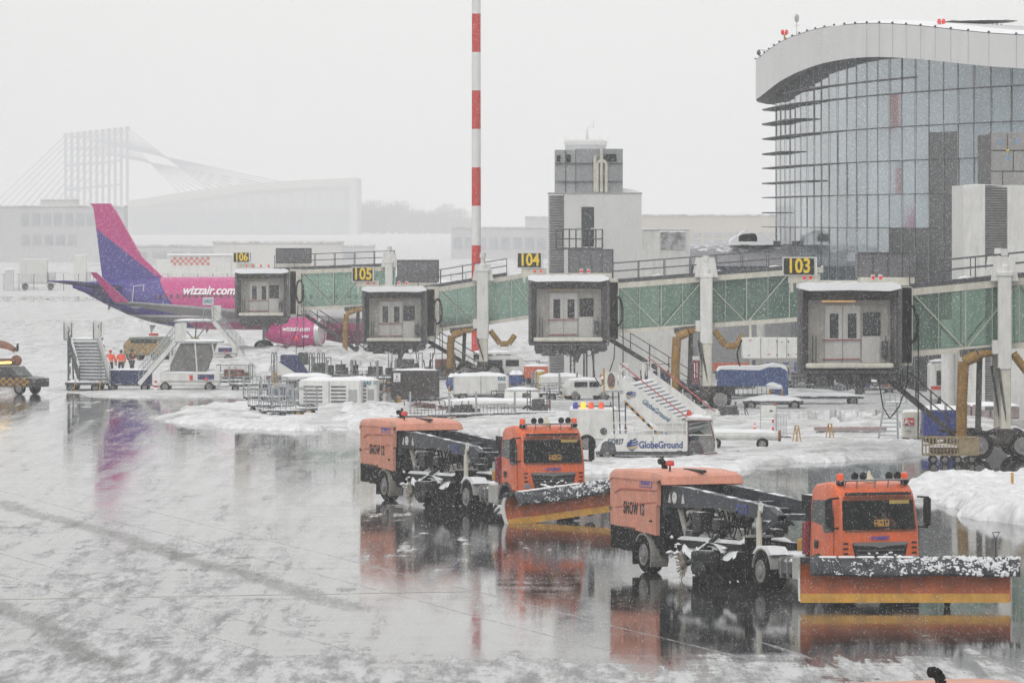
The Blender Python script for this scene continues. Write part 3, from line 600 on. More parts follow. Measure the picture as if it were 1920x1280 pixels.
# ---------------------------------------------------------------- snow sweeper trucks (x forward, y left, z up, origin under the front axle)
ORGR = MT('worn_orange_blade', (.56,.125,.03), .5, var=.35, sc=2.2, dirt=.5)
CLUT = MT('oily_machinery', (.032,.034,.037), .5, .3, var=.6, sc=6, snow=.55)
LGT = MT('pale_machinery', (.36,.35,.32), .5, .3, var=.3, sc=6, dirt=.5, snow=.4)
SNWP = MT('snow_on_machine', (.80,.81,.83), .9, sc=6, var=.12, bump=.5)
FLAP = MT('snowy_rubber', (.016,.018,.022), .8, sc=3.5, col2=(.065,.07,.078))
def cab_glass():
    m = bpy.data.materials.new('cab_glass'); m.use_nodes = True; t = m.node_tree; b = t.nodes['Principled BSDF']; b.inputs['Base Color'].default_value = (.01,.014,.016,1); b.inputs['Roughness'].default_value = .06
    tr = t.nodes.new('ShaderNodeBsdfTransparent'); tr.inputs['Color'].default_value = (.75,.85,.80,1); mx = t.nodes.new('ShaderNodeMixShader'); mx.inputs[0].default_value = .35
    t.links.new(tr.outputs[0], mx.inputs[1]); t.links.new(b.outputs[0], mx.inputs[2]); t.links.new(mx.outputs[0], t.nodes['Material Output'].inputs['Surface']); return m
CABG = cab_glass()
def wheel(parent, x, y, r=.52, w=.32, side=-1, name='wheel', snow=False):
    o = MB(); o.lathe((x,y,r),[(r*.60,-w/2),(r*.92,-w/2),(r,-w/2+.05),(r,w/2-.05),(r*.92,w/2),(r*.60,w/2)],28,'y')
    for k in range(28):
        t = 2*math.pi*k/28; c,s_ = math.cos(t), math.sin(t)
        o.add([(x+c*r*.985-s_*.03,y-w/2+.02,r+s_*r*.985+c*.03),(x+c*r*.985+s_*.03,y-w/2+.02,r+s_*r*.985-c*.03),(x+c*(r+.014)+s_*.03,y+w/2-.02,r+s_*(r+.014)-c*.03),(x+c*(r+.014)-s_*.03,y+w/2-.02,r+s_*(r+.014)+c*.03)],[(0,1,2,3)])
    wh = o.build(name, RUB, parent, smooth=True)
    q = MB(); yo = y+side*w/2
    q.lathe((x,yo,r),[(r*.63,side*.002),(r*.61,side*.022),(r*.54,side*.022),(r*.51,side*.006),(r*.31,side*.004),(r*.27,side*.05),(r*.12,side*.07),(.02,side*.07)],20,'y')
    for k in range(10):
        t = 2*math.pi*k/10; q.lathe((x+math.cos(t)*r*.37,yo+side*.004,r+math.sin(t)*r*.37),[(.022,0),(.022,side*.03)],6,'y')
    q.build('rim', RIM, wh, smooth=True); return wh
def arc_guard(mb, x, y0, y1, r, zc, a0, a1, th=.03, n=12):
    pts = [(x+r*math.cos(R(a)), zc+r*math.sin(R(a))) for a in np.linspace(a0,a1,n)] + [(x+(r-th)*math.cos(R(a)), zc+(r-th)*math.sin(R(a))) for a in np.linspace(a1,a0,n)]
    mb.prism(pts, y0, y1)
def snow_truck():
    r = empty('snow_sweeper_truck'); 
    # ---- cab: lofted shell
    cab = MB(); W = 1.22
    side = [(-.62,.86),(-.62,1.2),(-.60,2.55),(-.56,2.98),(-.38,3.12),(.30,3.20),(.95,3.13),(1.14,2.96),(1.24,2.72),(1.38,1.92),(1.40,1.35),(1.42,.98),(1.36,.80),(1.05,.78),(.70,.90)]
    for a in (150,120,90,60): side.append((-.0+.66*math.cos(R(a-60)) if False else .66*math.cos(R(180-a)), .62+.66*math.sin(R(a))) )
    side = side[:15] + [(.62*math.cos(R(a)), .55+.64*math.sin(R(a))) for a in (28,55,90,125,150)]
    n = len(side); cx_, cz_ = .35, 1.9
    def ins(k): return [(x+(cx_-x)*k, z+(cz_-z)*k*.75) for x, z in side]
    rings = [(-W,.085),(-W+.03,.035),(-W+.10,.0),(W-.10,.0),(W-.03,.035),(W,.085)]
    vs = []; 
    for y, k in rings: vs += [(x, y*(1-.05*max(0,z-1.9)), z) for x, z in ins(k)]
    fs = [(j*n+i, (j+1)*n+i, (j+1)*n+(i+1)%n, j*n+(i+1)%n) for j in range(5) for i in range(n) if not (j == 2 and i == 8)] + [tuple(range(n)), tuple(range(6*n-1,5*n-1,-1))]
    cab.add(vs, fs); cab_o = cab.build('cab', ORG, r, smooth=True)
    # windscreen: black glass sheet following the slanted face, with rounded look from side posts
    MB().add([(1.275,-1.06,2.84),(1.275,1.06,2.84),(1.425,1.08,1.86),(1.425,-1.08,1.86)],[(0,3,2,1)]).build('windscreen', CABG, cab_o)
    IN = MT('cab_interior',(.035,.035,.04),.8,var=.3)
    m = MB(); m.box(-.50,-.47,-1.1,1.1,1.0,2.9).box(-.5,1.2,-1.12,-1.09,1.0,2.6).box(-.5,1.2,1.09,1.12,1.0,2.6).box(-.5,1.1,-1.1,1.1,2.86,2.89).box(1.05,1.34,-1.05,1.05,1.6,1.9)
    for y in (-.5,.5): m.rbox(-.3,-.1,y-.25,y+.25,1.4,2.35,.06).rbox(-.3,.3,y-.25,y+.25,1.3,1.48,.05)
    m.lathe((1.0,.5,1.95),[(.20,0),(.23,.02),(.20,.04)],16); m.build('cab_interior', IN, cab_o)
    m = MB(); m.box(1.40,1.425,-.5,.1,2.3,2.5) if False else None
    MB().prism([(1.30,2.86),(1.265,2.86),(1.255,2.94),(1.285,2.94)],-1.0,1.0).build('sun_visor', BLKP, cab_o)
    # what is seen through the screen: painted warm reflection, driver and placard as shallow sheets just on the glass line
    MB().box(1.315,1.335,.32,.92,2.62,2.72).build('warm_reflection_sheet', MT('warm_reflection_gold',(.45,.33,.09),.6), cab_o)  # gold sheet painted as a warm reflection in the windscreen
    mtr = MB(Matrix.Translation((1.397,.05,2.10)) @ Matrix.Rotation(R(-8.6),4,'Y')); mtr.box(0,.02,-.22,.22,-.09,.09); pl = mtr.build('route_placard', YEL, cab_o)
    for i, s_ in enumerate(('25','-','59')): pass
    p3 = MB(Matrix.Translation((1.422,.05,2.10)) @ Matrix.Rotation(R(-8.6),4,'Y'))
    for a,b,c,d in ((-.2,-.12,.02,.07),(-.2,-.12,-.07,-.03),(-.06,.02,.0,.04),(.06,.1,-.07,.07),(.13,.19,.0,.07),(.13,.19,-.06,-.04)): p3.box(0,.004,a,b,c,d)
    p3.build('placard_marks', BLKT, pl)
    m = MB()
    for a, b in (((1.43,-.35,1.90),(1.30,-.62,2.62)),((1.43,.72,1.90),(1.33,.42,2.55))): m.bar(a, b, .02); m.bar((a[0]+.02,a[1],a[2]),(b[0]+.04,b[1],b[2]),.035)
    m.build('wiper', BLKP, cab_o)
    MB().add([(1.31,.62,2.72),(1.31,1.0,2.72),(1.40,1.02,2.02),(1.375,.72,2.2)],[(0,3,2,1)]).build('glass_reflection_strip', MT('pale_green_glass',(.22,.36,.32),.3), cab_o) if False else None
    # side windows and doors
    for s in (-1,1):
        y = s*(W+.004); d = MB()
        f = lambda pts, yy, th: MB().prism([p for p in pts], min(yy,yy+th), max(yy,yy+th))
        d.prism([(-.42,2.68),(.78,2.72),(.98,2.05),(.95,1.86),(.42,1.82),(.30,2.02),(-.42,2.10)], y-.055 if s>0 else y-.0, y+.0 if s>0 else y+.055)
        d.v = [(x, yy*(1-.05*max(0,z-1.9))+s*.012, z) for x,yy,z in d.v]; d.build('side_window', GLS, cab_o)
        m = MB(); m.box(-.46,-.445,y-.005,y+.005,1.05,2.75).box(1.02,1.035,y-.005,y+.005,1.0,2.6); m.build('door_seam', BLKT, cab_o)
        MB().rbox(-.22,.0,y-.02,y+.02,1.36,1.58,.015).build('door_handle', BLKP, cab_o)
        m = MB(); m.bar((1.28,s*1.2,2.80),(1.34,s*1.52,2.78),.05).bar((1.28,s*1.2,1.98),(1.34,s*1.50,1.95),.05).rbox(1.20,1.36,s*1.5-.10,s*1.5+.10,1.98,2.78,.04); m.build('mirror', BLKP, cab_o, smooth=True)
        arc = MB(); arc_guard(arc, 0, s*1.26-.16*(s>0), s*1.26+.16*(s<0), .68, .52, 5, 175, .10); arc.build('wheel_arch', MT('grey_plastic',(.06,.065,.075),.6,var=.2), r)
        m = MB(); m.rbox(1.36,1.445,s*1.0-.13,s*1.0+.13,1.02,1.20,.03); hl = m.build('headlight', MT('lamp_glass',(.25,.25,.26),.15), cab_o)
        m = MB()
        for k in range(3): m.box(1.405,1.425,s*1.04-.07,s*1.04+.07,1.25+k*.14,1.30+k*.14)
        m.build('corner_vent', BLKP, cab_o)
        MB().prism([(.55,.5),(1.1,.45),(1.15,.8),(.6,.85)], s*1.1-.12, s*1.1+.12).build('step', DGREY, r)
    # grille
    g = MB(); g.prism([(-.84,1.54),(.84,1.54),(.70,.96),(-.70,.96)],1.395,1.432,'x'); go = g.build('grille', BLKP, cab_o)
    MB().prism([(-.86,1.58),(.86,1.58),(.80,1.50),(.2,1.47),(.0,1.42),(-.2,1.47),(-.80,1.50)],1.425,1.45,'x').build('grille_bar', MT('grille_silver',(.22,.22,.23),.35,.5), go)
    m = MB()
    for z in (1.34,1.22,1.10): m.box(1.43,1.445,-.72,.72,z,z+.03)
    m.build('grille_slats', DGREY, go)
    m = MB(); rnd = random.Random(5)
    for k in range(14): m.lathe((1.45,rnd.uniform(-.35,.5),rnd.uniform(1.05,1.3)),[(.01,-.03),(.05,0),(.01,.03)],6)
    m.rbox(1.43,1.55,-.45,.62,.98,1.06,.02); m.build('packed_snow', SNWP, go)
    text('front_badge','SCHMIDT',BLUT,cab_o,.13,TM((1.43,.0,1.69),(0,1,0),(1,0,.05)),.006)
    MB().rbox(.9,1.5,-1.18,1.18,.62,.82,.06).build('bumper', DGREY, r)
    # roof bar, beacons, lamps, horn
    m = MB(); m.path([(1.05,-1.05,3.22),(1.12,-.98,3.27),(1.12,.98,3.27),(1.05,1.05,3.22)],.028,6)
    for y in (-.9,-.55,.0,.4,.85): m.tube((1.05,y,3.05),(1.12,y,3.27),.02,4)
    m.build('lamp_bar', MT('bar_steel',(.30,.30,.30),.4,.5,snow=.4), cab_o)
    for y in (-.98,.98):
        b = MB().lathe((.92,y,3.14),[(.11,0),(.11,.1),(.09,.12)],12).build('beacon_base', BLKP, cab_o); MB().lathe((.92,y,3.26),[(.095,0),(.105,.05),(.095,.18),(.04,.2)],12).build('beacon_lens', ORL, b, smooth=True)
    for y in (-.62,-.36,.42,.68): MB().lathe((1.1,y,3.38),[(.05,-.1),(.10,-.04),(.115,0),(.10,.015),(.02,.02)],12,'x').build('roof_lamp', BLKP, cab_o, smooth=True)
    MB().lathe((.5,.10,3.18),[(.17,0),(.17,.06),(.12,.12),(.09,.17),(.05,.22),(.04,.3),(.01,.33)],14).build('roof_vent', MT('cream_plastic',(.6,.55,.42),.5), cab_o, smooth=True)
    # ---- tractor chassis behind the cab
    m = MB(); m.box(-5.2,1.2,-.45,-.28,.62,.92).box(-5.2,1.2,.28,.45,.62,.92).box(-.9,1.0,-.9,.9,.55,.9)
    for x in (-1.2,-2.2,-3.0,-4.4,-5.1): m.box(x,x+.14,-.45,.45,.66,.9)
    m.tube((-3.6,-.95,.52),(-3.6,.95,.52),.13,10).tube((0,-.95,.52),(0,.95,.52),.13,10).lathe((-3.6,0,.52),[(.1,-.3),(.3,-.1),(.3,.1),(.1,.3)],12,'y'); m.build('chassis', BLK, r)
    wheel(r,0,-1.03,side=-1); wheel(r,0,1.03,side=1)
    for s in (-1,1):
        wheel(r,-3.6,s*1.02,w=.6,side=s)
        m = MB(); arc_guard(m,-3.6,s*.68 if s>0 else -1.30,1.30 if s>0 else s*.68,.66,.52,8,172,.05,14); m.build('mudguard', MT('mudguard_grey',(.30,.30,.29),.6,snow=1), r)
        m = MB(); m.prism([(-4.25,1.0),(-3.95,1.22),(-3.25,1.22),(-2.95,1.02),(-2.99,.99),(-3.3,1.14),(-3.9,1.14),(-4.2,.98)],min(s*.72,s*1.28),max(s*.72,s*1.28)); m.build('snow_on_mudguard', SNWP, r)
        f = MB().box(-4.74,-4.68,min(s*.5,s*1.30),max(s*.5,s*1.30),.18,1.42).build('mud_flap', RUB, r)
        MB().box(-4.80,-4.5,min(s*.5,s*1.30),max(s*.5,s*1.30),1.42,1.47).build('flap_rail', LGT, r)
    t = MB(); t.rbox(-2.75,-1.75,-1.22,-.62,.42,.98,.12)
    tk = t.build('fuel_tank', MT('tank_metal',(.10,.10,.11),.4,.4,dirt=.3,snow=.5), r, smooth=True)
    m = MB(); m.box(-2.5,-2.45,-1.235,-.6,.4,1.0).box(-2.05,-2.0,-1.235,-.6,.4,1.0); m.build('tank_strap', LGT, tk)
    MB().rbox(-1.70,-.85,-1.24,-.55,.38,1.06,.04).build('battery_box', MT('battery_grey',(.42,.42,.40),.5,snow=.6,dirt=.3), r)
    MB().rbox(-2.7,-.9,.6,1.2,.4,1.0,.06).build('air_tank', DGREY, r)
    # stack of equipment behind the cab
    m = MB(); m.box(-1.35,-.78,-.98,.98,.95,2.72).box(-1.5,-.8,-1.02,-.5,2.35,2.78).box(-1.45,-1.3,-.9,.8,1.2,2.5); m.build('equipment_rack', BLK, r)
    MB().lathe((-.95,-1.12,1.15),[(.13,0),(.13,.85),(.08,.9)],10).build('extinguisher_box', MT('deep_red',(.22,.02,.035),.6), r)
    MB().lathe((-1.3,-1.1,1.22),[(.13,0),(.14,.1),(.14,.3),(.06,.36)],10).build('yellow_reservoir', YEL, r)
    m = MB(); m.tube((-1.35,-1.0,1.0),(-1.35,-1.0,.5),.02,5); rnd = random.Random(11)
    for k in range(9):
        y = rnd.uniform(-.8,.8); pts = [(-1.4-.25*j,y+.1*math.sin(j+k),1.9-.5*math.sin(j*.9)+.08*k-.2*j) for j in range(5)]; m.path(pts,.022,5)
    m.build('hoses', RUB, r)
    m = MB(); m.box(-4.6,-1.5,-.9,.9,.96,1.02); m.build('deck_plate', BLK, r)
    m = MB()
    for a,b,c,d in ((-2.6,-1.6,-.95,-.3),(-2.0,-1.5,-.2,.5),(-3.2,-2.7,.1,.7)): m.rbox(a,b,c,d,1.0,1.12,.05)
    m.build('snow_on_deck', SNWP, r)
    # ---- gooseneck arms of the sweeper
    ar = MB()
    for s in (-1,1):
        ar.prism([(-11.2,2.62),(-9.8,2.62),(-3.8,2.32),(-3.2,2.10),(-3.2,1.96),(-4.4,1.92),(-7.2,2.12),(-9.8,2.02),(-11.2,1.95)], min(s*.72,s*.98), max(s*.72,s*.98))
    ar.box(-3.7,-3.2,-.98,.98,1.95,2.12).box(-11.2,-10.9,-.98,.98,2.0,2.6).box(-7.4,-7.1,-.72,.72,2.15,2.3)
    ar.bar((-3.4,-.85,2.0),(-5.6,-.85,1.25),.10,.12).bar((-3.4,.85,2.0),(-5.6,.85,1.25),.10,.12)
    MA = MT('arm_steel',(.045,.055,.068),.45,.2,var=.35,snow=.35); aro = ar.build('gooseneck_arm', MA, r)
    m = MB(); m.box(-6.0,-5.25,-1.0,-.985,2.06,2.30).build('blue_plate', MT('blue_plate_paint',(.05,.07,.28),.5), aro)
    MB().box(-5.85,-5.4,-1.01,-1.0,2.12,2.24).build('blue_plate_inset', MA, aro)
    for x in (-10.4,-4.3):
        q = MB(); q.lathe((x,-.985,2.28),[(.16,0),(.17,-.02),(.08,-.03),(.07,-.0)],16,'y'); q.build('hub_plate', WHTC, aro)
    MB().prism([(-10.9,2.12),(-10.75,2.4),(-10.7,2.12)],-1.0,-.985).prism([(-9.9,2.14),(-9.8,2.42),(-9.7,2.14)],-1.0,-.985).build('warning_triangle', WHTC, aro)
    MB().tube((-4.3,-1.05,1.12),(-4.3,-1.05,2.0),.085,10).tube((-4.3,-1.05,2.0),(-4.3,-1.05,2.2),.05,8).build('support_leg', CREAM, r)
    MB().tube((-10.5,-.8,2.05),(-9.9,-.8,1.1),.08,8).tube((-9.9,-.8,1.5),(-8.9,-.8,2.1),.06,8).build('lift_ram', LGT, r)
    # machinery between the axles
    rnd = random.Random(21); m = MB(); l = MB()
    for k in range(46):
        x = rnd.uniform(-10.6,-5.0); y = rnd.uniform(-1.0,.9); z = rnd.uniform(1.15,1.95); sx = rnd.uniform(.1,.45); sy = rnd.uniform(.08,.3); sz = rnd.uniform(.08,.28)
        t_ = m if rnd.random() < .66 else MB()
        if rnd.random() < .5: t_.rbox(x-sx,x+sx,y-sy,y+sy,z-sz,z+sz,.03)
        else:
            a = Vector((x,y,z)); b = a+Vector((rnd.uniform(-.5,.5),rnd.uniform(-.3,.3),rnd.uniform(-.35,.35))); t_.tube(a,b,rnd.uniform(.04,.15),8)
        if t_ is not m: t_.build('pump_unit', LGT, r)
    m.build('machinery', CLUT, r)
    m = MB()
    for k in range(16):
        x0 = rnd.uniform(-10.3,-5.6); y0 = rnd.uniform(-1.1,-.5); L_ = rnd.uniform(.6,1.6)
        m.path([(x0+L_*j/6, y0, 1.75+.35*math.cos(j*1.05+k)-.1*(k%3)) for j in range(7)],.022,5)
    m.build('hydraulic_hoses', RUB, r)
    m = MB(); m.box(-11.4,-4.9,-.5,-.3,1.02,1.22).box(-11.4,-4.9,.3,.5,1.02,1.22); m.build('trailer_frame', BLK, r)
    # angled brush under its hood
    B = Matrix.Translation((-7.5,0,.43)) @ Matrix.Rotation(R(33),4,'Z')
    br = MB(B); nb = 40
    for k in range(nb):
        y = -2.0+4.0*k/(nb-1)
        for j in range(12):
            t = 2*math.pi*(j/12)+k*.4; c,s_ = math.cos(t), math.sin(t)
            br.add([(c*.12,y-.03,s_*.12),(c*.12,y+.03,s_*.12),(c*.43-s_*.05,y+.07,s_*.43+c*.05),(c*.43+s_*.03,y-.05,s_*.43-c*.03)],[(0,1,2,3)])
    br.lathe((0,0,0),[(.13,-2.05),(.13,2.05)],10,'y'); br.build('brush', MT('dirty_bristle',(.16,.15,.14),.9,var=.6,sc=9), r)
    h = MB(B); h.grid(lambda u,v: (.56*math.cos(R(20+v*140)),-2.1+4.2*u,.10+.56*math.sin(R(20+v*140))),10,8)
    h.box(-.5,-.42,-2.1,2.1,-.15,.2).box(.42,.5,-2.1,2.1,.0,.3); ho = h.build('brush_hood', BLK, r)
    s_ = MB(B); rn = random.Random(4)
    s_.grid(lambda u,v: (.60*math.cos(R(35+v*110))+.02*math.sin(u*23),-2.1+4.1*u,.13+(.60+.05*math.sin(u*17+v*5))*math.sin(R(35+v*110))),24,8)
    for k in range(50): s_.lathe((rn.uniform(-.5,.5),rn.uniform(-2.2,2.0),rn.uniform(.15,.62)),[(.01,-.05),(rn.uniform(.04,.13),0),(.01,.06)],7)
    s_.build('snow_on_hood', SNWP, ho)
    m = MB(B); m.rbox(-.35,.4,-2.45,-2.1,-.1,.55,.06).tube((-.2,-2.3,.5),(.1,-1.6,.95),.07).tube((.3,-2.5,.2),(.5,-2.2,-.3),.05).lathe((.1,-2.5,0),[(.22,0),(.22,-.12),(.1,-.2)],12,'y'); m.build('brush_motor', CLUT, ho)
    m = MB(); m.bar((-9.4,-1.2,1.0),(-5.0,-1.2,1.12),.14,.22).bar((-9.3,-1.22,1.0),(-9.3,-1.1,.35),.2,.3); m.build('side_beam', BLK, r)
    MB().prism([(-9.5,1.12),(-9.2,1.22),(-5.1,1.28),(-5.0,1.2)],-1.32,-1.05).build('snow_on_beam', SNWP, r)
    m = MB(); m.grid(lambda u,v: (-9.5+4.3*u+.06*math.sin(v*19), -1.42+.75*v+.05*math.sin(u*29+v*5), .62+.16*math.sin(u*7+1)+.70*v**.8+.05*math.sin(u*41+v*13)-.25*(1-v)*max(0,.35-u)), 44, 10); m.build('snow_on_cover', SNWP, r, smooth=True)
    m = MB(); rb = random.Random(12)
    for k in range(70):
        t = rb.uniform(0,2*math.pi); c,s9 = math.cos(t), math.sin(t); L9 = rb.uniform(.34,.44); m.add([(-8.55+c*.08,-1.5,.44+s9*.08),(-8.55+c*.08+.02,-1.45,.44+s9*.08),(-8.55+c*L9-s9*.02,-1.58,.44+s9*L9+c*.02),(-8.55+c*L9+s9*.02,-1.58,.44+s9*L9-c*.02)],[(0,1,2,3)])
    m.lathe((-8.55,-1.5,.44),[(.10,0),(.10,-.10),(.04,-.12)],10,'y'); m.build('brush_end', MT('pale_bristle',(.30,.27,.22),.9,var=.5,sc=9), r)
    m = MB(); rn2 = random.Random(8)
    for k in range(26): m.lathe((rn2.uniform(-10.2,-8.4),rn2.uniform(-1.35,-.9),rn2.uniform(.4,1.15)),[(.01,-.06),(rn2.uniform(.04,.14),0),(.01,.06)],7)
    m.build('snow_lumps', SNWP, r)
    # ---- blower body
    X0, X1 = -14.55, -11.05
    bd = MB(); bd.box(X0+.15,X1-.05,-1.14,1.14,1.0,2.7); bd.box(X0+.2,-11.1,-1.0,1.0,.55,1.1); bd.box(-11.6,-11.05,-1.12,-1.0,.8,2.75).box(-11.6,-11.05,1.0,1.12,.8,2.75); bd.build('body_core', BLK, r)
    m = MB(); rn3 = random.Random(2)
    m.lathe((-11.05,-.35,1.5),[(.55,0),(.55,.22),(.2,.25)],20,'x').rbox(-11.1,-10.7,-.2,.95,1.75,2.35,.1)
    for k in range(8): m.tube((-11.1,rn3.uniform(-1,1),rn3.uniform(1.1,2.5)),(-10.9,rn3.uniform(-1,1),rn3.uniform(1.1,2.5)),.06,6)
    m.build('fan_intake', CLUT, r)
    MB().box(-11.03,-11.0,-1.1,-.05,1.75,2.6).build('front_screen', MT('mesh_grey',(.07,.075,.08),.7,var=.5,sc=12), r)
    for s in (-1,1):
        y0, y1 = (s*1.28, s*1.16)
        p = MB(); p.prism([(X0,1.32),(X0-.02,2.86),(X1+.02,2.80),(X1+.02,2.02),(X1-.06,1.98),(X1-.06,1.14)], min(y0,y1), max(y0,y1)); po = p.build('side_panel', SAL, r)
        e = MB(); yy = s*1.285
        e.prism([(X0+.35,2.30),(X0+.75,2.44),(X1-.0,2.50),(X1-.0,2.46),(X0+.8,2.40),(X0+.4,2.26)], min(yy,yy+s*.03), max(yy,yy+s*.03)); e.prism([(X0+.4,1.86),(X1-.1,2.14),(X1-.1,2.12),(X0+.4,1.84)], min(yy,yy+s*.02), max(yy,yy+s*.02)); e.build('panel_crease', MT('salmon_crease',(.55,.16,.10),.5), po)
        MB().box(X0+.02,X0+.1,min(yy,yy+s*.04),max(yy,yy+s*.04),1.75,1.85).box(X1-.5,X1-.35,min(yy,yy+s*.03),max(yy,yy+s*.03),1.52,1.58).build('latch', BLKP, po)
        mm = MB(); mm.box(X0+.02,X0+1.9,min(y0,y1),max(y0,y1),.62,1.30); mm.build('rear_skirt', RUB, r)
        wheel(r,-12.15,s*1.0,w=.45,side=s)
        g = MB(); arc_guard(g,-12.15,min(s*.7,s*1.27),max(s*.7,s*1.27),.66,.52,-30,160,.05,14); g.build('trailer_mudguard', MT('mudguard_cream',(.30,.29,.26),.6,dirt=.4), r)
        MB().box(-12.95,-12.90,min(s*.7,s*1.25),max(s*.7,s*1.25),.2,.9).build('trailer_flap', RUB, r)
    bx = MB().box(X1-1.25,X1-.35,-1.290,-1.284,2.38 if False else 2.52,2.78); 
    lg = bx.build('maker_plate', BLUT, r); MB().box(X1-1.2,X1-.40,-1.296,-1.290,2.55,2.75).build('plate_face', SAL, lg)
    text('plate_lettering','SCHMIDT',BLUT,lg,.16,TM((X1-.8,-1.30,2.65),(1,0,0),(0,-1,0)),.008,1.0)
    # roof hood: rounded slab with forward lip
    hd = MB(); prof = [(X0-.04,2.60),(X0-.02,2.86),(X0+.10,2.97),(-13.2,3.03),(-11.6,3.04),(-10.75,2.98),(-10.55,2.90),(-10.50,2.66),(-10.58,2.64),(-10.66,2.80),(-11.0,2.84),(-11.1,2.72),(X0+.2,2.72)]
    nn = len(prof); vs = []
    for y, k in ((-1.31,.14),(-1.26,.05),(-1.14,0),(1.14,0),(1.26,.05),(1.31,.14)): vs += [(x+(-.0 if x<-12 else -k*.5), y, z-(k if z>2.8 else 0)) for x,z in prof]
    hd.add(vs, [(j*nn+i,(j+1)*nn+i,(j+1)*nn+(i+1)%nn,j*nn+(i+1)%nn) for j in range(5) for i in range(nn)]+[tuple(range(nn)),tuple(range(6*nn-1,5*nn-1,-1))]); hdo = hd.build('roof_hood', SAL, r, smooth=True)
    MB().rbox(-11.9,-10.52,-.07,.10,2.99,3.07,.02).build('hood_hinge', BLKP, hdo)
    m = MB(); m.path([(-12.6,-.35,3.0),(-12.6,-.35,3.12),(-12.63,-.37,3.2),(-12.70,-.41,3.25),(-12.78,-.45,3.24)],.09,10); m.build('exhaust_pipe', RUB, hdo, smooth=True)
    q = MB().tube((-11.3,-.75,3.0),(-11.3,-.75,3.2),.03,6).build('beacon_post', BLKP, hdo); MB().lathe((-11.3,-.75,3.18),[(.12,0),(.13,.05),(.11,.14),(.03,.16)],12).build('red_beacon', RED, q)
    MB().tube((-14.3,.3,2.9),(-14.3,.3,3.28),.02,5).box(-14.33,-14.27,.26,.34,3.24,3.34).build('aerial', BLKP, hdo)
    MB().box(X0-.03,X0+.06,-1.12,1.12,1.3,2.86).build('rear_panel', SAL, r)
    return r
def plow(parent, loc, yaw, roll=0, tip=True):
    M = Matrix.Identity(4); Ln = 2.80
    prof = [(.10,.04),(.02,.10),(-.10,.32),(-.13,.60),(-.06,.84),(.06,.98)]
    o = MB(); o.grid(lambda u,v: (lambda p: (p[0],-Ln+2*Ln*u,p[1]))((np.interp(v,np.linspace(0,1,6),[a for a,_ in prof]),np.interp(v,np.linspace(0,1,6),[b for _,b in prof]))),12,14)
    o.grid(lambda u,v: (lambda p: (p[0]-.06,-Ln+2*Ln*u,p[1]))((np.interp(v,np.linspace(0,1,6),[a for a,_ in prof]),np.interp(v,np.linspace(0,1,6),[b for _,b in prof]))),12,14)
    b = o.build('plow_blade', ORGR, parent, smooth=2, loc=loc); b.rotation_euler = (R(roll), 0, R(yaw))
    MB().prism([(.06,.0),(.14,.0),(.09,.22),(.01,.22)],-Ln-.01,Ln+.01).build('cutting_edge', MT('yellow_edge',(.60,.30,.02),.5,var=.25,dirt=.35), b)
    for s in (-1,1):
        MB().prism([(x-.10,z) for x,z in prof]+[(x+.07,z) for x,z in prof[::-1]], min(s*Ln,s*(Ln+.05)), max(s*Ln,s*(Ln+.05))).build('end_plate', WHTC if s < 0 else ORGR, b)
    fl = MB(); rnd = random.Random(9)
    def fp(u,v): return (.08+.42*math.sin(v*1.25)+.015*math.sin(u*37),-Ln+.25+(2*Ln+.02)*u,1.12-.40*v**1.6+.02*math.sin(u*11+1))
    fl.grid(fp,60,8); fl.grid(lambda u,v: (lambda p:(p[0]-.05,p[1],p[2]-.05))(fp(u,v)),60,8); fl.box(-.1,.12,-Ln,Ln+.2,.98,1.12); f = fl.build('rubber_flap', FLAP, b)
    m = MB()
    for c in range(150):
        u0 = rnd.random()**.7; v0 = rnd.random()**1.2; big = rnd.uniform(.4,1.6)*(.35+.8*u0)
        for k in range(rnd.randint(2,13)):
            u = min(1,max(0,u0+rnd.gauss(0,.012*big))); v = min(1,max(0,v0+rnd.gauss(0,.10*big))); p = fp(u,v); s = rnd.uniform(.010,.042)*big
            ph = rnd.random()*6; sx = rnd.uniform(.7,1.7)
            m.add([(p[0]+s*.6,p[1]+q[0]*s*sx,p[2]+q[1]*s) if j==5 else (p[0]+s*.15*math.sin(j*2+ph),p[1]+q[0]*s*sx*(1+.35*math.sin(j*3.7+ph)),p[2]+q[1]*s*(1+.3*math.cos(j*2.3+ph))) for j,q in enumerate([(1,0),(.3,1),(-.8,.6),(-.8,-.6),(.3,-1),(0,0)])],[(0,1,5),(1,2,5),(2,3,5),(3,4,5),(4,0,5)])
    m.build('snow_clumps', SNWP, f, kind='stuff')
    m = MB()
    for k in range(5): m.rbox(-.06,.2,-Ln+.5+k*.52,-Ln+.95+k*.52,1.10,1.15,.02)
    m.build('snow_ledge', SNWP, f)
    m = MB(); m.bar((-.15,-.5,.35),(-1.9,-.35,.55),.16).bar((-.15,.5,.35),(-1.9,.35,.55),.16).bar((-.2,-1.3,.5),(-.2,1.3,.5),.14).tube((-.2,0,.8),(-1.9,0,1.0),.08).box(-.45,-.25,-1.9,-1.3,-.14,.4).box(-.45,-.25,-.3,.4,-.14,.4); m.build('push_frame', BLK, b)
    for y in (-1.6,1.2):
        MB().lathe((-.75,y,.15),[(.2,-.09),(.3,-.07),(.3,.07),(.2,.09)],16,'y').bar((-.75,y-.15,.3),(-.2,y-.15,.55),.06).build('support_wheel', RUB, b)
    if tip: MB().tube((-.05,Ln-.35,1.1),(-.05,Ln-.35,1.55),.013,5).tube((-.05,Ln-.35,1.55),(-.05,Ln-.43,1.72),.010,4).tube((-.05,Ln-.35,1.55),(-.05,Ln-.25,1.74),.010,4).tube((-.05,Ln-.45,1.73),(-.05,Ln-.22,1.75),.010,4).build('marker_whip', BLKP, b)
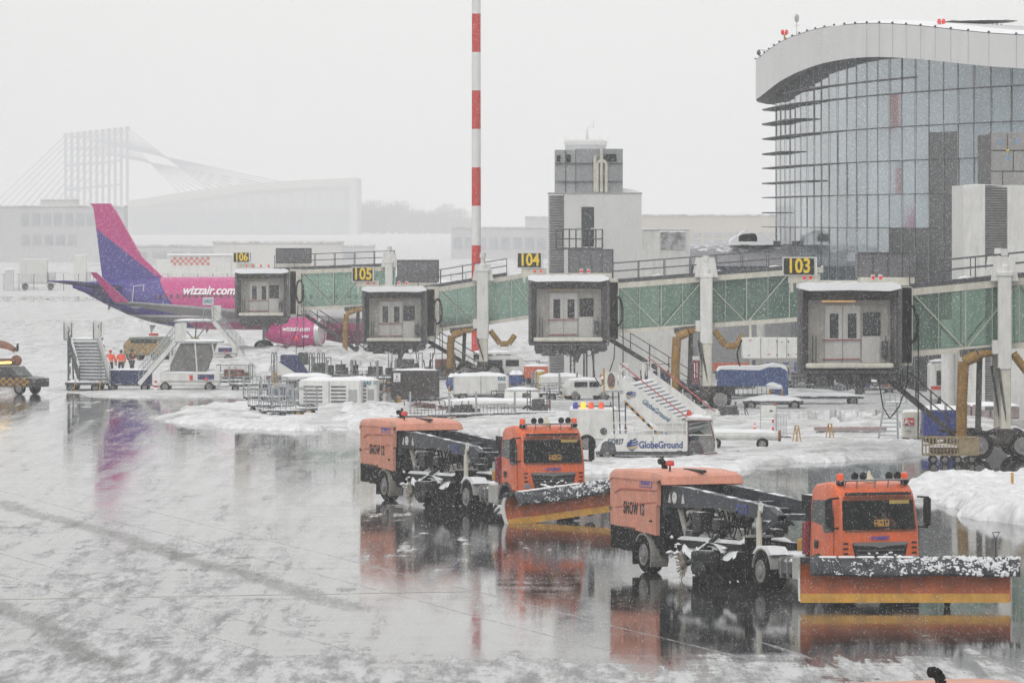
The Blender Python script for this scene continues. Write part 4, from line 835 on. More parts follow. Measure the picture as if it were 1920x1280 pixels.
    return b
TH = R(22)
def place_truck(r, x, y): r.location = (x, y, 0); r.rotation_euler = (0, 0, TH - R(90))
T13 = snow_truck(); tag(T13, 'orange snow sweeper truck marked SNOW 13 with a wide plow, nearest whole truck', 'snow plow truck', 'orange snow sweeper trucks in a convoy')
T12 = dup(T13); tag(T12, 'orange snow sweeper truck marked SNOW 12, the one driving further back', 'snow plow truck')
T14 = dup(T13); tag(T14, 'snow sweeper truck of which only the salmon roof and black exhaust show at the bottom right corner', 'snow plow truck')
T14['label'] = 'truck showing only its salmon roof and black exhaust at the bottom right corner'
for T, s in ((T13,'SNOW 13'),(T12,'SNOW 12')): text('side_lettering', s, BLKT, T, .50, TM((-12.75,-1.292,1.85),(1,0,0),(0,-1,0)), .014, .66, gap=1.12)
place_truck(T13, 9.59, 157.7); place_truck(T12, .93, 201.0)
b1 = plow(T13, (5.0,-1.0,.17), -22); b1.scale = (1,1,1.08); plow(T12, (4.0,-.3,.16), 12, 5, False)
s_ = math.sin(TH); c_ = math.cos(TH)
def put(T, px, Y, a, b): x = (px-960)*Y/F; place_truck(T, x-(a*s_+b*c_), Y+(a*c_-b*s_))
put(T14, 1764, 90.2, -12.6, -.35)
for c1 in kids(T14):
    for c2 in kids(c1):
        if c2.name.startswith(('beacon_post','aerial')):
            for c3 in kids(c2): bpy.data.objects.remove(c3)
            bpy.data.objects.remove(c2)
# ---------------------------------------------------------------- jet bridges
def glass_mat():
    m = bpy.data.materials.new('green_tinted_glass'); m.use_nodes = True; t = m.node_tree; N = t.nodes; L = t.links
    b = N['Principled BSDF']; tc = N.new('ShaderNodeTexCoord'); nz = N.new('ShaderNodeTexNoise'); nz.inputs['Scale'].default_value = .9; nz.inputs['Detail'].default_value = 4
    mp = N.new('ShaderNodeMapping'); mp.inputs['Scale'].default_value = (1.2, 1, .25); L.new(tc.outputs['Object'], mp.inputs[0]); L.new(mp.outputs[0], nz.inputs['Vector'])
    rp = N.new('ShaderNodeValToRGB'); rp.color_ramp.elements[0].color = (.085,.16,.13,1); rp.color_ramp.elements[1].color = (.23,.32,.275,1); rp.color_ramp.elements[0].position = .35; rp.color_ramp.elements[1].position = .7
    L.new(nz.outputs['Fac'], rp.inputs[0]); L.new(rp.outputs[0], b.inputs['Base Color']); b.inputs['Roughness'].default_value = .25
    tr = N.new('ShaderNodeBsdfTransparent'); tr.inputs['Color'].default_value = (.68,.84,.76,1); mx = N.new('ShaderNodeMixShader'); mx.inputs[0].default_value = .42
    L.new(tr.outputs[0], mx.inputs[1]); L.new(b.outputs[0], mx.inputs[2]); L.new(mx.outputs[0], N['Material Output'].inputs['Surface']); return m
GG = glass_mat()
BELL = MT('bellows_rubber', (.115,.115,.118), .9, var=.4, sc=7, dirt=.2)
CABW = MT('cab_wall', (.36,.345,.32), .6, var=.14, sc=2, dirt=.45)
DOORW = MT('cab_door', (.50,.495,.475), .5, var=.08, dirt=.25)
DUCT = MT('yellow_duct', (.36,.20,.035), .7, var=.35, sc=5, dirt=.3)
UND = MT('underframe', (.085,.085,.088), .7, var=.5, sc=5, snow=.3)
def stairs_mb(p, q, wd, n, m, rails=True):
    p = Vector(p); q = Vector(q)
    for y in (0, wd):
        o = Vector((0,y,0)); m.bar(p+o,q+o,.07,.24); 
        if rails:
            for h in (.55,1.05): m.bar(p+o+Vector((0,0,h)),q+o+Vector((0,0,h)),.045)
            for k in range(6): c = p+(q-p)*(k/5)+o; m.bar(c,c+Vector((0,0,1.05)),.04)
    for k in range(n): c = p+(q-p)*((k+.5)/n); m.box(c.x-.14,c.x+.14,0+c.y,wd+c.y,c.z-.02,c.z+.02)
def duct(mb, pts, r):
    P = [Vector(p) for p in pts]; out = []
    for i in range(len(P)-1):
        L_ = (P[i+1]-P[i]).length; k = max(2, int(L_/.16))
        for j in range(k): out.append(P[i]+(P[i+1]-P[i])*j/k)
    out.append(P[-1])
    for i in range(len(out)-1): mb.tube(out[i], out[i+1], r*1.0, 10, r*.84)
def bridge(num, Y, cab, tun, colm, base_py, sign, lab, ac, duct_px, stair, rail, cols2=None, sgn_lean=0):
    s = F/Y; x0, x1, yt, yb = cab; cx = ((x0+x1)/2-960)/s; X = lambda px: (px-960)/s-cx; Z = lambda py: CH-(py-HZ)/s
    r = empty('jet_bridge', (cx, Y, 0), 0, lab, 'jet bridge', 'jet bridges along the pier')
    a, b, t, u = X(x0), X(x1), Z(yt), Z(yb); w_ = b-a; h = t-u
    # bellows hood: outer ring in front, inner ring recessed, ribbed
    be = MB(); n = 7
    def rect(k):
        f = k/n; i = .085*w_*f; j = .09*h*f; y = -.0+1.0*f; o = .04*(k%2)
        return [(a+i+o, y, u+j*.5+o), (b-i-o, y, u+j*.5+o), (b-i-o, y, t-j*1.6-o), (a+i+o, y, t-j*1.6-o)]
    for k in range(n):
        A, B_ = rect(k), rect(k+1); be.add(A+B_, [(i,(i+1)%4,4+(i+1)%4,4+i) for i in range(4)])
    be.box(a-.03,a+.12,-.06,1.9,u-.1,t).box(b-.12,b+.03,-.06,2.6,u-.1,t).box(a,b,-.05,2.6,t-.14,t+.02).box(a,b,-.05,2.6,u-.22,u-.08)
    bo = be.build('bellows', BELL, r)
    ia, ib, iu, it = a+.085*w_, b-.085*w_, u+.045*h, t-.144*h; W = ib-ia; H = it-iu; q = lambda f: ia+W*f; z = lambda f: iu+H*f
    MB().box(ia-.1,ib+.1,1.0,1.12,iu-.1,it+.1).box(a+.12,b-.12,1.12,2.9,u-.1,t-.14).build('cab_wall', CABW, r)
    for f0, f1 in ((.21,.415),(.425,.63)):
        d = MB().box(q(f0),q(f1),.95,.998,z(.0),z(.90)).build('cab_door', DOORW, r)
        MB().rbox(q(f0+.055),q(f1-.045),.93,.948,z(.40),z(.78),.01).build('door_window', GLS, d)
    m = MB().box(q(.645),q(.96),.93,.998,z(.02),z(.92)).build('side_panel', CABW, r); MB().box(q(.65),q(.86),.915,.928,z(.02),z(.42)).build('lower_panel', DOORW, m)
    MB().rbox(q(.66),q(.87),.90,.928,z(.44),z(.80),.03).build('operator_window', GLS, m)
    e = MB()
    for zz in (z(.37),z(.07)): e.tube((q(.18),.85,zz),(q(.63),.85,zz+.02),.028,6)
    e.build('barrier_bar', MT('dull_red',(.30,.035,.04),.5), r)
    e = MB()
    for f in (.06,.10,.93): MB().tube((q(f),.8,z(.0)),(q(f),.8,z(.44)),.022,5).build('grab_rail', DGREY, r)
    e.rbox(q(.88),q(.95),.6,.9,z(.12),z(.36),.03).build('control_box', DGREY, r)
    MB().box(q(.17),q(.57),.7,.85,z(.955),z(.985)).build('door_lamp', MT('warm_lamp',(.85,.50,.22),.4,emit=.25 if num=='103' else .02) if num=='103' else MT('dull_lamp',(.35,.25,.10),.5), r)
    MB().rbox(a+.25,b-.35,-.3,.0,u+.0,u+.22,.05).build('bumper_sill', CREAM, r)
    sn = MB(); nn = 24; rn = random.Random(int(num))
    pts = [(a-.05+(w_+.02)*k/nn, t+.06+.16*math.sin(math.pi*min(1,(k+1)/3)*.5)*min(1,(nn-k+.5)/2)+rn.uniform(0,.05)) for k in range(nn+1)]
    sn.prism(pts+[(b,t-.02),(b-.5,t-.10-.04*rn.random()),(a+w_*.5,t-.09),(a+.4,t-.12),(a-.05,t-.02)],-.16,2.2); sn.build('roof_snow', SNOW, r)
    MB().box(a-.02,b+.04,1.2,3.2,t+.18,t+.30).box(b,b+.5,.6,2.8,u+.1,t+.05).build('cab_corner', CREAM, r)
    m = MB(); m.box(a+.3,b-.1,.2,2.8,u-.5,u-.22); rn = random.Random(7)
    for k in range(22): x = rn.uniform(a+.4,b-.3); m.rbox(x-.2,x+.2,rn.uniform(0,.8),rn.uniform(1,2),u-rn.uniform(.45,.85),u-.2,.03)
    m.box(a+w_*.55,a+w_*.62,.2,.5,u-1.15,u-.4).tube((a+w_*.6,.3,u-1.1),(a+w_*.66,.3,u-.5),.06)
    for k in range(4): m.path([(a+w_*(.3+.13*k)+.1*j, .1, u-.5-.3*math.sin(j*.63)) for j in range(6)],.025,5)
    m.build('underframe', UND, r)
    # tunnel
    (tx0,ty0,by0),(tx1,ty1,by1) = tun; xa, xb = X(tx0), X(tx1); za0, za1, zb0, zb1 = Z(by0), Z(ty0), Z(by1), Z(ty1); D = 2.6; y0 = .8
    top = lambda x: za1+(zb1-za1)*(x-xa)/(xb-xa); bot = lambda x: za0+(zb0-za0)*(x-xa)/(xb-xa)
    tn = MB()
    for yy in (y0, y0+D):
        tn.bar((xa,yy,top(xa)-.0),(xb,yy,top(xb)),.18,.30); tn.bar((xa,yy,bot(xa)),(xb,yy,bot(xb)),.16,.24)
    tn.box(xa-.75,xa+.03,y0-.2,y0+D+.1,bot(xa)-.4,top(xa)+.2); t_o = tn.build('tunnel_frame', CREAM, r)
    MB().bar((xa,y0+D/2,bot(xa)-.02),(xb,y0+D/2,bot(xb)-.02),D-.2,.16).build('tunnel_floor', UND, t_o)
    MB().bar((xa,y0+D/2,top(xa)+.10),(xb,y0+D/2,top(xb)+.10),D,.12).build('tunnel_roof', MT('tunnel_roof_white',(.55,.55,.53),.6,snow=.8), t_o)
    g = MB()
    for yy in (y0+.03, y0+D-.03): g.quad((xa,yy,bot(xa)),(xb,yy,bot(xb)),(xb,yy,top(xb)),(xa,yy,top(xa)))
    g.build('tunnel_glass', GG, r)
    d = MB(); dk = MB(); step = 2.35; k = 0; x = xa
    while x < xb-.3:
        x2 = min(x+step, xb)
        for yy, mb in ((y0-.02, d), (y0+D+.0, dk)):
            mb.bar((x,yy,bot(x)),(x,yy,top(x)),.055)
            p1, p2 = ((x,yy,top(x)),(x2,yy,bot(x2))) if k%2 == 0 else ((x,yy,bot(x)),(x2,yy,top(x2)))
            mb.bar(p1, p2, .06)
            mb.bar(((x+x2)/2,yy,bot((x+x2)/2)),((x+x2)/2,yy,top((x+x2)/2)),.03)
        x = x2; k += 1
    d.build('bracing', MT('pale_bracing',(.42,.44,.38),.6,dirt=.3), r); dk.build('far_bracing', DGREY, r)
    # roof walkway with railings, snow drifts
    rm = MB(); rx0, rx1, rh = X(rail[0]), X(rail[1]), 1.05
    for yy in (y0-.05, y0+D):
        for hh in (.12,.6,rh): rm.bar((rx0,yy,top(rx0)+.2+hh),(rx1,yy,top(rx1)+.2+hh),.045)
        x = rx0
        while x <= rx1+.01: rm.bar((x,yy,top(x)+.1),(x,yy,top(x)+.2+rh),.05); x += (rx1-rx0)/max(2,round((rx1-rx0)/1.5))
    rm.bar((rx0,y0-.02,top(rx0)+.27),(rx1,y0-.02,top(rx1)+.27),.06,.22); rm.build('roof_railing', DGREY, r)
    sn = MB(); rn = random.Random(3+int(num)); nn = 40
    for yy in (y0+.1,):
        pts = [(xa+(xb-xa)*k/nn, top(xa+(xb-xa)*k/nn)+.16+.26*max(0,math.sin(k*.55+int(num)))**1.5+.04*rn.random()) for k in range(nn+1)]
        sn.prism(pts+[(xb,top(xb)+.1),(xa,top(xa)+.1)],yy,yy+D-.3)
    sn.build('snow_drift', SNOW, r)
    # air conditioning unit
    m = MB(); c0, c1, d0, d1 = ac; m.rbox(X(c0),X(c1),1.0,2.9,Z(d1),Z(d0),.04); aco = m.build('air_conditioner', MT('mesh_unit',(.16,.16,.17),.7,var=.35,sc=9,snow=.4), r)
    m = MB(); m.box(X(c0)+.1,X(c1)-.1,1.0,2.8,t+.1,Z(d1)); m.build('unit_base', CREAM, aco)
    m = MB(); zc = Z(d0); xx = X(c0)
    while xx < X(c1): m.box(xx,xx+.03,.96,1.0,Z(d1),zc); xx += (X(c1)-X(c0))/4.001
    m.bar((X(c0),.97,zc),(X(c1),.97,zc),.05).build('unit_frame', DGREY, aco)
    # gate number sign and red lamps
    sx0, sx1, sy0, sy1 = sign; zs0, zs1 = Z(sy1), Z(sy0); sx0_, sx1_ = X(sx0), X(sx1)
    S = MB(); S.box(sx0_-.05,sx1_+.05,.30,.5,zs0-.05,zs1+.05); S.box(sx1_+.05,sx1_+.12,.0,1.0,zs0-.05,zs1+.05); so_ = S.build('gate_sign', WHTC, r)
    MB().box(sx0_,sx1_,.27,.3,zs0,zs1).box(sx1_+.121,sx1_+.13,.1,.9,zs0,zs1).build('sign_face', BLKT, so_)
    text('gate_number', num, YELT, so_, (zs1-zs0)*1.22, TM(((sx0_+sx1_)/2,.262,(zs0+zs1)/2),(1,0,0),(0,-1,0)), .03*(zs1-zs0), .80)
    MB().box(sx0_+.3,sx0_+.42,.38,.5,t-.2,zs0).box(sx1_-.3,sx1_-.18,.38,.5,t-.2,zs0).rbox(sx0_+.2,X(sx1+12),.4,.6,t+.2,t+.62,.03).build('sign_post', CREAM, so_)
    for lx in ((sx0+sx1)/2+10, (sx0+sx1)/2+22, x1-52, x1-38):
        m = MB().rbox(X(lx)-.09,X(lx)+.09,.35,.5,t+.28,t+.58,.03).build('lamp_box', WHTC, r); MB().lathe((X(lx),.34,t+.45),[(.075,0),(.08,-.04),(.03,-.07)],10,'y').build('red_lamp', REDL, m)
    # lift column with bogie
    px0, px1, ptop = colm; Zg = 0; gy = 0
    cxl = (X(px0)+X(px1))/2; hw = (X(px1)-X(px0))/2; zt_ = Z(ptop); zm = bot(cxl)-1.0
    for yy, nm in ((y0-.55,'lift_column'),(y0+D+.4,'rear_lift_column')):
        m = MB(); m.rbox(cxl-hw,cxl+hw,yy-.25,yy+.25,zm,zt_-.55,.05).rbox(cxl-hw-.06,cxl+hw+.06,yy-.3,yy+.3,zt_-.62,zt_-.40,.04).lathe((cxl,yy,zt_-.45),[(hw*.75,0),(hw*.7,.3),(hw*.35,.4),(hw*.35,.75),(hw*.55,.76),(hw*.5,1.05)],12)
        m.prism([(cxl-hw-.3,top(cxl)+.1),(cxl-hw-.12,top(cxl)+1.15),(cxl+hw+.12,top(cxl)+1.15),(cxl+hw+.32,top(cxl)+.1)],yy-.1,yy+.34).box(cxl-hw-.25,cxl-hw,yy-.1,yy+.3,bot(cxl)-.3,bot(cxl)+.3)
        lc = m.build(nm, WHTC, r); MB().rbox(cxl-hw*.75+.05,cxl+hw*.75+.05,yy-.2,yy+.2,.95,zm+.05,.04).build('inner_column', CREAM, lc)
        MB().bar((cxl+hw*.6,yy-.1,.9),(cxl-hw*1.0,yy-.3,zm+.1),.09).build('brace', UND, lc)
    m = MB(); m.rbox(cxl-.9,cxl+.9,y0-1.1,y0+D+.9,.62,1.0,.08).rbox(cxl-.35,cxl+.45,y0-1.0,y0+.2,.9,1.35,.05); rn = random.Random(5+int(num))
    for k in range(20): x = cxl+rn.uniform(-2.3,.8); y = rn.uniform(y0-.9,y0+D); m.tube((x,y,rn.uniform(.6,1.3)),(x+rn.uniform(-.8,.8),y+.3,rn.uniform(.5,1.4)),rn.uniform(.03,.1),6)
    m.bar((cxl-2.4,y0-.8,.75),(cxl+.5,y0-.9,.72),.2,.3); bg_ = m.build('bogie', MT('greasy_machinery',(.07,.06,.055),.4,.4,var=.6,sc=8,snow=.35), r)
    for xx in (cxl-1.15, cxl+.75):
        for yy in (y0-1.0, y0+D+.6): wheel(r, xx, yy, .62, .42, -1)
    # yellow flexible duct and its hanger
    dx = X(duct_px[0]); m = MB(); zt2 = bot(dx)-.25
    duct(m, [(X(duct_px[0])+.35+.3,.4,zt2),(dx+.05,.35,zt2-.25),(dx-.04,.3,2.6),(dx-.05,.35,.95),(dx-.12,.4,.35)], .27 if num!='106' else .2)
    m.build('air_duct', DUCT, r, smooth=True); m = MB(); duct(m, [(dx+.7,.5,zt2+.05),(cxl-hw-.2,.6,zt2+.15)], .18)
    m.build('air_duct', DUCT, r, smooth=True); m = MB(); duct(m, [(cxl+hw+.1,.5,zt2+.1),(cxl+hw+.75,.5,zt2-.75),(cxl+hw+1.3,.5,zt2-.75),(cxl+hw+1.7,.6,zt2-.2)], .2)
    m.build('air_duct', DUCT, r, smooth=True)
    m = MB(); m.bar((dx-.1,.6,zt2+.1),(cxl,.6,zt2+.3),.25,.3).bar((dx+.75,1.6,0.3),(dx+.85,1.6,zt2),.24,.24); m.build('duct_hanger', UND, r)
    # service stairs
    m = MB(); (p0x,p0y),(p1x,p1y) = stair; stairs_mb((X(p0x),2.9,Z(p0y)),(X(p1x),2.9,max(.25,Z(p1y))),.8,16,m); m.box(X(p0x)-.6,X(p0x)+.1,1.8,3.9,Z(p0y)-.05,Z(p0y)+.04); m.build('service_stairs', UND, r)
    # cable loop on the corner post
    m = MB(); lx = xa-.05; lz = top(xa)-1.4
    for k in range(4): m.path([(lx+(.22+.03*k)*math.cos(tt),.3-.03*k,lz+(.75+.03*k)*math.sin(tt)) for tt in np.linspace(0,2*math.pi,15)],.028,5)
    m.path([(lx+.28,.2,lz),(lx+.30,.2,lz-2),(lx+.28,.2,.9)],.03,5).path([(lx-.1,.2,lz-.6),(lx-.2,.2,lz-2.6),(lx-.55,.2,lz-3.6),(lx-.95,.2,lz-4.1),(lx-1.25,.2,lz-3.6),(lx-1.45,.2,u-.4)],.03,5)
    m.build('cable_loop', RUB, r)
    return r
bridge('103', 248, (1500,1690,540,690), ((1712,548,664),(2150,505,630)), (1872,1897,492), 862, (1470,1527,484,515),
       'nearest jet bridge, its number board 103 above a snow-topped cab lit by an orange lamp', (1611,1722,474,520), (1806,), ((1672,712),(1812,830)), (1708,2140))
bridge('104', 312, (992,1142,524,640), ((1160,536,622),(1545,506,596)), (1313,1336,500), 783, (971,1014,475,501),
       'second nearest jet bridge, number board 104, in front of the white stair tower', (1066,1150,468,512), (1268,), ((1148,640),(1330,752)), (1150,1540))
bridge('105', 366, (680,800,544,640), ((822,543,619),(1010,512,592)), (894,916,492), 715, (661,698,502,527),
       'third jet bridge away, number board 105, with dark green glazing', (744,822,488,530), (846,), ((802,642),(910,706)), (742,950))
bridge('106', 408, (441,541,510,592), ((563,510,579),(740,503,572)), (722,736,478), 692, (438,466,474,491),
       'farthest jet bridge, number board 106, its cab against the pink fuselage', (516,582,466,494), (648,), ((570,592),(680,668)), (514,738))
# small separate structures under the bridges
def round_pillar(px, Y, rad, ztop, label, group=None):
    r = empty('pillar', ((px-960)*Y/F, Y, 0), 0, label, 'pillar', group); MB().lathe((0,0,0),[(rad,0),(rad,ztop)],24).build('shaft', WHTC, r, smooth=True); MB().lathe((0,0,0),[(rad*1.3,0),(rad*1.3,.3),(rad,.34)],24).build('base', GREY, r)
round_pillar(1778, 300, .38, 5.2, 'thick white round pillar carrying the bridge behind the yellow duct')
round_pillar(1428, 372, .33, 4.2, 'slimmer grey round pillar to the left of the white equipment cabinets')
# ---------------------------------------------------------------- airliner (x forward = image right, z up)
MAG = (.52,.055,.22); PUR = (.065,.05,.26)
def livery():
    m = bpy.data.materials.new('pink_and_purple_livery'); m.use_nodes = True; t = m.node_tree; N = t.nodes; L = t.links; b = N['Principled BSDF']; b.inputs['Roughness'].default_value = .35
    tc = N.new('ShaderNodeTexCoord'); sp = N.new('ShaderNodeSeparateXYZ'); L.new(tc.outputs['Object'], sp.inputs[0])
    def mth(op, a, c):
        n = N.new('ShaderNodeMath'); n.operation = op
        for i, v in enumerate((a, c)):
            if isinstance(v, (int, float)): n.inputs[i].default_value = v
            else: L.new(v, n.inputs[i])
        return n.outputs[0]
    def mix(f, a, c):
        n = N.new('ShaderNodeMix'); n.data_type = 'RGBA'; L.new(f, n.inputs[0])
        for i, v in ((6,a),(7,c)):
            if isinstance(v, tuple): n.inputs[i].default_value = v+(1,)
            else: L.new(v, n.inputs[i])
        return n.outputs[2]
    X_, Z_ = sp.outputs['X'], sp.outputs['Z']
    # fuselage: purple tail cone, magenta from x > -9.3 (edge slants), white line and grey belly below z 2.9
    fus = mix(mth('GREATER_THAN', mth('ADD', X_, mth('MULTIPLY', Z_, .78)), -1.0), PUR, MAG)
    front = mix(mth('GREATER_THAN', mth('ADD', X_, mth('MULTIPLY', Z_, .5)), 7.4), fus, (.72,.72,.73))
    line = mix(mth('LESS_THAN', Z_, 3.02), front, (.68,.67,.66)); bel = mix(mth('LESS_THAN', Z_, 2.86), line, (.28,.27,.28))
    bel2 = mix(mth('LESS_THAN', Z_, 2.45), bel, fus)
    fin = mix(mth('GREATER_THAN', mth('ADD', Z_, mth('MULTIPLY', X_, .735)), 1.56), PUR, MAG)
    L.new(mix(mth('GREATER_THAN', Z_, 6.02), bel2, fin), b.inputs['Base Color']); return m
def airliner():
    Y = 446; s = F/Y; cx = (430-960)/s; X = lambda px: (px-430)/s/.951
    r = empty('airliner', (cx, Y, 0), R(-18), 'pink and purple passenger jet parked nose to the right behind the jet bridges', 'airplane'); LV = livery()
    # centreline profile, x measured from photo: nose to the right
    prof = [(-13.2,5.25,.15),(-12.2,5.15,.42),(-10.5,4.80,.90),(-8.5,4.42,1.36),(-6.5,4.18,1.70),(-4.5,4.02,1.90),(-2.5,3.95,1.98),(0,3.95,1.99),(8,3.95,1.99),(14,3.95,1.99),(16.5,3.95,1.97),(18.5,3.86,1.80),(20.3,3.70,1.45),(21.6,3.52,.95),(22.3,3.40,.35),(22.4,3.38,.05)]
    m = MB(); n = 36
    vs = [(x, rr*math.cos(2*math.pi*k/n), z+rr*1.04*math.sin(2*math.pi*k/n)) for x,z,rr in prof for k in range(n)]
    m.add(vs, [(j*n+k,j*n+(k+1)%n,(j+1)*n+(k+1)%n,(j+1)*n+k) for j in range(len(prof)-1) for k in range(n)]); fo = m.build('fuselage', LV, r, smooth=2)
    w_ = MB()
    for k in range(40):
        x = -5.2+k*.53
        if 3.2 < x < 4.2: continue
        yy = -1.99*math.cos(math.asin(.55/2.07))-.012
        w_.prism([(x-.11,4.36),(x+.11,4.36),(x+.12,4.55),(x+.07,4.66),(x-.07,4.66),(x-.12,4.55)],yy-.02,yy+.05)
    w_.build('cabin_windows', MT('window_grey',(.22,.10,.16),.3), fo)
    d = MB()
    for x in (-7.6,): 
        for a,b in (((x,3.6),(x+.15,5.3)),((x+.85,3.6),(x+1.0,5.35)),((x,3.6),(x+.85,3.6)),((x+.15,5.3),(x+1.0,5.35))): d.bar((a[0],-1.52,a[1]),(b[0],-1.50,b[1]),.045)
    d.build('door_outline', WHTT, fo)
    TB = MT('title_white',(.88,.88,.88),.5,var=0)
    text('titles','wizzair.com',TB,fo,1.0,TM((-.95,-1.995,4.95),(1,0,0),(0,-1,.30)),.022,.92,.22,depth=.03)
    text('registration','HA-LXF',MT('reg_grey',(.55,.55,.68),.5,var=0),fo,.62,TM((-9.4,-1.12,5.0),(1,.12,.05),(.1,-1,.1)),.01,.8,.2,depth=.03)
    f = MB(); f.box(-8.2,-7.85,-1.3,-1.22,5.45,5.52).build('flag', RED, fo) if False else None
    # fin, swept back
    tl = [( X(192),5.2),(X(187),6.0),(X(170),11.5),(X(163),11.76),(X(202),11.76),(X(212),11.2),(X(262),7.6),(X(302),6.0),(X(310),5.6)]
    fn = MB(); c = [(x,z) for x,z in tl]
    fn.prism(c,-.14,.14); fn.build('tail_fin', LV, r)
    for sy in (-1,1):
        y0, y1 = sy*.7, sy*6.2
        MB().add([(-11.6,y0,5.35),(-8.2,y0,5.35),(-11.2,y1,5.75),(-12.8,y1,5.75),(-11.6,y0,5.15),(-8.2,y0,5.15),(-11.2,y1,5.68),(-12.8,y1,5.68)],[(0,1,2,3),(7,6,5,4),(0,4,5,1),(1,5,6,2),(2,6,7,3),(3,7,4,0)]).build('tailplane', MT('tailplane_purple',(.06,.05,.30),.5,snow=.2) if sy<0 else GREY, r)
        wv = [(2.6,sy*1.7,3.0),(9.2,sy*1.7,3.0),(1.0,sy*14,4.0),(-1.6,sy*16.8,4.3),(-2.9,sy*16.8,4.3),(-1.4,sy*7,3.5)]
        MB().add(wv+[(x,y,z-.35 if abs(y)<8 else z-.12) for x,y,z in wv],[(0,1,2,3,4,5),(11,10,9,8,7,6)]+[(i,i+6,(i+1)%6+6,(i+1)%6) for i in range(6)]).build('wing', MT('wing_grey',(.36,.36,.37),.5,snow=.35), r)
        MB().add([(-1.7,sy*16.75,4.25),(-2.9,sy*16.75,4.25),(-4.6,sy*17.4,6.5),(-4.1,sy*17.4,6.5),(-1.7,sy*16.87,4.25),(-2.9,sy*16.87,4.25),(-4.6,sy*17.5,6.5),(-4.1,sy*17.5,6.5)],[(0,1,2,3),(7,6,5,4),(0,4,5,1),(1,5,6,2),(2,6,7,3),(3,7,4,0)]).build('winglet', MT('winglet_pink',MAG,.4), r)
        e = MB(); ex, ey, ez = 8.3, sy*5.75, 1.85
        e.lathe((ex,ey,ez),[(.55,-3.0),(.85,-2.4),(1.12,-.8),(1.18,.3),(1.10,1.2),(1.0,1.5),(.92,1.5),(.88,1.0),(.85,.4)],28,'x'); eo = e.build('engine_nacelle', MT('nacelle_pink',(.50,.03,.20),.35,dirt=.2), r, smooth=True)
        MB().lathe((ex,ey,ez),[(1.10,1.2),(1.01,1.52),(.93,1.52),(.90,1.3)],28,'x').build('intake_lip', MT('lip_metal',(.6,.6,.6),.3,.5), eo, smooth=True)
        g = MB(); g.lathe((ex,ey,ez),[(.86,.42),(.3,.44),(.02,.9)],20,'x')
        g.build('fan', DGREY, eo)
        MB().prism([(-.4,0),(1.6,0),(.3,1.1),(-2.2,1.1)],-.15,.15).build('pylon', GREY, r, loc=(ex-.4,ey,2.85))
        for dx in (0,):
            for k in (-.5,.5): wheel(r, 4.3, sy*3.8+k, .58, .4, sy)
        MB().tube((4.3,sy*3.8,.6),(4.3,sy*3.6,3.2),.14,8).build('main_gear_leg', GREY, r)
        if sy < 0:
            text('engine_lettering','wizzair.com',TB,eo,.52,TM((ex-.2,ey-1.165,ez+.25),(1,0,0),(0,-1,.12)),.008,.9,.2,depth=.03); text('engine_flag_mark','W!ZZ' if False else 'wizz',TB,eo,.34,TM((ex+.55,ey-1.165,ez-.3),(1,0,0),(0,-1,-.1)),.008,.9,depth=.03)
    for k in (-.25,.25): wheel(r, 16.9, k, .38, .22, -1)
    MB().tube((16.9,0,.4),(16.9,0,2.2),.1,8).build('nose_gear_leg', GREY, r)
    MB().prism([(17.2,4.35),(20.4,4.5),(21.0,4.2),(20.8,4.05),(17.4,4.0)],-1.3,1.3).build('cockpit_glazing', GLS, fo) if False else None
    m = MB()
    for px in (196,278,384): m.prism([(X(px),4.0 if px<250 else 2.2),(X(px)+.5,4.0 if px<250 else 2.2),(X(px)+.1,3.3 if px<250 else 1.55)],-.03,.03)
    m.build('blade_aerial', GREY, fo)
    return r
airliner()
# ---------------------------------------------------------------- people
SKIN = MT('skin', (.45,.27,.20), .6); HV = MT('hi_vis_orange', (.85,.10,.03), .6, var=.12, sc=5); TRO = MT('dark_trousers', (.03,.032,.045), .8, var=.3); REFL = MT('reflective_tape', (.55,.55,.50), .5); HAIR = MT('dark_hair', (.03,.022,.018), .9)
def skin_mesh(name, chains, m, parent=None, sub=2):
    vs = []; es = []; rs = []; idx = {}
    for ch in chains:
        prev = None
        for (p, r_) in ch:
            k = tuple(round(c, 4) for c in p)
            if k not in idx: idx[k] = len(vs); vs.append(p); rs.append(r_)
            if prev is not None and prev != idx[k]: es.append((prev, idx[k]))
            prev = idx[k]
    me = bpy.data.meshes.new(name + '_cage'); me.from_pydata(vs, es, []); o = bpy.data.objects.new(name, me); COL.objects.link(o)
    md = o.modifiers.new('skin', 'SKIN'); md.use_smooth_shade = True
    for i, v in enumerate(me.skin_vertices[0].data): v.radius = (rs[i] if isinstance(rs[i], tuple) else (rs[i], rs[i])); v.use_root = (i == 0)
    sb = o.modifiers.new('sub', 'SUBSURF'); sb.levels = sub; sb.render_levels = sub
    dg = bpy.context.evaluated_depsgraph_get(); dg.update(); m2 = bpy.data.meshes.new_from_object(o.evaluated_get(dg)); bpy.data.objects.remove(o)
    m2.materials.clear(); m2.materials.append(m); q = bpy.data.objects.new(name, m2); COL.objects.link(q); q.parent = parent; return q
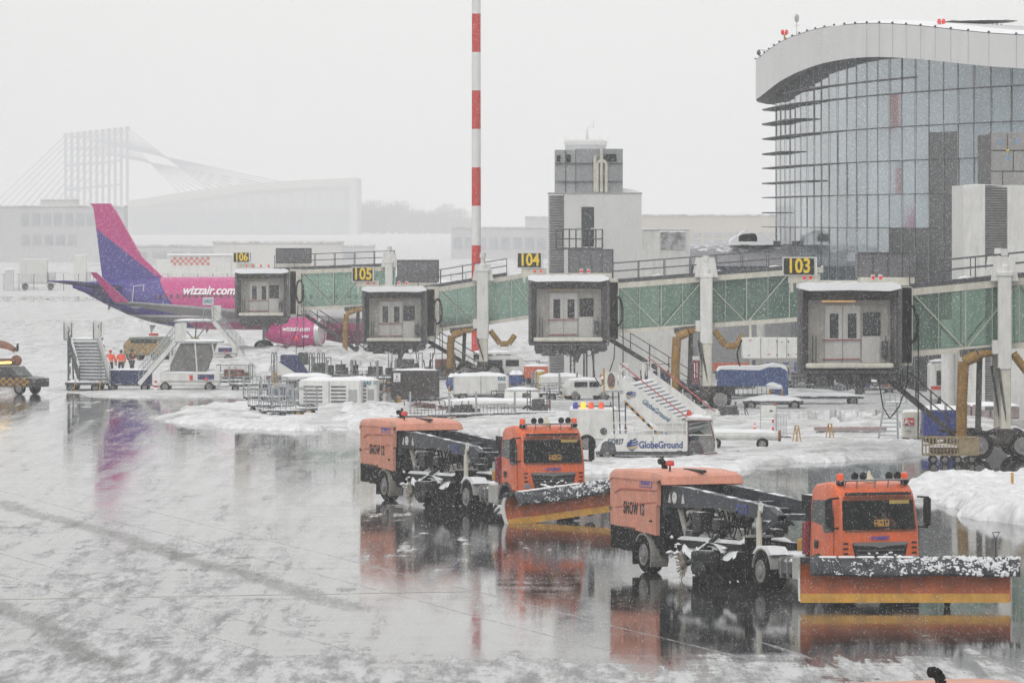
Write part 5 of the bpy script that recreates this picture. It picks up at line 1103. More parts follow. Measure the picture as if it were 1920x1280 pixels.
def person(loc, rz, label, group, jacket=HV, hat=None, pose='stand', arms=((.30,.06,1.02),(.28,.10,.78)), vest=False):
    r = empty('person', loc, rz, label, 'person', group)
    sit = pose == 'sit'; dz = -.42 if sit else 0     # faces -y
    hip = (0,0,.95+dz); chest = (0,-.02,1.32+dz); neck = (0,-.01,1.50+dz); head = (0,-.03,1.64+dz); top = (0,-.02,1.74+dz)
    legs = []
    for s in (-1,1):
        h0 = (s*.10,0,.90+dz)
        if sit: kn = (s*.14,-.46,.52); an = (s*.14,-.48,.08)
        else: kn = (s*.12,-.03,.50); an = (s*.13,.02,.09)
        legs.append([(hip,.14),(h0,.095),(kn,.06),(an,.045),((an[0],an[1]-.16,.045),.04)])
    ars = []
    for s, (ex, ey, ez), (hx, hy, hz) in ((-1,arms[0],arms[1]),(1,arms[0],arms[1])):
        ars.append([(chest,.16),((s*.19,0,1.44+dz),.065),((s*ex,-ey,ez+.12+dz),.045),((s*hx,-hy-.1,hz+.12+dz),.032),((s*hx,-hy-.14,hz+.03+dz),.034)])
    body = skin_mesh('body', [[(hip,.14),(chest,(.16,.11)),(neck,.055),(head,(.085,.1)),(top,.07)]]+legs+ars, SKIN, r)
    hm_ = MB()                                        # fingers, nose and ears join the body
    for s in (-1,1):
        hx, hy, hz = s*arms[1][0], -arms[1][1]-.15, arms[1][2]+.02+dz
        for k in range(4): x = hx-.027+.018*k; L_ = (.07,.08,.075,.06)[k]; hm_.path([(x,hy,hz),(x,hy-.008,hz-L_*.55),(x,hy-.0,hz-L_)],.009,5)
        hm_.path([(hx-s*.03,hy,hz+.03),(hx-s*.055,hy-.02,hz),(hx-s*.055,hy-.03,hz-.03)],.010,5)
        hm_.lathe((s*.088,-.02,1.64+dz),[(.01,-.01),(.028,0),(.01,.01)],8,'x')
    hm_.prism([(-.10,1.62+dz),(-.145,1.61+dz),(-.105,1.67+dz)],-.012,.012,'x')
    e = hm_.build('fingers', SKIN); import bmesh; bm = bmesh.new(); bm.from_mesh(body.data); bm.from_mesh(e.data); bm.to_mesh(body.data); bm.free(); bpy.data.objects.remove(e)
    ja = [[((0,0,.84+dz),(.19,.15)),((0,0,1.05+dz),(.185,.15)),((0,-.02,1.32+dz),(.20,.14)),((0,-.01,1.49+dz),(.085,.08))]]
    for s in (-1,1): ja.append([((0,-.02,1.32+dz),(.20,.14)),((s*.2,0,1.43+dz),.088),((s*arms[0][0],-arms[0][1],arms[0][2]+.12+dz),.068),((s*arms[1][0],-arms[1][1]-.09,arms[1][2]+.14+dz),.052)])
    jk = skin_mesh('jacket', ja, jacket, r)
    if vest: skin_mesh('hi_vis_vest', [[((0,0,.98+dz),(.20,.165)),((0,-.02,1.30+dz),(.215,.155)),((0,-.01,1.44+dz),(.15,.11))]], HV, r)
    b = MB(); b.lathe((0,0,0),[(.205,1.02+dz),(.21,1.04+dz),(.205,1.07+dz)],18); b.v = [(x,y*.82,z) for x,y,z in b.v]; b.build('reflective_band', REFL, jk)
    tr = [[((0,0,.93+dz),(.155,.125))]+[(c[0],rr) for c,rr in zip([l for l in lg[1:4]],(.108,.078,.066))] for lg in legs]
    skin_mesh('trousers', tr, TRO, r)
    for s, lg in zip((-1,1), legs): a = lg[3][0]; MB().rbox(a[0]-.05,a[0]+.05,a[1]-.20,a[1]+.07,0 if not sit else -.0,.11,.025).build('boot', BLKP, r)
    hc = MB(); hc.lathe((0,-.015,1.63+dz),[(.10,-.02),(.112,.04),(.10,.11),(.05,.155),(.01,.165)],14); hc.v = [(x,y+(.01 if z<1.66+dz else 0),z) for x,y,z in hc.v]; hc.build('cap' if hat else 'hair', hat or HAIR, r, smooth=True)
    f = MB()
    for s in (-1,1): f.lathe((s*.032,-.118,1.655+dz),[(.003,-.006),(.012,0),(.003,.004)],8,'y')
    f.box(-.028,.028,-.122,-.116,1.575+dz,1.582+dz).build('face_features', HAIR, r)
    return r
REDH = MT('red_cap', (.55,.02,.03), .7)
for px, top, lb, hat, rz, vest, jk in ((207,656,'worker in orange jacket and red cap, leftmost of three behind the blue cart',REDH,R(170),0,HV),(227,657,'worker in orange jacket and dark cap, middle of three behind the blue cart',TRO,R(195),0,HV)):
    person(((px-960)*380/F,380,0), rz, lb, 'ground crew standing behind the blue cart', jk, hat, vest=vest)
person(((247-960)*383/F,383,0), R(60), 'worker in dark clothes with an orange vest, turned sideways, rightmost of the three', 'ground crew standing behind the blue cart', TRO, TRO, arms=((.26,.18,1.08),(.12,.34,1.12)), vest=True)
def in_truck(x0, y0, a, b, z): return (x0+a*s_+b*c_, y0-a*c_+b*s_, z)
p = person(in_truck(9.59,157.7,.62,.50,1.16), TH, 'driver in an orange jacket seated behind the windscreen of truck SNOW 13', 'truck drivers at the wheel', MT('dim_orange_jacket',(.30,.05,.03),.8), None, 'sit', ((.26,.16,1.10),(.16,.36,1.02)))
p = person(in_truck(.93,201.0,.62,.50,1.16), TH, 'driver in dark clothes seated behind the windscreen of truck SNOW 12', 'truck drivers at the wheel', TRO, None, 'sit', ((.26,.16,1.10),(.16,.36,1.02)))
# ---------------------------------------------------------------- ground equipment helpers
def fr(px, py): Y = F*CH/(py-HZ); return (px-960)*Y/F, Y, F/Y
def thing(name, px, py, rz, label, cat, group=None): x, Y, s = fr(px, py); return empty(name, (x, Y, 0), R(rz), label, cat, group), s
def wheels(r, xs, ys, rad=.3, w=.2, snow=False):
    for x in xs:
        for y in ys: wheel(r, x, y, rad, w, -1 if y < 0 else 1)
def snowcap(r, x0, x1, y0, y1, z, h=.14, name='snow_cap', seed=1, nx=14, ny=6):
    rn = random.Random(seed); ph = rn.random()*6
    g = MB(); g.grid(lambda u,v: (x0+(x1-x0)*u, y0+(y1-y0)*v, z-.02+(h*min(1,6*u,6*(1-u),4*v,4*(1-v))*(.75+.25*math.sin(u*9+ph)*math.cos(v*5+ph)+.12*rn.random()) if 0<u<1 and 0<v<1 else -.03)), nx, ny); return g.build(name, SNOW, r, smooth=True)
# ---- three passenger stairs
def stairs_a():
    r, s = thing('passenger_stairs', 160, 733, 0, 'grey mobile passenger stairs facing the camera at the left, two upright panels on top', 'passenger stairs', 'passenger stairs on the apron')
    m = MB(); A = Vector((-.30,1.6,3.05)); B_ = Vector((.70,-1.9,.55)); n = 13; w_ = .88
    for k in range(n):
        c = A.lerp(B_, (k+.5)/n); m.box(c.x-w_,c.x+w_,c.y-.16,c.y+.16,c.z-.03,c.z+.03); m.box(c.x-w_,c.x+w_,c.y+.15,c.y+.17,c.z-.14,c.z)
    m.build('steps', GALV, r)
    for t in (-1,1):
        a, b = A+Vector((t*(w_+.05),0,0)), B_+Vector((t*(w_+.05),0,0)); q = MB(); q.add([a+Vector((0,0,-.2)),b+Vector((0,0,-.2)),b+Vector((0,0,.75)),a+Vector((0,0,.75))]+[v+Vector((.04,0,0)) for v in (a+Vector((0,0,-.2)),b+Vector((0,0,-.2)),b+Vector((0,0,.75)),a+Vector((0,0,.75)))],[(0,1,2,3),(7,6,5,4),(0,4,5,1),(1,5,6,2),(2,6,7,3),(3,7,4,0)]).build('balustrade' , WHTC if t>0 else DGREY, r)
        MB().bar(a+Vector((0,0,1.05)),b+Vector((0,0,1.05)),.05).bar(a+Vector((0,0,.1)),a+Vector((0,0,1.05)),.05).bar(b,b+Vector((0,0,1.05)),.05).build('handrail', DGREY, r)
    MB().box(-1.45,.85,1.4,3.6,3.06,3.16).build('platform', GALV, r); snowcap(r,-1.4,.8,1.45,3.5,3.17,.1)
    for x in (-1.42,.38):
        q = MB().rbox(x,x+.48,1.45,1.5,3.16,4.12,.02).rbox(x,x+.48,3.4,3.45,3.16,4.12,.02).build('upright_panel', WHTC, r); MB().bar((x,1.44,3.15),(x,1.44,4.2),.05).bar((x+.48,1.44,3.15),(x+.48,1.44,4.2),.05).build('panel_frame', DGREY, q)
    m = MB(); m.rbox(-1.1,1.3,-2.0,2.6,.42,.62,.05)
    for x in (-.9,.8): m.bar((x,2.3,.6),(x-.1,2.3,3.05),.1).bar((x,-.4,.6),(x-.2,2.2,2.8),.08)
    m.bar((-1.05,.4,.6),(-1.15,1.5,3.0),.14); m.build('chassis', DGREY, r); snowcap(r,-1.1,1.3,-2.05,-.4,.63,.14,seed=4); wheels(r,(-.75,.75),(-1.7,1.9),.28,.2)
    m = MB()
    for x in (-.55,1.0): m.bar((x,-2.0,.1),(x+.1,-2.0,.75),.06)
    m.build('jack_leg', YEL, r)
stairs_a()
def stairs_b(px, py, sc, rz, label, flip, board=None, clad=True):
    r, s = thing('passenger_stairs', px, py, rz, label, 'passenger stairs', 'passenger stairs on the apron'); f = -1 if flip else 1
    m = MB(); P = Vector((f*-.5,-.9,3.0)); Q = Vector((f*-2.7,-.9,.45)); n = 13
    for k in range(n): c = P.lerp(Q,(k+.5)/n); m.box(c.x-.16,c.x+.16,-.9,.9,c.z-.02,c.z+.03)
    m.build('steps', GALV, r)
    for y in (-.95,.95):
        a = Vector((P.x,y,P.z)); b = Vector((Q.x,y,Q.z)); up = Vector((0,0,1))
        q = MB(); q.bar(a,b,.06,.26); q.build('stringer', WHTC, r); h = MB()
        for z in (.35,.7,1.05): h.bar(a+up*z,b+up*z,.04)
        for k in range(9): c = a.lerp(b,k/8); h.bar(c,c+up*1.05,.035)
        h.build('railing', GALV, r)
        MB().rbox(min(P.x,P.x+f*.1),max(P.x,P.x+f*.1)+.5,y-.02,y+.03,3.05,4.15,.02).build('upright_panel', WHTC, r)
    MB().box(min(P.x,P.x+f*2.9),max(P.x,P.x+f*2.9),-1.0,1.0,2.95,3.07).build('platform', GALV, r); snowcap(r,min(P.x,P.x+f*2.9),max(P.x,P.x+f*2.9),-1,1,3.08,.12,seed=8)
    m = MB(); x1 = f*2.0
    if clad: m.add([(f*-.2,-.85,2.9),(f*2.0,-.85,2.9),(f*1.4,-.85,1.2),(f*-1.2,-.85,.7),(f*-.2,.85,2.9),(f*2.0,.85,2.9),(f*1.4,.85,1.2),(f*-1.2,.85,.7)],[(0,1,2,3),(7,6,5,4),(0,4,5,1),(1,5,6,2),(2,6,7,3),(3,7,4,0)])
    else: m.bar((f*-.2,-.85,2.9),(f*1.6,-.85,.6),.08).bar((f*2,-.85,2.9),(f*0,-.85,.6),.08)
    m.build('under_cladding', MT('stair_grey',(.17,.17,.165),.7,var=.3,dirt=.4), r)
    m = MB(); m.rbox(-1.5,2.2,-1.0,1.0,.35,.62,.06)
    for x in (-.9,f*.9,f*2.2): m.bar((x,-.9,.5),(x*.8,-.9,2.95),.08)
    m.build('chassis', WHT, r); wheels(r,(-1.1,1.6),(-.9,.9),.3,.2)
    t = MB().rbox(-1.4,2.3,-1.1,.9,.6,1.15,.08).build('engine_cover', WHT, r); snowcap(r,-1.4,2.3,-1.1,.9,1.16,.2,seed=3)
    m = MB().box(.9,1.9,-1.13,-1.1,.75,1.05).build('window_panel', NAVY, t); MB().box(.4,.6,-1.13,-1.1,.7,1.0).box(1.3,1.5,-1.16,-1.13,.7,.85).build('red_mark', RED, t)
    if board:
        q = MB().rbox(-.25,.55,-1.02,-.98,4.2,4.75,.02).build('number_board', WHT, r); text('number',board,MT('board_blue',(.02,.20,.38),.5),q,.42,TM((.15,-1.03,4.47),(1,0,0),(0,-1,0)),.012,.85); MB().tube((-.2,-1,3),(-.2,-1,4.3),.03).tube((.5,-1,3),(.5,-1,4.3),.03).build('board_post', GALV, q)
    return r
stairs_b(345, 733, 1, 0, 'mobile passenger stairs with a snowy platform beside the red and white striped post', False)
stairs_b(388, 678, 1, 0, 'mobile passenger stairs at the rear door of the pink airliner, carrying a number board', True, 'S403', False)
# ---- carts and dollies
def box_cart(px, py, rz, L_, W_, H_, m_, label, cat='cart', group=None, z0=.45, snow=.12, name='baggage_cart', posts=True):
    r, s = thing(name, px, py, rz, label, cat, group); MB().rbox(-L_/2,L_/2,-W_/2,W_/2,z0-.12,z0,.03).build('chassis', DGREY, r)
    b = MB().rbox(-L_/2,L_/2,-W_/2,W_/2,z0,z0+H_,.03).build('box_body', m_, r)
    if posts:
        m = MB()
        for k in range(6): x = -L_/2+L_*k/5; m.bar((x,-W_/2-.01,z0),(x,-W_/2-.01,z0+H_),.03)
        m.build('ribs', DGREY, b)
    if snow: snowcap(r,-L_/2,L_/2,-W_/2,W_/2,z0+H_,snow,seed=int(px))
    wheels(r,(-L_*.36,L_*.36),(-W_/2+.1,W_/2-.1),.24,.16); MB().bar((L_/2,0,z0-.1),(L_/2+.7,0,.25),.06).build('tow_bar', DGREY, r); return r
box_cart(242, 733, 0, 2.75, 1.5, .85, NAVY, 'dark blue open-sided baggage cart between two passenger stairs')
box_cart(779, 752, 0, 2.75, 1.9, 1.55, MT('brown_container',(.055,.048,.045),.7,var=.3,sc=6,snow=.3), 'tall dark brown container cart with a white notice on its side', 'cart', None, .25)
def notice(px, py, w_, h, label=None): pass
def flat_dolly(px, py, rz, L_, label, group, frame=True, snow=True):
    r, s = thing('baggage_dolly', px, py, rz, label, 'dolly', group); MB().rbox(-L_/2,L_/2,-.75,.75,.38,.5,.03).build('deck', DGREY, r); wheels(r,(-L_*.36,L_*.36),(-.62,.62),.2,.13); q_ = None if not snow else snowcap(r,-L_/2,L_/2,-.72,.72,.51,.08,seed=int(px*3))
    if frame:
        for x in (-L_/2,L_/2):
            m = MB(); m.path([(x,-.7,.5),(x,-.7,1.5),(x,-.6,1.6),(x,.6,1.6),(x,.7,1.5),(x,.7,.5)],.035,5)
            for k in range(7): m.tube((x,-.6+k*.2,.5),(x,-.6+k*.2,1.55),.012,4)
            m.build('end_frame', GALV, r)
        m = MB()
        for z in (.75,.95): m.tube((-L_/2,-.72,z),(L_/2,-.72,z),.02,4)
        for k in range(12): x = -L_/2+L_*k/11; m.tube((x,-.72,.5),(x,-.72,.95),.012,4)
        m.build('side_rail', DGREY, r)
    MB().bar((L_/2,0,.4),(L_/2+.8,0,.2),.05).build('tow_bar', YEL, r); return r
dl = [(424,728,3.0,'dolly with hooped end frames, left one of the pair right of the stairs'),(470,734,2.6,'dolly with hooped end frames, right one of the pair right of the stairs')]
for px, py, L_, lb in dl: flat_dolly(px, py, 4, L_, lb, 'empty hoop-frame dollies')
for k, (px, py, rz) in enumerate(((508,776,-50),(530,786,-48),(552,782,-52),(566,768,-46),(498,760,-45))):
    flat_dolly(px, py, rz, 2.2, ('dark trolley at the left front of the tangled heap by the snow bank','dark trolley lying lowest in the tangled heap by the wet inlet','dark trolley in the middle of the tangled heap by the snow bank','dark trolley at the right end of the tangled heap','dark trolley at the rear left of the tangled heap')[k], 'tangled heap of dark trolleys', True)
for k in range(7):
    px = 765+k*41; flat_dolly(px, 796-k*1.2, 2, 2.0, 'flat dark dolly in the row behind truck SNOW 12, number %s from the left' % ('one','two','three','four','five','six','seven')[k], 'row of flat dark dollies', k % 3 == 1, False)
for k,(px,py,w_) in enumerate(((660,724,3.2),(700,722,2.8),(1000,752,3.0),(1040,748,2.6),(960,748,2.8))):
    flat_dolly(px, py, -3, w_, ('rail-sided dolly below the middle jet bridge wheels','rail-sided dolly just left of the brown container','rail-sided dolly right of the white power units','rail-sided dolly at the right end behind the snowy pipe','rail-sided dolly between the power unit and the pipe')[k], 'rail-sided dollies in the snow', True)
# ---- ground power units
def gpu(px, py, rz, L_, H_, label, txt=None, louv=True, group='white ground power units'):
    r, s = thing('ground_power_unit', px, py, rz, label, 'power unit', group)
    b = MB().rbox(-L_/2,L_/2,-.8,.8,.4,.4+H_,.08).build('housing', WHT, r); MB().rbox(-L_/2,L_/2,-.75,.75,.25,.4,.03).build('chassis', DGREY, r); wheels(r,(-L_*.33,L_*.33),(-.7,.7),.27,.18); snowcap(r,-L_/2,L_/2,-.8,.8,.4+H_,.2,seed=int(px))
    if louv:
        m = MB()
        for k in range(5): z = .55+(H_-.35)*k/5; m.box(-L_*.42,-L_*.12,-.83,-.80,z,z+.09); m.box(L_*.02,L_*.26,-.83,-.80,z,z+.09)
        m.build('air_vents', DGREY, b)
    MB().box(-L_*.02,L_*.0,-.815,-.8,.45,.35+H_).box(L_*.30,L_*.44,-.82,-.8,.5,.3+H_*.7).build('service_door', GREY, b)
    if txt: text('unit_number', txt, MT('teal_lettering',(.02,.16,.22),.6), b, .30, TM((L_*.36,-.83,.22+H_),(1,0,0),(0,-1,0)), .008, .9)
    MB().bar((L_/2,0,.4),(L_/2+.7,0,.3),.06).build('tow_bar', YEL, r); return r
gpu(622, 772, -6, 3.4, 1.35, 'white louvred power unit behind the tangled dark trolleys', None)
gpu(668, 771, -4, 2.4, 1.35, 'white louvred power unit marked EAS 10 beside a blue bag', 'EAS 10')
gpu(902, 752, 2, 3.2, 1.1, 'white power unit marked EAS beside the snow-laden tank', 'EAS', False)
gpu(1052, 742, 2, 2.6, .8, 'low white unit just left of the ladder frame', None, False)
gpu(575, 742, 3, 3.0, .8, 'low snow-covered unit right under the blue belt loader', None, True)
def belt_loader():
    r, s = thing('belt_loader', 556, 722, 0, 'dark blue belt loader with upright rails and a red beacon on a pole', 'belt loader')
    MB().rbox(-1.9,2.0,-.8,.8,.35,.62,.05).build('chassis', MT('rusty_deck',(.16,.07,.05),.7,snow=.6), r); wheels(r,(-1.2,1.3),(-.8,.8),.3,.2)
    b = MB().rbox(-1.2,-.1,-.7,.7,.6,1.55,.06).build('engine_body', WHT, r); m = MB().add([(-1.1,-.72,1.5),(.0,-.72,1.9),(.9,-.72,.62),(.25,-.72,.62),(-1.1,.6,1.5),(0,.6,1.9),(.9,.6,.62),(.25,.6,.62)],[(0,1,2,3),(7,6,5,4),(0,4,5,1),(1,5,6,2),(2,6,7,3),(3,7,4,0)]).rbox(-1.0,.1,-.6,.6,1.5,1.95,.08).build('blue_cover', NAVY, r)
    for x in (.85,1.05,1.35,1.65,-1.55,-1.35): MB().path([(x,-.6,.6),(x,-.6,2.0),(x+.06,-.6,2.08),(x+.13,-.6,2.0),(x+.13,-.6,.6)],.03,5).build('upright', DGREY, r)
    MB().rbox(.1,.75,-.4,.3,1.3,2.1,.05).build('seat_back', DGREY, r); q = MB().tube((.0,-.5,1.8),(.0,-.5,2.85),.02).build('beacon_pole', DGREY, r); MB().lathe((0,-.5,2.85),[(.09,0),(.11,.06),(.08,.22),(.02,.25)],10).build('red_beacon', REDL, q)
belt_loader()
# ---- cones, posts, stands
def cone(px, py, h, label, stripes=True):
    r, s = thing('traffic_cone', px, py, 0, label, 'cone', 'orange traffic cones'); MB().rbox(-.19,.19,-.19,.19,0,.04,.01).build('base', RED, r)
    MB().lathe((0,0,.04),[(.13,0),(.03,h),(.01,h+.01)],14).build('body', MT('cone_orange',(.85,.09,.03),.5), r, smooth=True)
    for z0, z1 in ((.3,.5),(.7,.85)): f=lambda t:.13-.10*t+.004; MB().lathe((0,0,.04),[(f(z0),h*z0),(f(z1),h*z1)],14).build('white_band', WHTT, r)
cone(698, 770, .75, 'orange traffic cone on the snow bank left of the wooden pallet stack'); cone(1415, 818, .6, 'orange traffic cone beside the pipe trailer'); cone(404, 716, .45, 'small orange cone at the left end of the hoop-frame dollies'); cone(1300, 812, .5, 'small orange cone behind the airport stair truck')
r, s = thing('striped_post', 292, 735, 0, 'red and white striped post standing at the front edge of the snow', 'post')
for k in range(5): MB().lathe((0,0,k*.14),[(.13-.012*k,0),(.125-.012*k,.14)],14).build('red_band' if k%2==0 else 'white_band', RED if k%2==0 else WHTT, r)
MB().rbox(-.22,.22,-.22,.22,0,.05,.02).build('base', RUB, r)
def trestle(px, py, h, label, ms=YEL):
    r, s = thing('yellow_trestle', px, py, 20, label, 'trestle', 'yellow A-shaped trestles'); m = MB()
    for y in (-.2,.2): m.bar((-.14,y,0),(0,y,h),.04).bar((.14,y,0),(0,y,h),.04)
    m.bar((0,-.2,h),(0,.2,h),.04).bar((-.08,-.2,h*.4),(.08,-.2,h*.4),.03); m.build('frame', ms, r)
trestle(1494, 832, .85, 'yellow A-shaped trestle right of the pipe trailer'); trestle(1128, 740, 1.2, 'orange A-shaped trestle just left of the white stair truck platform', MT('orange_wood',(.6,.22,.06),.6)); trestle(1556, 826, .8, 'yellow trestle leaning by the long low bumper'); trestle(748, 775, .9, 'yellow trestle at the left foot of the brown container'); trestle(516, 728, 1.0, 'yellow trestle right of the hoop-frame dollies')
for k,(px,py,sx,lb) in enumerate(((968,742,1,'small machine wrapped in a blue and white tarp behind the white tank'),(692,762,.9,'bright blue plastic bag heap next to the EAS 10 unit'),(853,742,1.1,'snow-topped machine between the brown container and the EAS unit'))):
    r, s = thing('wrapped_machine', px, py, 0, lb, 'wrapped machine', None); rn = random.Random(k); h=(1.35,.55,1.2)[k]
    m = MB(); m.grid(lambda u,v: ((.5*sx+.08*math.sin(u*31+k))*math.cos(2*math.pi*u)*math.sin(math.pi*(.12+.8*(1-v)))**.5,(.4+.05*math.cos(u*23))*math.sin(2*math.pi*u)*math.sin(math.pi*(.12+.8*(1-v)))**.5,h*(.25+.75*v)+.05*math.sin(u*40+v*9)),28,7); m.build('tarp', (BLUE,MT('bag_blue',(.03,.16,.50),.4),MT('tarp_navy',(.05,.08,.22),.5,snow=.9))[k], r, smooth=True)
    if k != 1:
        MB().bar((-.4,-.4,0),(-.3,-.2,h*.7),.06).bar((.45,-.4,0),(.35,-.1,h),.06).bar((.3,.3,0),(.2,.1,h*.6),.06).build('stand', YEL, r)
        snowcap(r,-.42,.42,-.35,.35,h*.97,.22,seed=k)
# ---- long snowy pipe / boom trailer and tank
def boom(px, py, L_, rz, label):
    r, s = thing('towbar_trailer', px, py, rz, label, 'tow bar trailer'); MB().tube((-L_/2,0,.62),(L_/2,0,.62),.21,14).build('pipe', WHT, r, smooth=True); MB().lathe((L_/2,0,.62),[(.26,0),(.26,.12),(.12,.13),(.10,.0)],16,'x').build('pipe_flange', MT('rust',(.22,.08,.04),.8), r)
    snowcap(r,-L_/2,L_/2,-.18,.18,.80,.16,seed=3); MB().bar((-L_*.3,-.5,.3),(-L_*.3,.5,.3),.1).bar((L_*.3,-.5,.3),(L_*.3,.5,.3),.1).bar((-L_*.3,0,.3),(-L_*.3,0,.5),.2).bar((L_*.3,0,.3),(L_*.3,0,.5),.2).build('axle', DGREY, r); wheels(r,(-L_*.3,L_*.3),(-.5,.5),.26,.16); return r
boom(1385, 842, 3.6, -3, 'white tow bar trailer with a rusty pipe end to the right of the stair truck'); b_ = boom(930, 778, 5.6, 1, 'long snow-buried white pipe lying behind the front truck roofs'); boom(1118, 836, 2.6, 2, 'short pale pipe trailer just left of the stair truck')
# ---- wooden pallets
r, s = thing('pallet_stack', 758, 792, 5, 'low stack of wet brown pallets at the snow edge behind truck SNOW 12', 'pallets'); m = MB()
for k in range(3):
    for j in range(6): m.box(-.9,.9,-.6+j*.22,-.45+j*.22,.12+k*.18,.15+k*.18)
    for j in range(3): m.box(-.9+j*.8,-.75+j*.8,-.6,.7,.0+k*.18,.12+k*.18)
m.build('planks', MT('wet_wood',(.14,.07,.05),.7,var=.4,sc=6,snow=.4), r)
# ---- road vehicles
def pickup():
    r, s = thing('follow_me_car', 12, 738, 150, 'yellow and black checkered pickup with a lit light bar at the left edge', 'car'); CK = MT('car_black',(.03,.03,.032),.35,dirt=.4)
    pr = [(-2.5,.45),(-2.5,.95),(-1.9,1.05),(-1.35,1.05),(-.75,1.66),(.95,1.70),(1.35,1.10),(2.45,1.06),(2.5,.45)]; b = MB(); vs = []
    for y, k in ((-.92,.12),(-.86,.03),(.86,.03),(.92,.12)): vs += [(x*(1-k*.05), y*(1-.13*max(0,z-1.0)), z-(k*.2 if z>1 else 0)) for x,z in pr]
    n = len(pr); b.add(vs,[(j*n+i,(j+1)*n+i,(j+1)*n+(i+1)%n,j*n+(i+1)%n) for j in range(3) for i in range(n)]+[tuple(range(n)),tuple(range(4*n-1,3*n-1,-1))]); bo = b.build('body', CK, r, smooth=True)
    for s_2 in (-1,1):
        m = MB()
        for i in range(18):
            for j in range(3):
                if (i+j)%2: m.box(-2.3+i*.25,-2.05+i*.25,min(s_2*.921,s_2*.935),max(s_2*.921,s_2*.935),.52+j*.16,.68+j*.16)
        m.build('checks', YEL, bo); MB().add([(-1.1,s_2*.90,1.1),(.95,s_2*.90,1.1),(.75,s_2*.86,1.55),(-.62,s_2*.86,1.55)],[(0,1,2,3)]).build('side_window', GLS, bo); MB().rbox(-1.0,-.85,s_2*.95-.06,s_2*.95+.12,1.05,1.2,.02).build('mirror', BLKP, bo)
    m = MB()
    for i in range(7):
        for j in range(2):
            if (i+j)%2: m.box(2.49,2.515,-.85+i*.25,-.60+i*.25,.6+j*.16,.76+j*.16)
    m.build('rear_checks', YEL, bo); MB().add([(-1.36,-.7,1.1),(-1.36,.7,1.1),(-.80,.66,1.6),(-.80,-.66,1.6)],[(3,2,1,0)]).build('windscreen', GLS, bo)
    for y in (-.7,.7): MB().rbox(-2.54,-2.48,y-.16,y+.16,.72,.9,.02).build('headlight', MT('lamp_glass',(.25,.25,.26),.15), bo); MB().rbox(2.5,2.54,y-.1,y+.1,.75,.95,.02).build('tail_light', RED, bo)
    q = MB().rbox(.0,.22,-.6,.6,1.72,1.80,.02).build('light_bar', BLKP, r); MB().rbox(-.02,.24,-.55,.55,1.80,1.94,.03).build('light_bar_lens', MT('lit_amber',(1,.62,.15),.4,emit=2.2,var=0), q)
    wheels(r,(-1.55,1.55),(-.8,.8),.36,.24)
pickup()
def blower():
    r, s = thing('snow_blower', 2, 700, 0, 'rusty orange domed snow blower behind the follow-me pickup at the left edge', 'snow blower'); ORB = MT('rusty_orange',(.28,.09,.03),.6,var=.5,dirt=.6)
    m = MB(); m.grid(lambda u,v: (-1.6+2.6*u, -1+2*v, .9+1.35*math.sin(math.pi*min(1,.15+.85*(1-u)))**.6*math.sin(math.pi*(.1+.8*v))**.4),14,8).rbox(-1.8,1.1,-1,1,.7,1.0,.05); m.build('hood', ORB, r, smooth=True)
    MB().rbox(-2.8,1.0,-.9,.9,.4,.75,.05).build('chassis', DGREY, r); MB().tube((-.7,-.5,2.1),(-.68,-.5,2.7),.08).tube((-.68,-.5,2.7),(-.55,-.5,2.85),.08).build('exhaust_pipe', RUB, r)
    m = MB(); m.bar((.9,-.9,1.6),(1.2,-1.1,1.9),.04).rbox(1.15,1.3,-1.15,-1.0,1.55,2.05,.03); m.build('mirror', BLKP, r); MB().lathe((1.1,-.6,.9),[(.3,-.3),(.38,0),(.3,.3)],14,'y').build('fan_housing', ORB, r); wheels(r,(-1.9,.4),(-.85,.85),.45,.3)
blower()
def checker_car():
    r, s = thing('checkered_van', 276, 676, -25, 'yellow and black checkered van with a red rooftop beacon seen beyond the workers', 'van')
    pr = [(-1.5,.4),(-1.55,1.2),(-1.0,1.75),(1.5,1.8),(1.7,1.2),(1.7,.4)]; b = MB().prism(pr,-.85,.85).build('body', MT('van_green_grey',(.20,.22,.17),.5,dirt=.3), r); m = MB()
    for i in range(13):
        for j in range(5):
            if (i+j)%2: m.box(-1.45+i*.24,-1.21+i*.24,-.87,-.85,.5+j*.2,.7+j*.2)
    m.build('checks', YEL, b); MB().box(-.9,1.3,-.88,-.87,1.32,1.62).build('side_window', GLS, b); MB().rbox(.3,.8,-.3,.3,1.85,2.05,.03).build('roof_beacon', RED, r); wheels(r,(-1,1.1),(-.75,.75),.33,.22)
    r, s = thing('yellow_tug', 378, 674, 0, 'small yellow baggage tug half hidden behind the middle passenger stairs', 'tug'); MB().rbox(-.8,.9,-.7,.7,.4,1.1,.15).rbox(-.8,-.2,-.6,.6,1.1,1.7,.1).build('body', MT('tug_yellow',(.35,.25,.05),.5,dirt=.4), r, smooth=True); wheels(r,(-.5,.6),(-.6,.6),.33,.22)
checker_car()
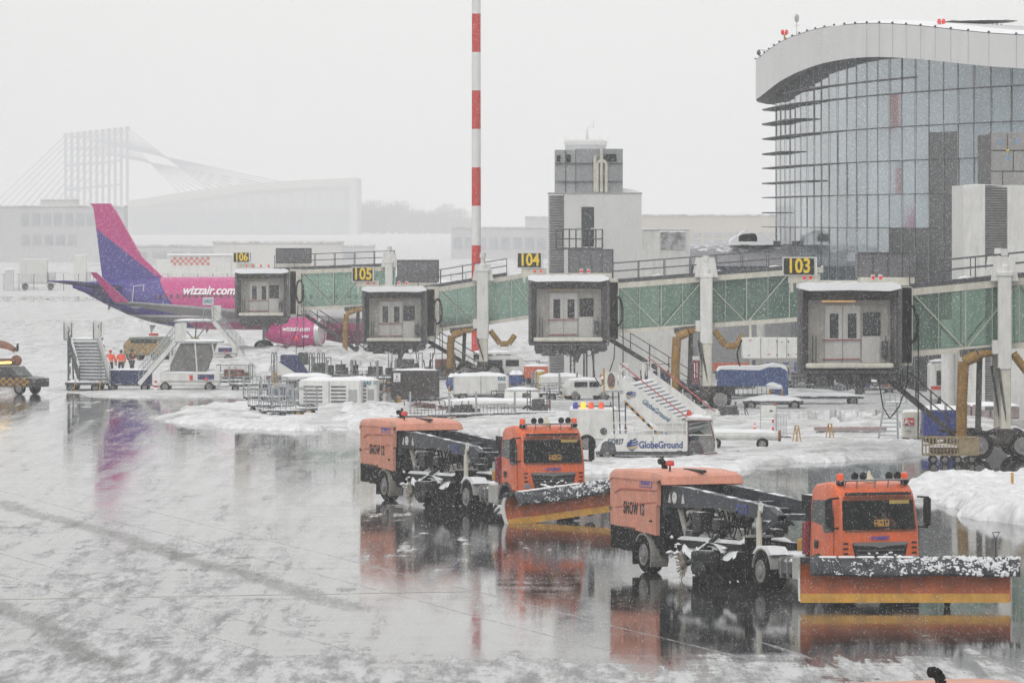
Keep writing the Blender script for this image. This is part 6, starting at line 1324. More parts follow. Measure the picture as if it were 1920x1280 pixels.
def white_vans():
    for px, py, L_, H_, rz, lb in ((948,716,3.9,1.25,0,'pale grey van with a dark window below the second jet bridge'),(1100,752,2.6,.9,10,'small white car buried in snow left of the stair truck'),(1160,748,2.8,.9,-6,'white car with a dark rear window half buried in snow'),(930,700,4.5,1.1,0,'long low snow-covered car beyond the pale van')):
        r, s = thing('parked_van', px, py, rz, lb, 'van', 'snow-covered parked vehicles'); pr = [(-L_/2,.35),(-L_/2,.35+H_*.55),(-L_*.38,.35+H_),(L_*.25,.35+H_),(L_*.38,.35+H_*.6),(L_/2,.35+H_*.5),(L_/2,.35)]
        b = MB().prism(pr,-.85,.85).build('body', WHT, r); MB().box(-L_*.34,-L_*.05,-.87,-.85,.35+H_*.55,.35+H_*.88).box(0,L_*.22,-.87,-.85,.35+H_*.55,.35+H_*.88).build('side_window', GLS, b); snowcap(r,-L_*.4,L_*.27,-.85,.85,.35+H_,.16,seed=int(px)); wheels(r,(-L_*.32,L_*.32),(-.75,.75),.32,.2)
    r, s = thing('box_truck', 1108, 846, 0, 'white box truck with orange roof lamps hidden behind the cab of truck SNOW 12', 'truck'); b = MB().rbox(-.95,1.2,-1,3,.55,1.95,.06).build('box_body', WHT, r); MB().lathe((.55,-1.02,.95),[(.16,0),(.16,-.03)],14,'y').build('fuel_cap', DGREY, b)
    for x, m_ in ((-.7,MT('blue_lens',(.05,.06,.35),.3)),(-.35,MT('lit_orange',(1,.35,.03),.3,emit=1.6,var=0)),(.0,ORL),(.45,ORL)): q = MB().lathe((x,-.6,1.95),[(.12,0),(.13,.06),(.11,.26),(.04,.3)],12).build('roof_lamp', m_, r)
    MB().tube((-.8,-.6,2.05),(1.0,-.6,2.05),.03).lathe((.9,-.6,2.15),[(.1,-.04),(.12,0)],10,'x').build('lamp_rail', BLKP, r); wheels(r,(-.2,),(-.9,2.6),.4,.3)
white_vans()
# ---- blue cargo trolley, tug, cabinets
def blue_trolley():
    r, s = thing('cargo_trolley', 1410, 752, 0, 'long blue canopied cargo trolley with a thick snow roof beyond the bridge wheels', 'trolley'); pr = [(-2.0,.9),(-2.0,1.75),(-1.9,1.85),(.4,1.80),(.9,1.98),(1.6,1.98),(2.0,1.75),(2.05,.35),(1.3,.35),(1.0,.9)]
    MB().prism(pr,-.9,.9).build('canopy', MT('canopy_blue',(.03,.07,.22),.5,var=.2), r); MB().prism([(-2.05,1.76),(-1.8,1.86),(.4,1.81),(.9,1.99),(1.6,1.99),(2.0,1.8),(1.9,2.08),(1.2,2.2),(.5,2.05),(-1.2,2.06),(-1.9,2.0)],-.92,.92).build('snow_roof', SNOW, r)
    m = MB(); m.rbox(-2.0,1.5,-.85,.85,.3,.42,.03)
    for k in range(12): m.bar((-1.9+k*.27,-.88,.4),(-1.9+k*.27,-.88,.9),.03)
    m.rbox(-1.9,-1.0,-.8,.8,.4,.9,.03); m.build('chassis', DGREY, r); wheels(r,(-1.5,1.2),(-.8,.8),.26,.2)
    r, s = thing('snowy_tug', 1448, 768, 0, 'low tug with a mushroom of snow on its seat, front of the blue trolley', 'tug'); MB().rbox(-1.6,1.7,-.7,.7,.3,.55,.06).build('chassis', DGREY, r); wheels(r,(-1.2,1.2),(-.7,.7),.27,.2); snowcap(r,-1.65,1.75,-.75,.75,.56,.3,seed=5)
    m = MB(); m.grid(lambda u,v:(-.35+.95*u,-.5+v,1.35+.22*math.sin(math.pi*u)**.6*math.sin(math.pi*v)**.5-.25*u*u),12,6).rbox(-.3,.55,-.45,.45,1.15,1.4,.1); m.build('snow_mushroom', SNOW, r, smooth=True); MB().tube((-.2,0,.6),(-.1,0,1.2),.06).tube((.6,0,.6),(.5,0,1.15),.05).build('seat_post', YEL, r)
    r, s = thing('flat_trailer', 1545, 760, 0, 'long snow-covered flat trailer in front of the railing under the third bridge', 'trailer'); MB().rbox(-2.2,2.2,-.8,.8,.4,.55,.04).build('deck', DGREY, r); snowcap(r,-2.2,2.2,-.8,.8,.55,.22,seed=7); wheels(r,(-1.7,1.6),(-.7,.7),.26,.18)
blue_trolley()
def cabinets():
    Y = 300; s = F/Y; r = empty('equipment_cabinet', ((1448-960)/s, Y, 0), 0, 'row of white equipment cabinets hung under the middle jet bridge', 'cabinet'); z0 = CH-(672-HZ)/s; z1 = CH-(633-HZ)/s
    b = MB().rbox(-1.58,1.9,0,1.2,z0,z1,.03).build('housing', WHTC, r); m = MB()
    for x in (-.62,.25,.75): m.box(x,x+.025,-.012,0,z0,z1)
    m.build('door_seams', DGREY, b); m = MB()
    for x in (.22,.82): 
        for z in (z0+.2,z1-.2): m.rbox(x,x+.06,-.04,0,z-.05,z+.05,.01)
    m.build('hinges', BLKP, b)
    for x, z, mm in ((-1.25,z1-.15,RED),(-.25,z0+.2,RED),(.45,z1-.25,BLKT),(-1.3,z0+.15,NAVT),(1.2,z0+.22,RED)): MB().box(x,x+.16,-.014,0,z,z+.035).build('label_strip', mm, b)
    for x in (-1.2,1.4): MB().box(x,x+.12,.3,.5,z1,z1+1.0).build('hanger', CREAM, r)
    MB().path([(-1.6,.1,z1-.1),(-1.85,.1,z0+.3),(-1.8,.1,z0-.1),(-1.7,.1,z0-.4)],.05,6).build('cable', RUB, r)
    r, s = thing('cargo_container', 1452, 722, 0, 'grey container printed with blue lettering behind the blue trolley', 'container'); MB().rbox(-1.5,3.6,0,2,.2,1.85,.04).build('body', MT('container_grey',(.48,.48,.46),.6,dirt=.3), r); m = MB()
    for x in (-.55,.5,1.2): m.box(x-.02,x+.5,-.02,0,.75,.82).box(x+.05,x+.2,-.02,0,.85,1.3).box(x+.05,x+.45,-.02,0,1.35,1.45)
    m.build('blue_print', BLUT, r); MB().box(-1.4,-1.2,-.03,0,.5,1.6).build('door_edge', DGREY, r)
    r, s = thing('hydrant_cabinet', 1303, 732, 0, 'dark red upright cabinet with white stripes behind the yellow duct', 'cabinet'); MB().rbox(-.22,.28,-.2,.2,.3,1.85,.04).rbox(-.5,.3,-.3,.3,.15,.7,.05).build('body', MT('deep_red',(.28,.02,.04),.6), r); MB().box(-.06,.0,-.215,-.2,.8,1.7).box(.1,.14,-.215,-.2,.8,1.7).build('stripe', WHTT, r); MB().rbox(-.25,.3,-.22,.22,1.85,2.1,.04).build('top', WHTC, r)
    r, s = thing('orange_trailer', 1375, 715, 0, 'orange low trailer bed visible beneath the cabinets', 'trailer'); MB().rbox(-1.3,1.1,0,1.5,.7,1.2,.04).build('bed', MT('bed_orange',(.55,.12,.05),.6), r); MB().rbox(-1.3,1.1,0,1.5,.5,.68,.04).build('chassis', DGREY, r); wheels(r,(-.8,.8),(.1,1.4),.3,.2)
    r, s = thing('orange_box_trailer', 1012, 724, 0, 'orange-red snowy box behind the yellow drum', 'trailer'); MB().rbox(-1.0,.6,0,1.5,.5,1.25,.04).build('box', MT('bed_orange',(.55,.12,.05),.6), r); snowcap(r,-1,.6,0,1.5,1.25,.2); wheels(r,(-.6,.3),(.1,1.4),.25,.2)
    r, s = thing('yellow_drum', 1013, 734, 0, 'tall yellow drum with a snowy lid left of the stair tower', 'drum'); MB().lathe((0,0,0),[(.27,.0),(.27,1.05),(.33,1.08),(.33,1.2),(.3,1.24)],18).build('body', MT('drum_yellow',(.55,.36,.04),.5,dirt=.3), r, smooth=True); MB().lathe((0,0,1.24),[(.3,0),(.22,.08),(.05,.1)],14).build('snow_lid', SNOW, r)
cabinets()
# ---- ladder, cage cart, blue box, hydrant cart at the right
def right_side():
    r, s = thing('access_ladder', 1664, 828, 0, 'grey wheeled access ladder with a small top platform under the nearest cab', 'ladder'); m = MB()
    for y in (-.3,.3):
        m.bar((-.42,y,.1),(-.15,y,1.85),.05).bar((.5,y,.1),(.45,y,1.85),.05)
        m.bar((-.15,y,1.85),(.9,y,1.85),.05).bar((-.15,y,2.25),(.9,y,2.25),.035)
        for k in range(5): m.bar((-.15+k*.26,y,1.85),(-.15+k*.26,y,2.25),.03)
    for k in range(8): z = .3+k*.2; x = -.42+.27*(z-.1)/1.75; m.box(x,.48,-.3,.3,z-.02,z+.02)
    m.build('frame', GALV, r); snowcap(r,-.15,.9,-.3,.3,1.87,.08); MB().rbox(-.5,1.2,-.4,.4,.05,.14,.02).build('base', GALV, r)
    r, s = thing('cage_cart', 1782, 868, -2, 'rusty yellow mesh cage cart parked at the nearest bridge wheels', 'cart'); CG = MT('cage_paint',(.36,.28,.15),.7,var=.3,dirt=.4); m = MB()
    for y in (-.5,.5):
        for z in (.38,.78,1.12): m.bar((-1.2,y,z),(1.2,y,z),.045)
        for k in range(17): m.bar((-1.2+k*.15,y,.38),(-1.2+k*.15,y,1.12),.03)
    m.box(.35,1.2,-.53,-.515,.45,1.05); m.box(-1.2,1.2,-.5,.5,.34,.40)
    for x in (-1.2,1.2):
        for k in range(7): m.bar((x,-.5+k*.165,.38),(x,-.5+k*.165,1.12),.03)
    m.build('cage', CG, r); MB().rbox(-.9,.2,-.4,.4,.4,.75,.1).build('load', MT('brown_load',(.12,.08,.05),.8,snow=.4), r); snowcap(r,-.9,.3,-.4,.4,.75,.1)
    for x in (-.75,-.25,.3,.9):
        for y in (-.42,.42): wheel(r, x, y, .17, .1, -1)
    r, s = thing('blue_box_trailer', 1762, 838, 0, 'deep blue box trailer with a snowy lid behind the dark service stairs', 'trailer'); MB().rbox(-.75,1.0,0,1.6,.45,1.75,.05).build('box', MT('box_blue',(.025,.04,.22),.5), r); snowcap(r,-.8,1.05,-.05,1.6,1.76,.22); wheels(r,(-.4,.6),(.1,1.5),.3,.2); MB().rbox(-.7,.9,.1,1.5,.35,.45,.02).build('chassis', DGREY, r)
    r, s = thing('hydrant_cart', 1712, 836, 0, 'pale hydrant cart with a red and white sign and pipes below the hanging cable', 'cart'); MB().rbox(-.45,.5,0,1,.35,1.6,.06).build('body', CREAM, r); q = MB().rbox(-.42,.05,-.05,0,.95,1.3,.02).build('red_sign', RED, r); MB().box(-.36,-.2,-.06,-.05,1.05,1.2).box(-.14,.0,-.06,-.05,1.12,1.17).build('sign_mark', WHTT, q); m = MB(); rn = random.Random(6)
    for k in range(9): a = Vector((rn.uniform(-.6,.6),-.15,rn.uniform(.1,1.2))); m.tube(a, a+Vector((rn.uniform(-.4,.4),.1,rn.uniform(-.2,.5))),.04,6)
    m.build('pipes', GALV, r); snowcap(r,-.45,.5,0,1,1.6,.1); wheels(r,(-.3,.35),(.1,.9),.2,.12)
    r, s = thing('bus', 1790, 770, 0, 'white bus front with a red stripe hidden behind the thick round pillar', 'bus'); b = MB().rbox(-1.35,4,0,2.4,.4,2.75,.25).build('body', WHT, r); MB().box(-1.0,3.6,-.02,.0,1.4,2.2).build('window_band', GLS, b); MB().box(-1.3,-.6,-.02,0,1.15,1.35).build('red_stripe', RED, b); snowcap(r,-1.3,4,0,2.4,2.75,.15); wheels(r,(-.5,2.6),(.1,2.3),.45,.3)
    r, s = thing('marker_post', 1898, 925, 0, 'short yellow post with a dark crossbar at the right edge by the snow pile', 'post'); MB().rbox(-.05,.05,-.05,.05,0,.8,.01).build('post', YEL, r); MB().bar((0,0,.1),(.9,0,.12),.08).bar((0,0,.3),(.9,0,.32),.05).build('crossbar', DGREY, r)
    r, s = thing('sign_frame', 1441, 818, 0, 'white notice board in a tube frame with a red corner, behind the pipe trailer', 'sign'); MB().bar((-.38,0,0),(-.38,0,1.6),.04).bar((.38,0,0),(.38,0,1.6),.04).bar((-.38,0,1.6),(.38,0,1.6),.04).bar((-.38,0,.8),(.38,0,.8),.03).build('frame', GALV, r); b = MB().box(-.35,.35,-.01,.01,1.0,1.5).build('board', WHTC, r); MB().box(.05,.2,-.02,-.01,1.2,1.27).build('mark', BLKT, b); MB().box(.25,.38,-.02,-.01,1.5,1.6).build('red_corner', RED, b)
    r, s = thing('mesh_barrier', 1463, 826, 0, 'grey mesh panel on a stand with red reflectors beside the notice board', 'barrier'); m = MB()
    for k in range(9): m.bar((-.3+k*.075,0,.3),(-.3+k*.075,0,1.25),.02)
    for k in range(11): m.bar((-.3,0,.3+k*.095),(.3,0,.3+k*.095),.02)
    m.build('mesh', GALV, r); MB().rbox(-.4,-.3,-.05,.05,.85,1.0,.02).rbox(-.4,-.3,-.05,.05,.5,.65,.02).build('reflector', RED, r); MB().rbox(-.8,.5,-.4,.4,.12,.25,.03).build('base', DGREY, r)
    r, s = thing('low_bumper', 1600, 818, -1, 'long low wooden bumper rail on the snow left of the ladder', 'rail'); MB().rbox(-1.9,1.6,-.15,.15,.3,.48,.03).build('rail', MT('salmon_wood',(.33,.24,.22),.7,snow=.7), r); MB().rbox(-1.8,1.5,-.25,.25,.05,.28,.04).build('sleeper', DGREY, r)
    r, s = thing('snowy_cabinet', 1855, 792, 0, 'pile of wrapped red and grey boxes under snow behind the bridge column', 'boxes'); rn = random.Random(2); m = MB()
    for k in range(6): x = -1.4+k*.5; m.rbox(x,x+.45,0,.8,.2,rn.uniform(.6,.95),.05)
    m.build('boxes', MT('wrapped_boxes',(.35,.28,.28),.7,var=.4,sc=2,snow=.5), r); snowcap(r,-1.5,1.6,0,.8,.9,.2)
    r, s = thing('guard_rail', 1560, 738, 0, 'thin grey railing running behind the flat snowy trailer', 'railing'); m = MB()
    for z in (.55,1.1): m.bar((-2.6,0,z),(3.0,0,z),.035)
    for k in range(29): m.bar((-2.6+k*.2,0,.0),(-2.6+k*.2,0,1.1),.02)
    m.build('rail', GALV, r)
right_side()
# ---- airport stair truck
def stair_truck():
    Y = F*CH/(864-HZ); s = F/Y; X0 = (1228-960)/s; r = empty('stair_truck', (X0, Y, 0), 0, 'white GlobeGround stair truck with a snowy flight of steps and red handrails', 'stair truck'); X = lambda px: (px-1228)/s; Z = lambda py: CH-(py-HZ)/s; D = 2.1
    pr = [(X(1116),.42),(X(1128),Z(832)),(X(1146),Z(814)),(X(1290),Z(815)),(X(1290),.42)]
    b = MB().prism(pr,-.05,D).build('body', WHT, r); MB().prism([(X(1118),.25),(X(1118),.44),(X(1300),.44),(X(1300),.25)],.0,D-.05).build('chassis', DGREY, r)
    for px in (1139,1302): m = MB(); m.prism([(X(px-16),.30),(X(px-10),.78),(X(px-5),.86),(X(px+8),.86),(X(px+14),.72),(X(px+18),.30)],-.06,.25); m.build('wheel_arch', DGREY, r); wheel(r, X(px), .12, .34, .24, -1); wheel(r, X(px), D-.12, .34, .24, 1)
    m = MB()
    for px in (1152,1224): m.box(X(px),X(px)+.02,-.065,-.05,.5,Z(818))
    for px, py in ((1210,846),(1234,846),(1270,844)): m.box(X(px),X(px+9),-.075,-.05,Z(py+3),Z(py))
    m.build('panel_marks', DGREY, b)
    text('company_name','GlobeGround',NAVT,b,.42,TM((X(1239),-.062,Z(834)),(1,0,0),(0,-1,0)),.012,.80); text('fleet_number','GD837',MT('dark_number',(.05,.07,.12),.6),b,.32,TM((X(1154),-.062,Z(828)),(1,0,0),(0,-1,0)),.012,.72); text('small_code','MAN',BLKT,b,.13,TM((X(1160),-.062,Z(836)),(1,0,0),(0,-1,0)),.006) if False else None
    def globe(T, rad, par):
        q = MB(T); q2 = MB(T)
        for k in range(5):
            y0 = rad*(-.92+k*.40); y1 = y0+rad*.24; c = [math.sqrt(max(0,rad*rad-y*y)) for y in (y0,y1)]
            (q if k%2==0 or k==3 else q2).add([(-c[0]*.98,y0-.03*k,0),(0,y0-rad*.10,0),(c[0],y0+.06,0),(c[1],y1+.06,0),(0,y1-rad*.06,0),(-c[1]*.98,y1,0)],[(0,1,2,3,4,5)])
        g = q.build('globe_emblem', NAVT, par); q2.build('gold_band', MT('gold_band',(.50,.34,.10),.5), g)
    globe(TM((X(1186),-.062,Z(834)),(1,-0,.0),(0,-1,0)), .26, b); snowcap(r,X(1146),X(1290),0,D,Z(814),.12,seed=9)
    # flight from lower right to upper left
    A = Vector((X(1272),0,Z(803))); B_ = Vector((X(1163),0,Z(722))); 
    for y, nm in ((.1,'near_balustrade'),(1.8,'far_balustrade')):
        o = Vector((0,y,0)) if y < 1 else Vector((1.25,y,.22))
        q = MB(); a, c = A+o, B_+o; q.add([a+Vector((.25,0,-.75)),c+Vector((0,0,-.62)),c+Vector((0,0,.42)),a+Vector((.35,0,.22))]+[v+Vector((0,.05,0)) for v in (a+Vector((.25,0,-.75)),c+Vector((0,0,-.62)),c+Vector((0,0,.42)),a+Vector((.35,0,.22)))],[(0,1,2,3),(7,6,5,4),(0,4,5,1),(1,5,6,2),(2,6,7,3),(3,7,4,0)]); q = q.build('balustrade', WHTC, r)
        h = MB(); h.bar(a+Vector((.4,0,.45)),c+Vector((0,0,.95)),.05)
        h.build('handrail', MT('pink_red_rail',(.50,.12,.12),.5), q); h = MB()
        for k in range(6): p_ = a.lerp(c,k/5); MB().bar(p_+Vector((0,0,.2)),p_+Vector((0,0,.5+.09*k)),.04).build('rail_post', WHTC, q)
        if y < 1:
            dv = (c-a).normalized(); T = TM((a.lerp(c,.42)+Vector((.1,-.01,-.02)))[:],(-dv.x,0,-dv.z),(0,-1,0)); text('flight_lettering','GlobeGround',MT('teal_navy',(.03,.12,.22),.6),q,.30,T,.008,.85); globe(TM((a.lerp(c,.82)+Vector((0,-.01,-.1)))[:],(-dv.x,0,-dv.z),(0,-1,0)), .20, q)
    m = MB(); sn = MB(); n = 15
    for k in range(n):
        p_ = (A+Vector((.1,0,-.2))).lerp(B_+Vector((0,0,.0)),(k+.5)/n)
        for mb_, z0_, z1_, i_ in ((m,-.03,0,.02),(sn,.0,.07,.05)): mb_.add([(p_.x-.15+i_,.15,p_.z+z0_),(p_.x+.15,.15,p_.z+z0_),(p_.x+1.40,1.8,p_.z+.22+z0_),(p_.x+1.10+i_,1.8,p_.z+.22+z0_),(p_.x-.15+i_,.15,p_.z+z1_),(p_.x+.15,.15,p_.z+z1_),(p_.x+1.40,1.8,p_.z+.22+z1_),(p_.x+1.10+i_,1.8,p_.z+.22+z1_)],[(3,2,1,0),(4,5,6,7),(0,1,5,4),(1,2,6,5),(2,3,7,6),(3,0,4,7)])
        m.add([(p_.x-.14,.15,p_.z-.2),(p_.x+1.11,1.8,p_.z+.02),(p_.x+1.11,1.8,p_.z+.2),(p_.x-.14,.15,p_.z-.02)],[(0,1,2,3)])
    m.build('steps', GALV, r); sn.build('snow_on_steps', SNOW, r)
    m = MB(); m.bar((X(1170),.12,Z(752)),(X(1232),.12,Z(812)),.12,.10); m.build('striped_beam', MT('yellow_edge',(.60,.30,.02),.5), r); mm = MB()
    for k in range(6): p_ = Vector((X(1170),.05,Z(752))).lerp(Vector((X(1232),.05,Z(812))),(k+.3)/6); mm.bar(p_,p_+Vector((.1,0,-.1)),.13,.11)
    mm.build('black_stripes', BLKT, r)
    # top platform with sponsor panel and hoops
    pf = MB(); pf.box(X(1133),X(1168),.0,1.9,Z(735),Z(731)); pf.build('platform', GALV, r)
    q = MB().box(X(1134),X(1158),-.03,.02,Z(732),Z(697)).build('side_screen', WHTC, r); MB().box(X(1131),X(1134),-.04,.03,Z(735),Z(690)).build('buffer', YEL, q)
    e = MB(TM((X(1146),-.035,Z(715)),(1,0,0),(0,-1,0))); e.add([(.17*math.cos(t),.36*math.sin(t)+.02,0) for t in np.linspace(0,2*math.pi,25)[:-1]],[tuple(range(24))]); eo = e.build('crest_panel', MT('crest_grey',(.13,.13,.11),.6), q)
    e = MB(TM((X(1146),-.042,Z(713)),(1,0,0),(0,-1,0))); e.add([(.10*math.cos(t),.24*math.sin(t),0) for t in np.linspace(0,2*math.pi,21)[:-1]],[tuple(range(20))]); e.build('crest_red', MT('crest_red',(.20,.08,.08),.6), eo); MB(TM((X(1146),-.045,Z(726)),(1,0,0),(0,-1,0))).add([(-.12,0,0),(0,-.10,0),(.12,0,0),(0,.03,0)],[(0,1,2,3)]).build('crest_gold', MT('gold_band',(.5,.34,.1)), eo)
    m = MB()
    for y in (.1,1.8):
        for px in (1162,1176): m.bar((X(px),y,Z(732)),(X(px),y,Z(684)),.05)
        m.bar((X(1162),y,Z(684)),(X(1180),y,Z(682)),.05).bar((X(1162),y,Z(700)),(X(1176),y,Z(686)),.04).build('hoop', WHTC, r); m = MB()
    for px in (1208,1222,1236): m.bar((X(px),1.8,Z(720)),(X(px),1.8,Z(682)),.05)
    m.bar((X(1208),1.8,Z(682)),(X(1240),1.8,Z(682)),.05).bar((X(1208),1.85,Z(722)),(X(1208),1.85,Z(682)),.12,.05); m.build('hoop', WHTC, r); MB().box(X(1207),X(1221),1.74,1.80,Z(724),Z(684)).build('orange_pad', MT('orange_pad',(.55,.20,.06),.6), r) if False else None
    m = MB()
    for px, dx in ((1149,3),(1160,3),(1173,0)): m.bar((X(px),.3,Z(735)),(X(px+dx),.3,Z(815)),.06)
    m.bar((X(1150),.3,Z(770)),(X(1173),.3,Z(770)),.04).build('support_frame', DGREY, r)
    m = MB()
    for z in (Z(792),Z(806)): m.bar((X(1140),-.02,z),(X(1290),-.02,z),.045)
    for px in (1140,1158,1190,1205,1225,1245,1262,1280): m.bar((X(px),-.02,Z(815)),(X(px),-.02,Z(791)),.04)
    m.build('deck_rail', WHT, r)
    # cab: open frame at the right
    m = MB(); c = [(X(1287),Z(786)),(X(1331),Z(786)),(X(1341),Z(815)),(X(1345),Z(858)),(X(1310),Z(858))]
    cb = MB().prism([(X(1286),Z(788)),(X(1289),Z(781)),(X(1334),Z(783)),(X(1337),Z(788))],-.05,D).build('cab_roof', WHT, r); snowcap(r,X(1286),X(1336),-.05,D,Z(782),.14,seed=6)
    for y in (-.03,D-.05): m.bar((X(1288),y,Z(786)),(X(1288),y,.45),.10).bar((X(1332),y,Z(786)),(X(1342),y,Z(828)),.07).bar((X(1342),y,Z(828)),(X(1344),y,Z(852)),.07)
    m.build('cab_frame', WHTC, r); MB().prism([(X(1306),Z(832)),(X(1312),Z(815)),(X(1339),Z(815)),(X(1341),Z(836)),(X(1338),Z(850)),(X(1320),Z(850))],-.04,.0).build('cab_door', MT('scratched_plastic',(.20,.20,.19),.5,var=.4,sc=6), r)
    MB().prism([(X(1308),Z(850)),(X(1345),Z(846)),(X(1347),Z(858)),(X(1312),Z(858))],-.06,D).build('front_bumper', WHT, r); MB().rbox(X(1291),X(1306),.3,1.6,Z(838),Z(816),.06).build('driver_seat', MT('navy_seat',(.03,.04,.07),.8), r)
    MB().add([(X(1334),.1,Z(787)),(X(1334),1.9,Z(787)),(X(1343),1.95,Z(828)),(X(1343),.05,Z(828))],[(0,1,2,3)]).build('windscreen', CABG, r); MB().bar((X(1289),-.04,Z(815)),(X(1341),-.04,Z(815)),.04).build('door_rail', WHTC, r)
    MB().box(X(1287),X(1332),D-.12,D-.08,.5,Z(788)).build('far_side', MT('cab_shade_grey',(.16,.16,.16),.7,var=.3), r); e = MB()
    for p0, p1 in (((1287,788),(1335,788)),((1290,790),(1290,850)),((1331,790),(1340,826)),((1309,852),(1345,848)),((1306,832),(1320,852))): e.bar((X(p0[0]),-.10,Z(p0[1])),(X(p1[0]),-.10,Z(p1[1])),.045)
    e.build('cab_trim', MT('red_black_trim',(.20,.03,.03),.6,col2=(.03,.03,.03),sc=14), r)
    for px, m_ in ((1293,RED),(1323,WHTC),(1346,WHTC)): MB().lathe((X(px),.5,Z(780)),[(.11,0),(.12,.06),(.09,.2),(.03,.24)],12).build('roof_beacon', m_, r)
stair_truck()
# notice on the brown container, snow-covered tank
x, Y, s = fr(779, 752); r = empty('notice_plate', (x-1.05, Y-.97, .0), 0, 'white notice plate with a dark emblem fixed to the brown container', 'notice'); b = MB().box(-.2,.2,-.01,.0,1.15,1.65).build('plate', WHTT, r); MB().box(-.03,.03,-.02,-.01,1.35,1.52).box(-.12,.12,-.02,-.01,1.24,1.27).build('emblem', BLKT, b)
r, s = thing('tank_trailer', 1010, 770, 0, 'white rounded tank trailer end with a dark round hatch on the snow', 'tank trailer'); MB().lathe((0,0,.75),[(.05,-1.9),(.42,-1.85),(.5,-1.7),(.5,-.2),(.42,0),(.05,.05)],18,'x').build('tank', WHT, r, smooth=True); MB().rbox(-.9,-.5,-.55,-.45,.35,1.0,.04).build('hatch', DGREY, r); MB().rbox(-1.8,.5,-.4,.4,.2,.34,.03).build('chassis', DGREY, r); wheels(r,(-1.3,.1),(-.4,.4),.25,.16); snowcap(r,-1.8,0,-.4,.4,1.2,.16)
for px, py, w_, lb in ((1255,760,2.6,'snow-covered low trolley between the stair truck steps and the big tyres'),(1330,762,1.8,'small dark machine block at the foot of the white lift column'),(1640,742,2.4,'blue and orange trolley load under the nearest cab')):
    r, s = thing('loaded_trolley', px, py, 0, lb, 'trolley', 'loaded trolleys under the bridges'); rn = random.Random(int(px)); MB().rbox(-w_/2,w_/2,-.6,.6,.35,.5,.03).build('deck', DGREY, r); m = MB()
    for k in range(7): x = rn.uniform(-w_/2+.2,w_/2-.4); m.rbox(x,x+rn.uniform(.2,.5),rn.uniform(-.5,-.1),rn.uniform(.1,.5),.5,.5+rn.uniform(.2,.6),.03)
    m.build('load', (UND,UND,MT('mixed_load',(.30,.12,.06),.7,col2=(.04,.06,.2),sc=1.2))[(1255,1330,1640).index(px)], r); snowcap(r,-w_/2,w_/2,-.5,.5,.9,.16); wheels(r,(-w_*.35,w_*.35),(-.5,.5),.22,.15)

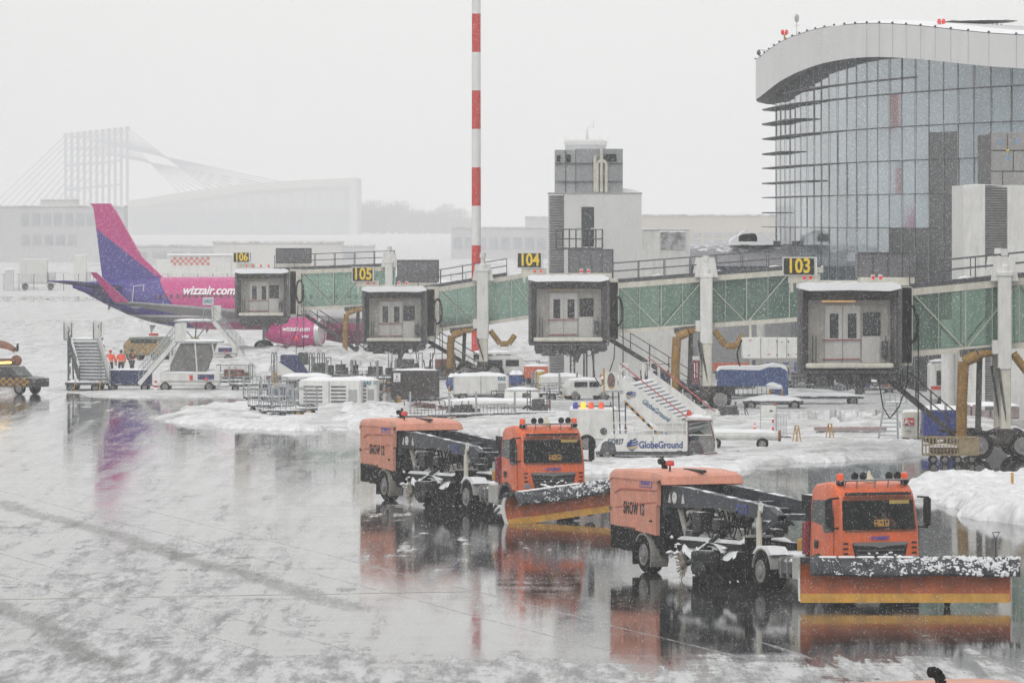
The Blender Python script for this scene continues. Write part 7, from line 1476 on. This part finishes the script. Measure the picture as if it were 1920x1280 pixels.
for k,(px,py,w_,h_,lb) in enumerate(((640,712,2.6,.7,'dark low equipment block between the belt loader and the bridge wheels'),(720,712,2.2,.6,'dark low equipment block left of the second bridge stairs'),(820,716,2.4,.8,'dark equipment block at the foot of the second yellow duct'),(880,722,2.0,.7,'dark equipment block just left of the second lift column'),(1075,716,2.4,.9,'navy equipment block in front of the stair tower base'),(1215,738,2.2,.8,'dark equipment block behind the stair truck platform'),(870,786,2.2,.45,'dark low pallet load behind the cab of truck SNOW 12'),(800,782,2.6,.4,'red and brown timber load beside the pallet stack'),(1375,790,1.8,.5,'dark trailer frame behind the pipe trailer'),(690,744,1.6,.7,'dark trolley stack left of the brown container'))):
    r, s = thing('equipment_load', px, py, 3*k-10, lb, 'equipment', 'dark equipment standing in the snow'); rn = random.Random(k+40)
    MB().rbox(-w_/2,w_/2,-.6,.6,.2,.34,.03).build('deck', DGREY, r); m = MB()
    for j in range(9): x = rn.uniform(-w_/2,w_/2-.4); m.rbox(x,x+rn.uniform(.15,.6),rn.uniform(-.55,-.1),rn.uniform(.1,.55),.34,.34+h_*rn.uniform(.4,1),.02)
    for j in range(5): x = rn.uniform(-w_/2,w_/2); m.bar((x,-.5,.3),(x+rn.uniform(-.3,.3),-.4,.4+h_*1.3),.04)
    m.build('load', [UND, MT('navy_load',(.03,.04,.12),.7,snow=.5), MT('timber_load',(.16,.06,.045),.8,var=.5,sc=4,snow=.3)][0 if k not in (4,7) else (1 if k == 4 else 2)], r)
    wheels(r,(-w_*.35,w_*.35),(-.5,.5),.18,.12)

rn_ = random.Random(91)
spots = [(600,706,'behind the belt loader'),(760,700,'behind the brown container'),(830,700,'below the second cab'),(985,706,'beneath the third cab'),(1040,706,'left of the stair tower foot'),(1130,716,'right of the stair tower foot'),(1190,716,'below the second bridge stairs'),(1240,726,'left of the second yellow duct'),(1385,738,'in front of the blue canopy'),(1500,722,'behind the flat snowy trailer'),(1620,730,'below the nearest cab'),(1290,742,'between the big tyres and the stair flight'),(1010,784,'behind the cab of truck SNOW 12'),(950,764,'beside the snow-buried pipe'),(440,716,'behind the hoop-frame dollies'),(520,752,'behind the tangled trolleys')]
for k,(px,py,lb) in enumerate(spots):
    r, s = thing('tool_trolley', px, py, rn_.uniform(-20,20), ('dark upright','dark low','rusty','navy')[k%4]+' tool trolley '+lb, 'trolley', 'tool trolleys scattered in the snow'); w_ = rn_.uniform(1.0,2.2); h_ = rn_.uniform(.5,1.2)
    MB().rbox(-w_/2,w_/2,-.5,.5,.22,.34,.02).build('deck', DGREY, r); m = MB()
    for x in (-w_/2,w_/2): m.path([(x,-.5,.3),(x,-.5,.3+h_),(x,.5,.3+h_),(x,.5,.3)],.03,5)
    m.bar((-w_/2,-.5,.3+h_),(w_/2,-.5,.3+h_),.035).bar((-w_/2,-.5,.3+h_*.5),(w_/2,-.5,.3+h_*.5),.03).build('frame', DGREY, r)
    m = MB(); m.rbox(-w_*.3,w_*.25,-.4,.4,.34,.34+h_*.6,.04).rbox(w_*.0,w_*.42,-.35,.35,.34,.34+h_*.35,.03).build('load', [UND,UND,MT('rusty_load',(.20,.07,.04),.8,var=.4,sc=4,snow=.3),MT('navy_load',(.03,.04,.12),.7,snow=.5)][k%4], r); wheels(r,(-w_*.35,w_*.35),(-.4,.4),.17,.1)
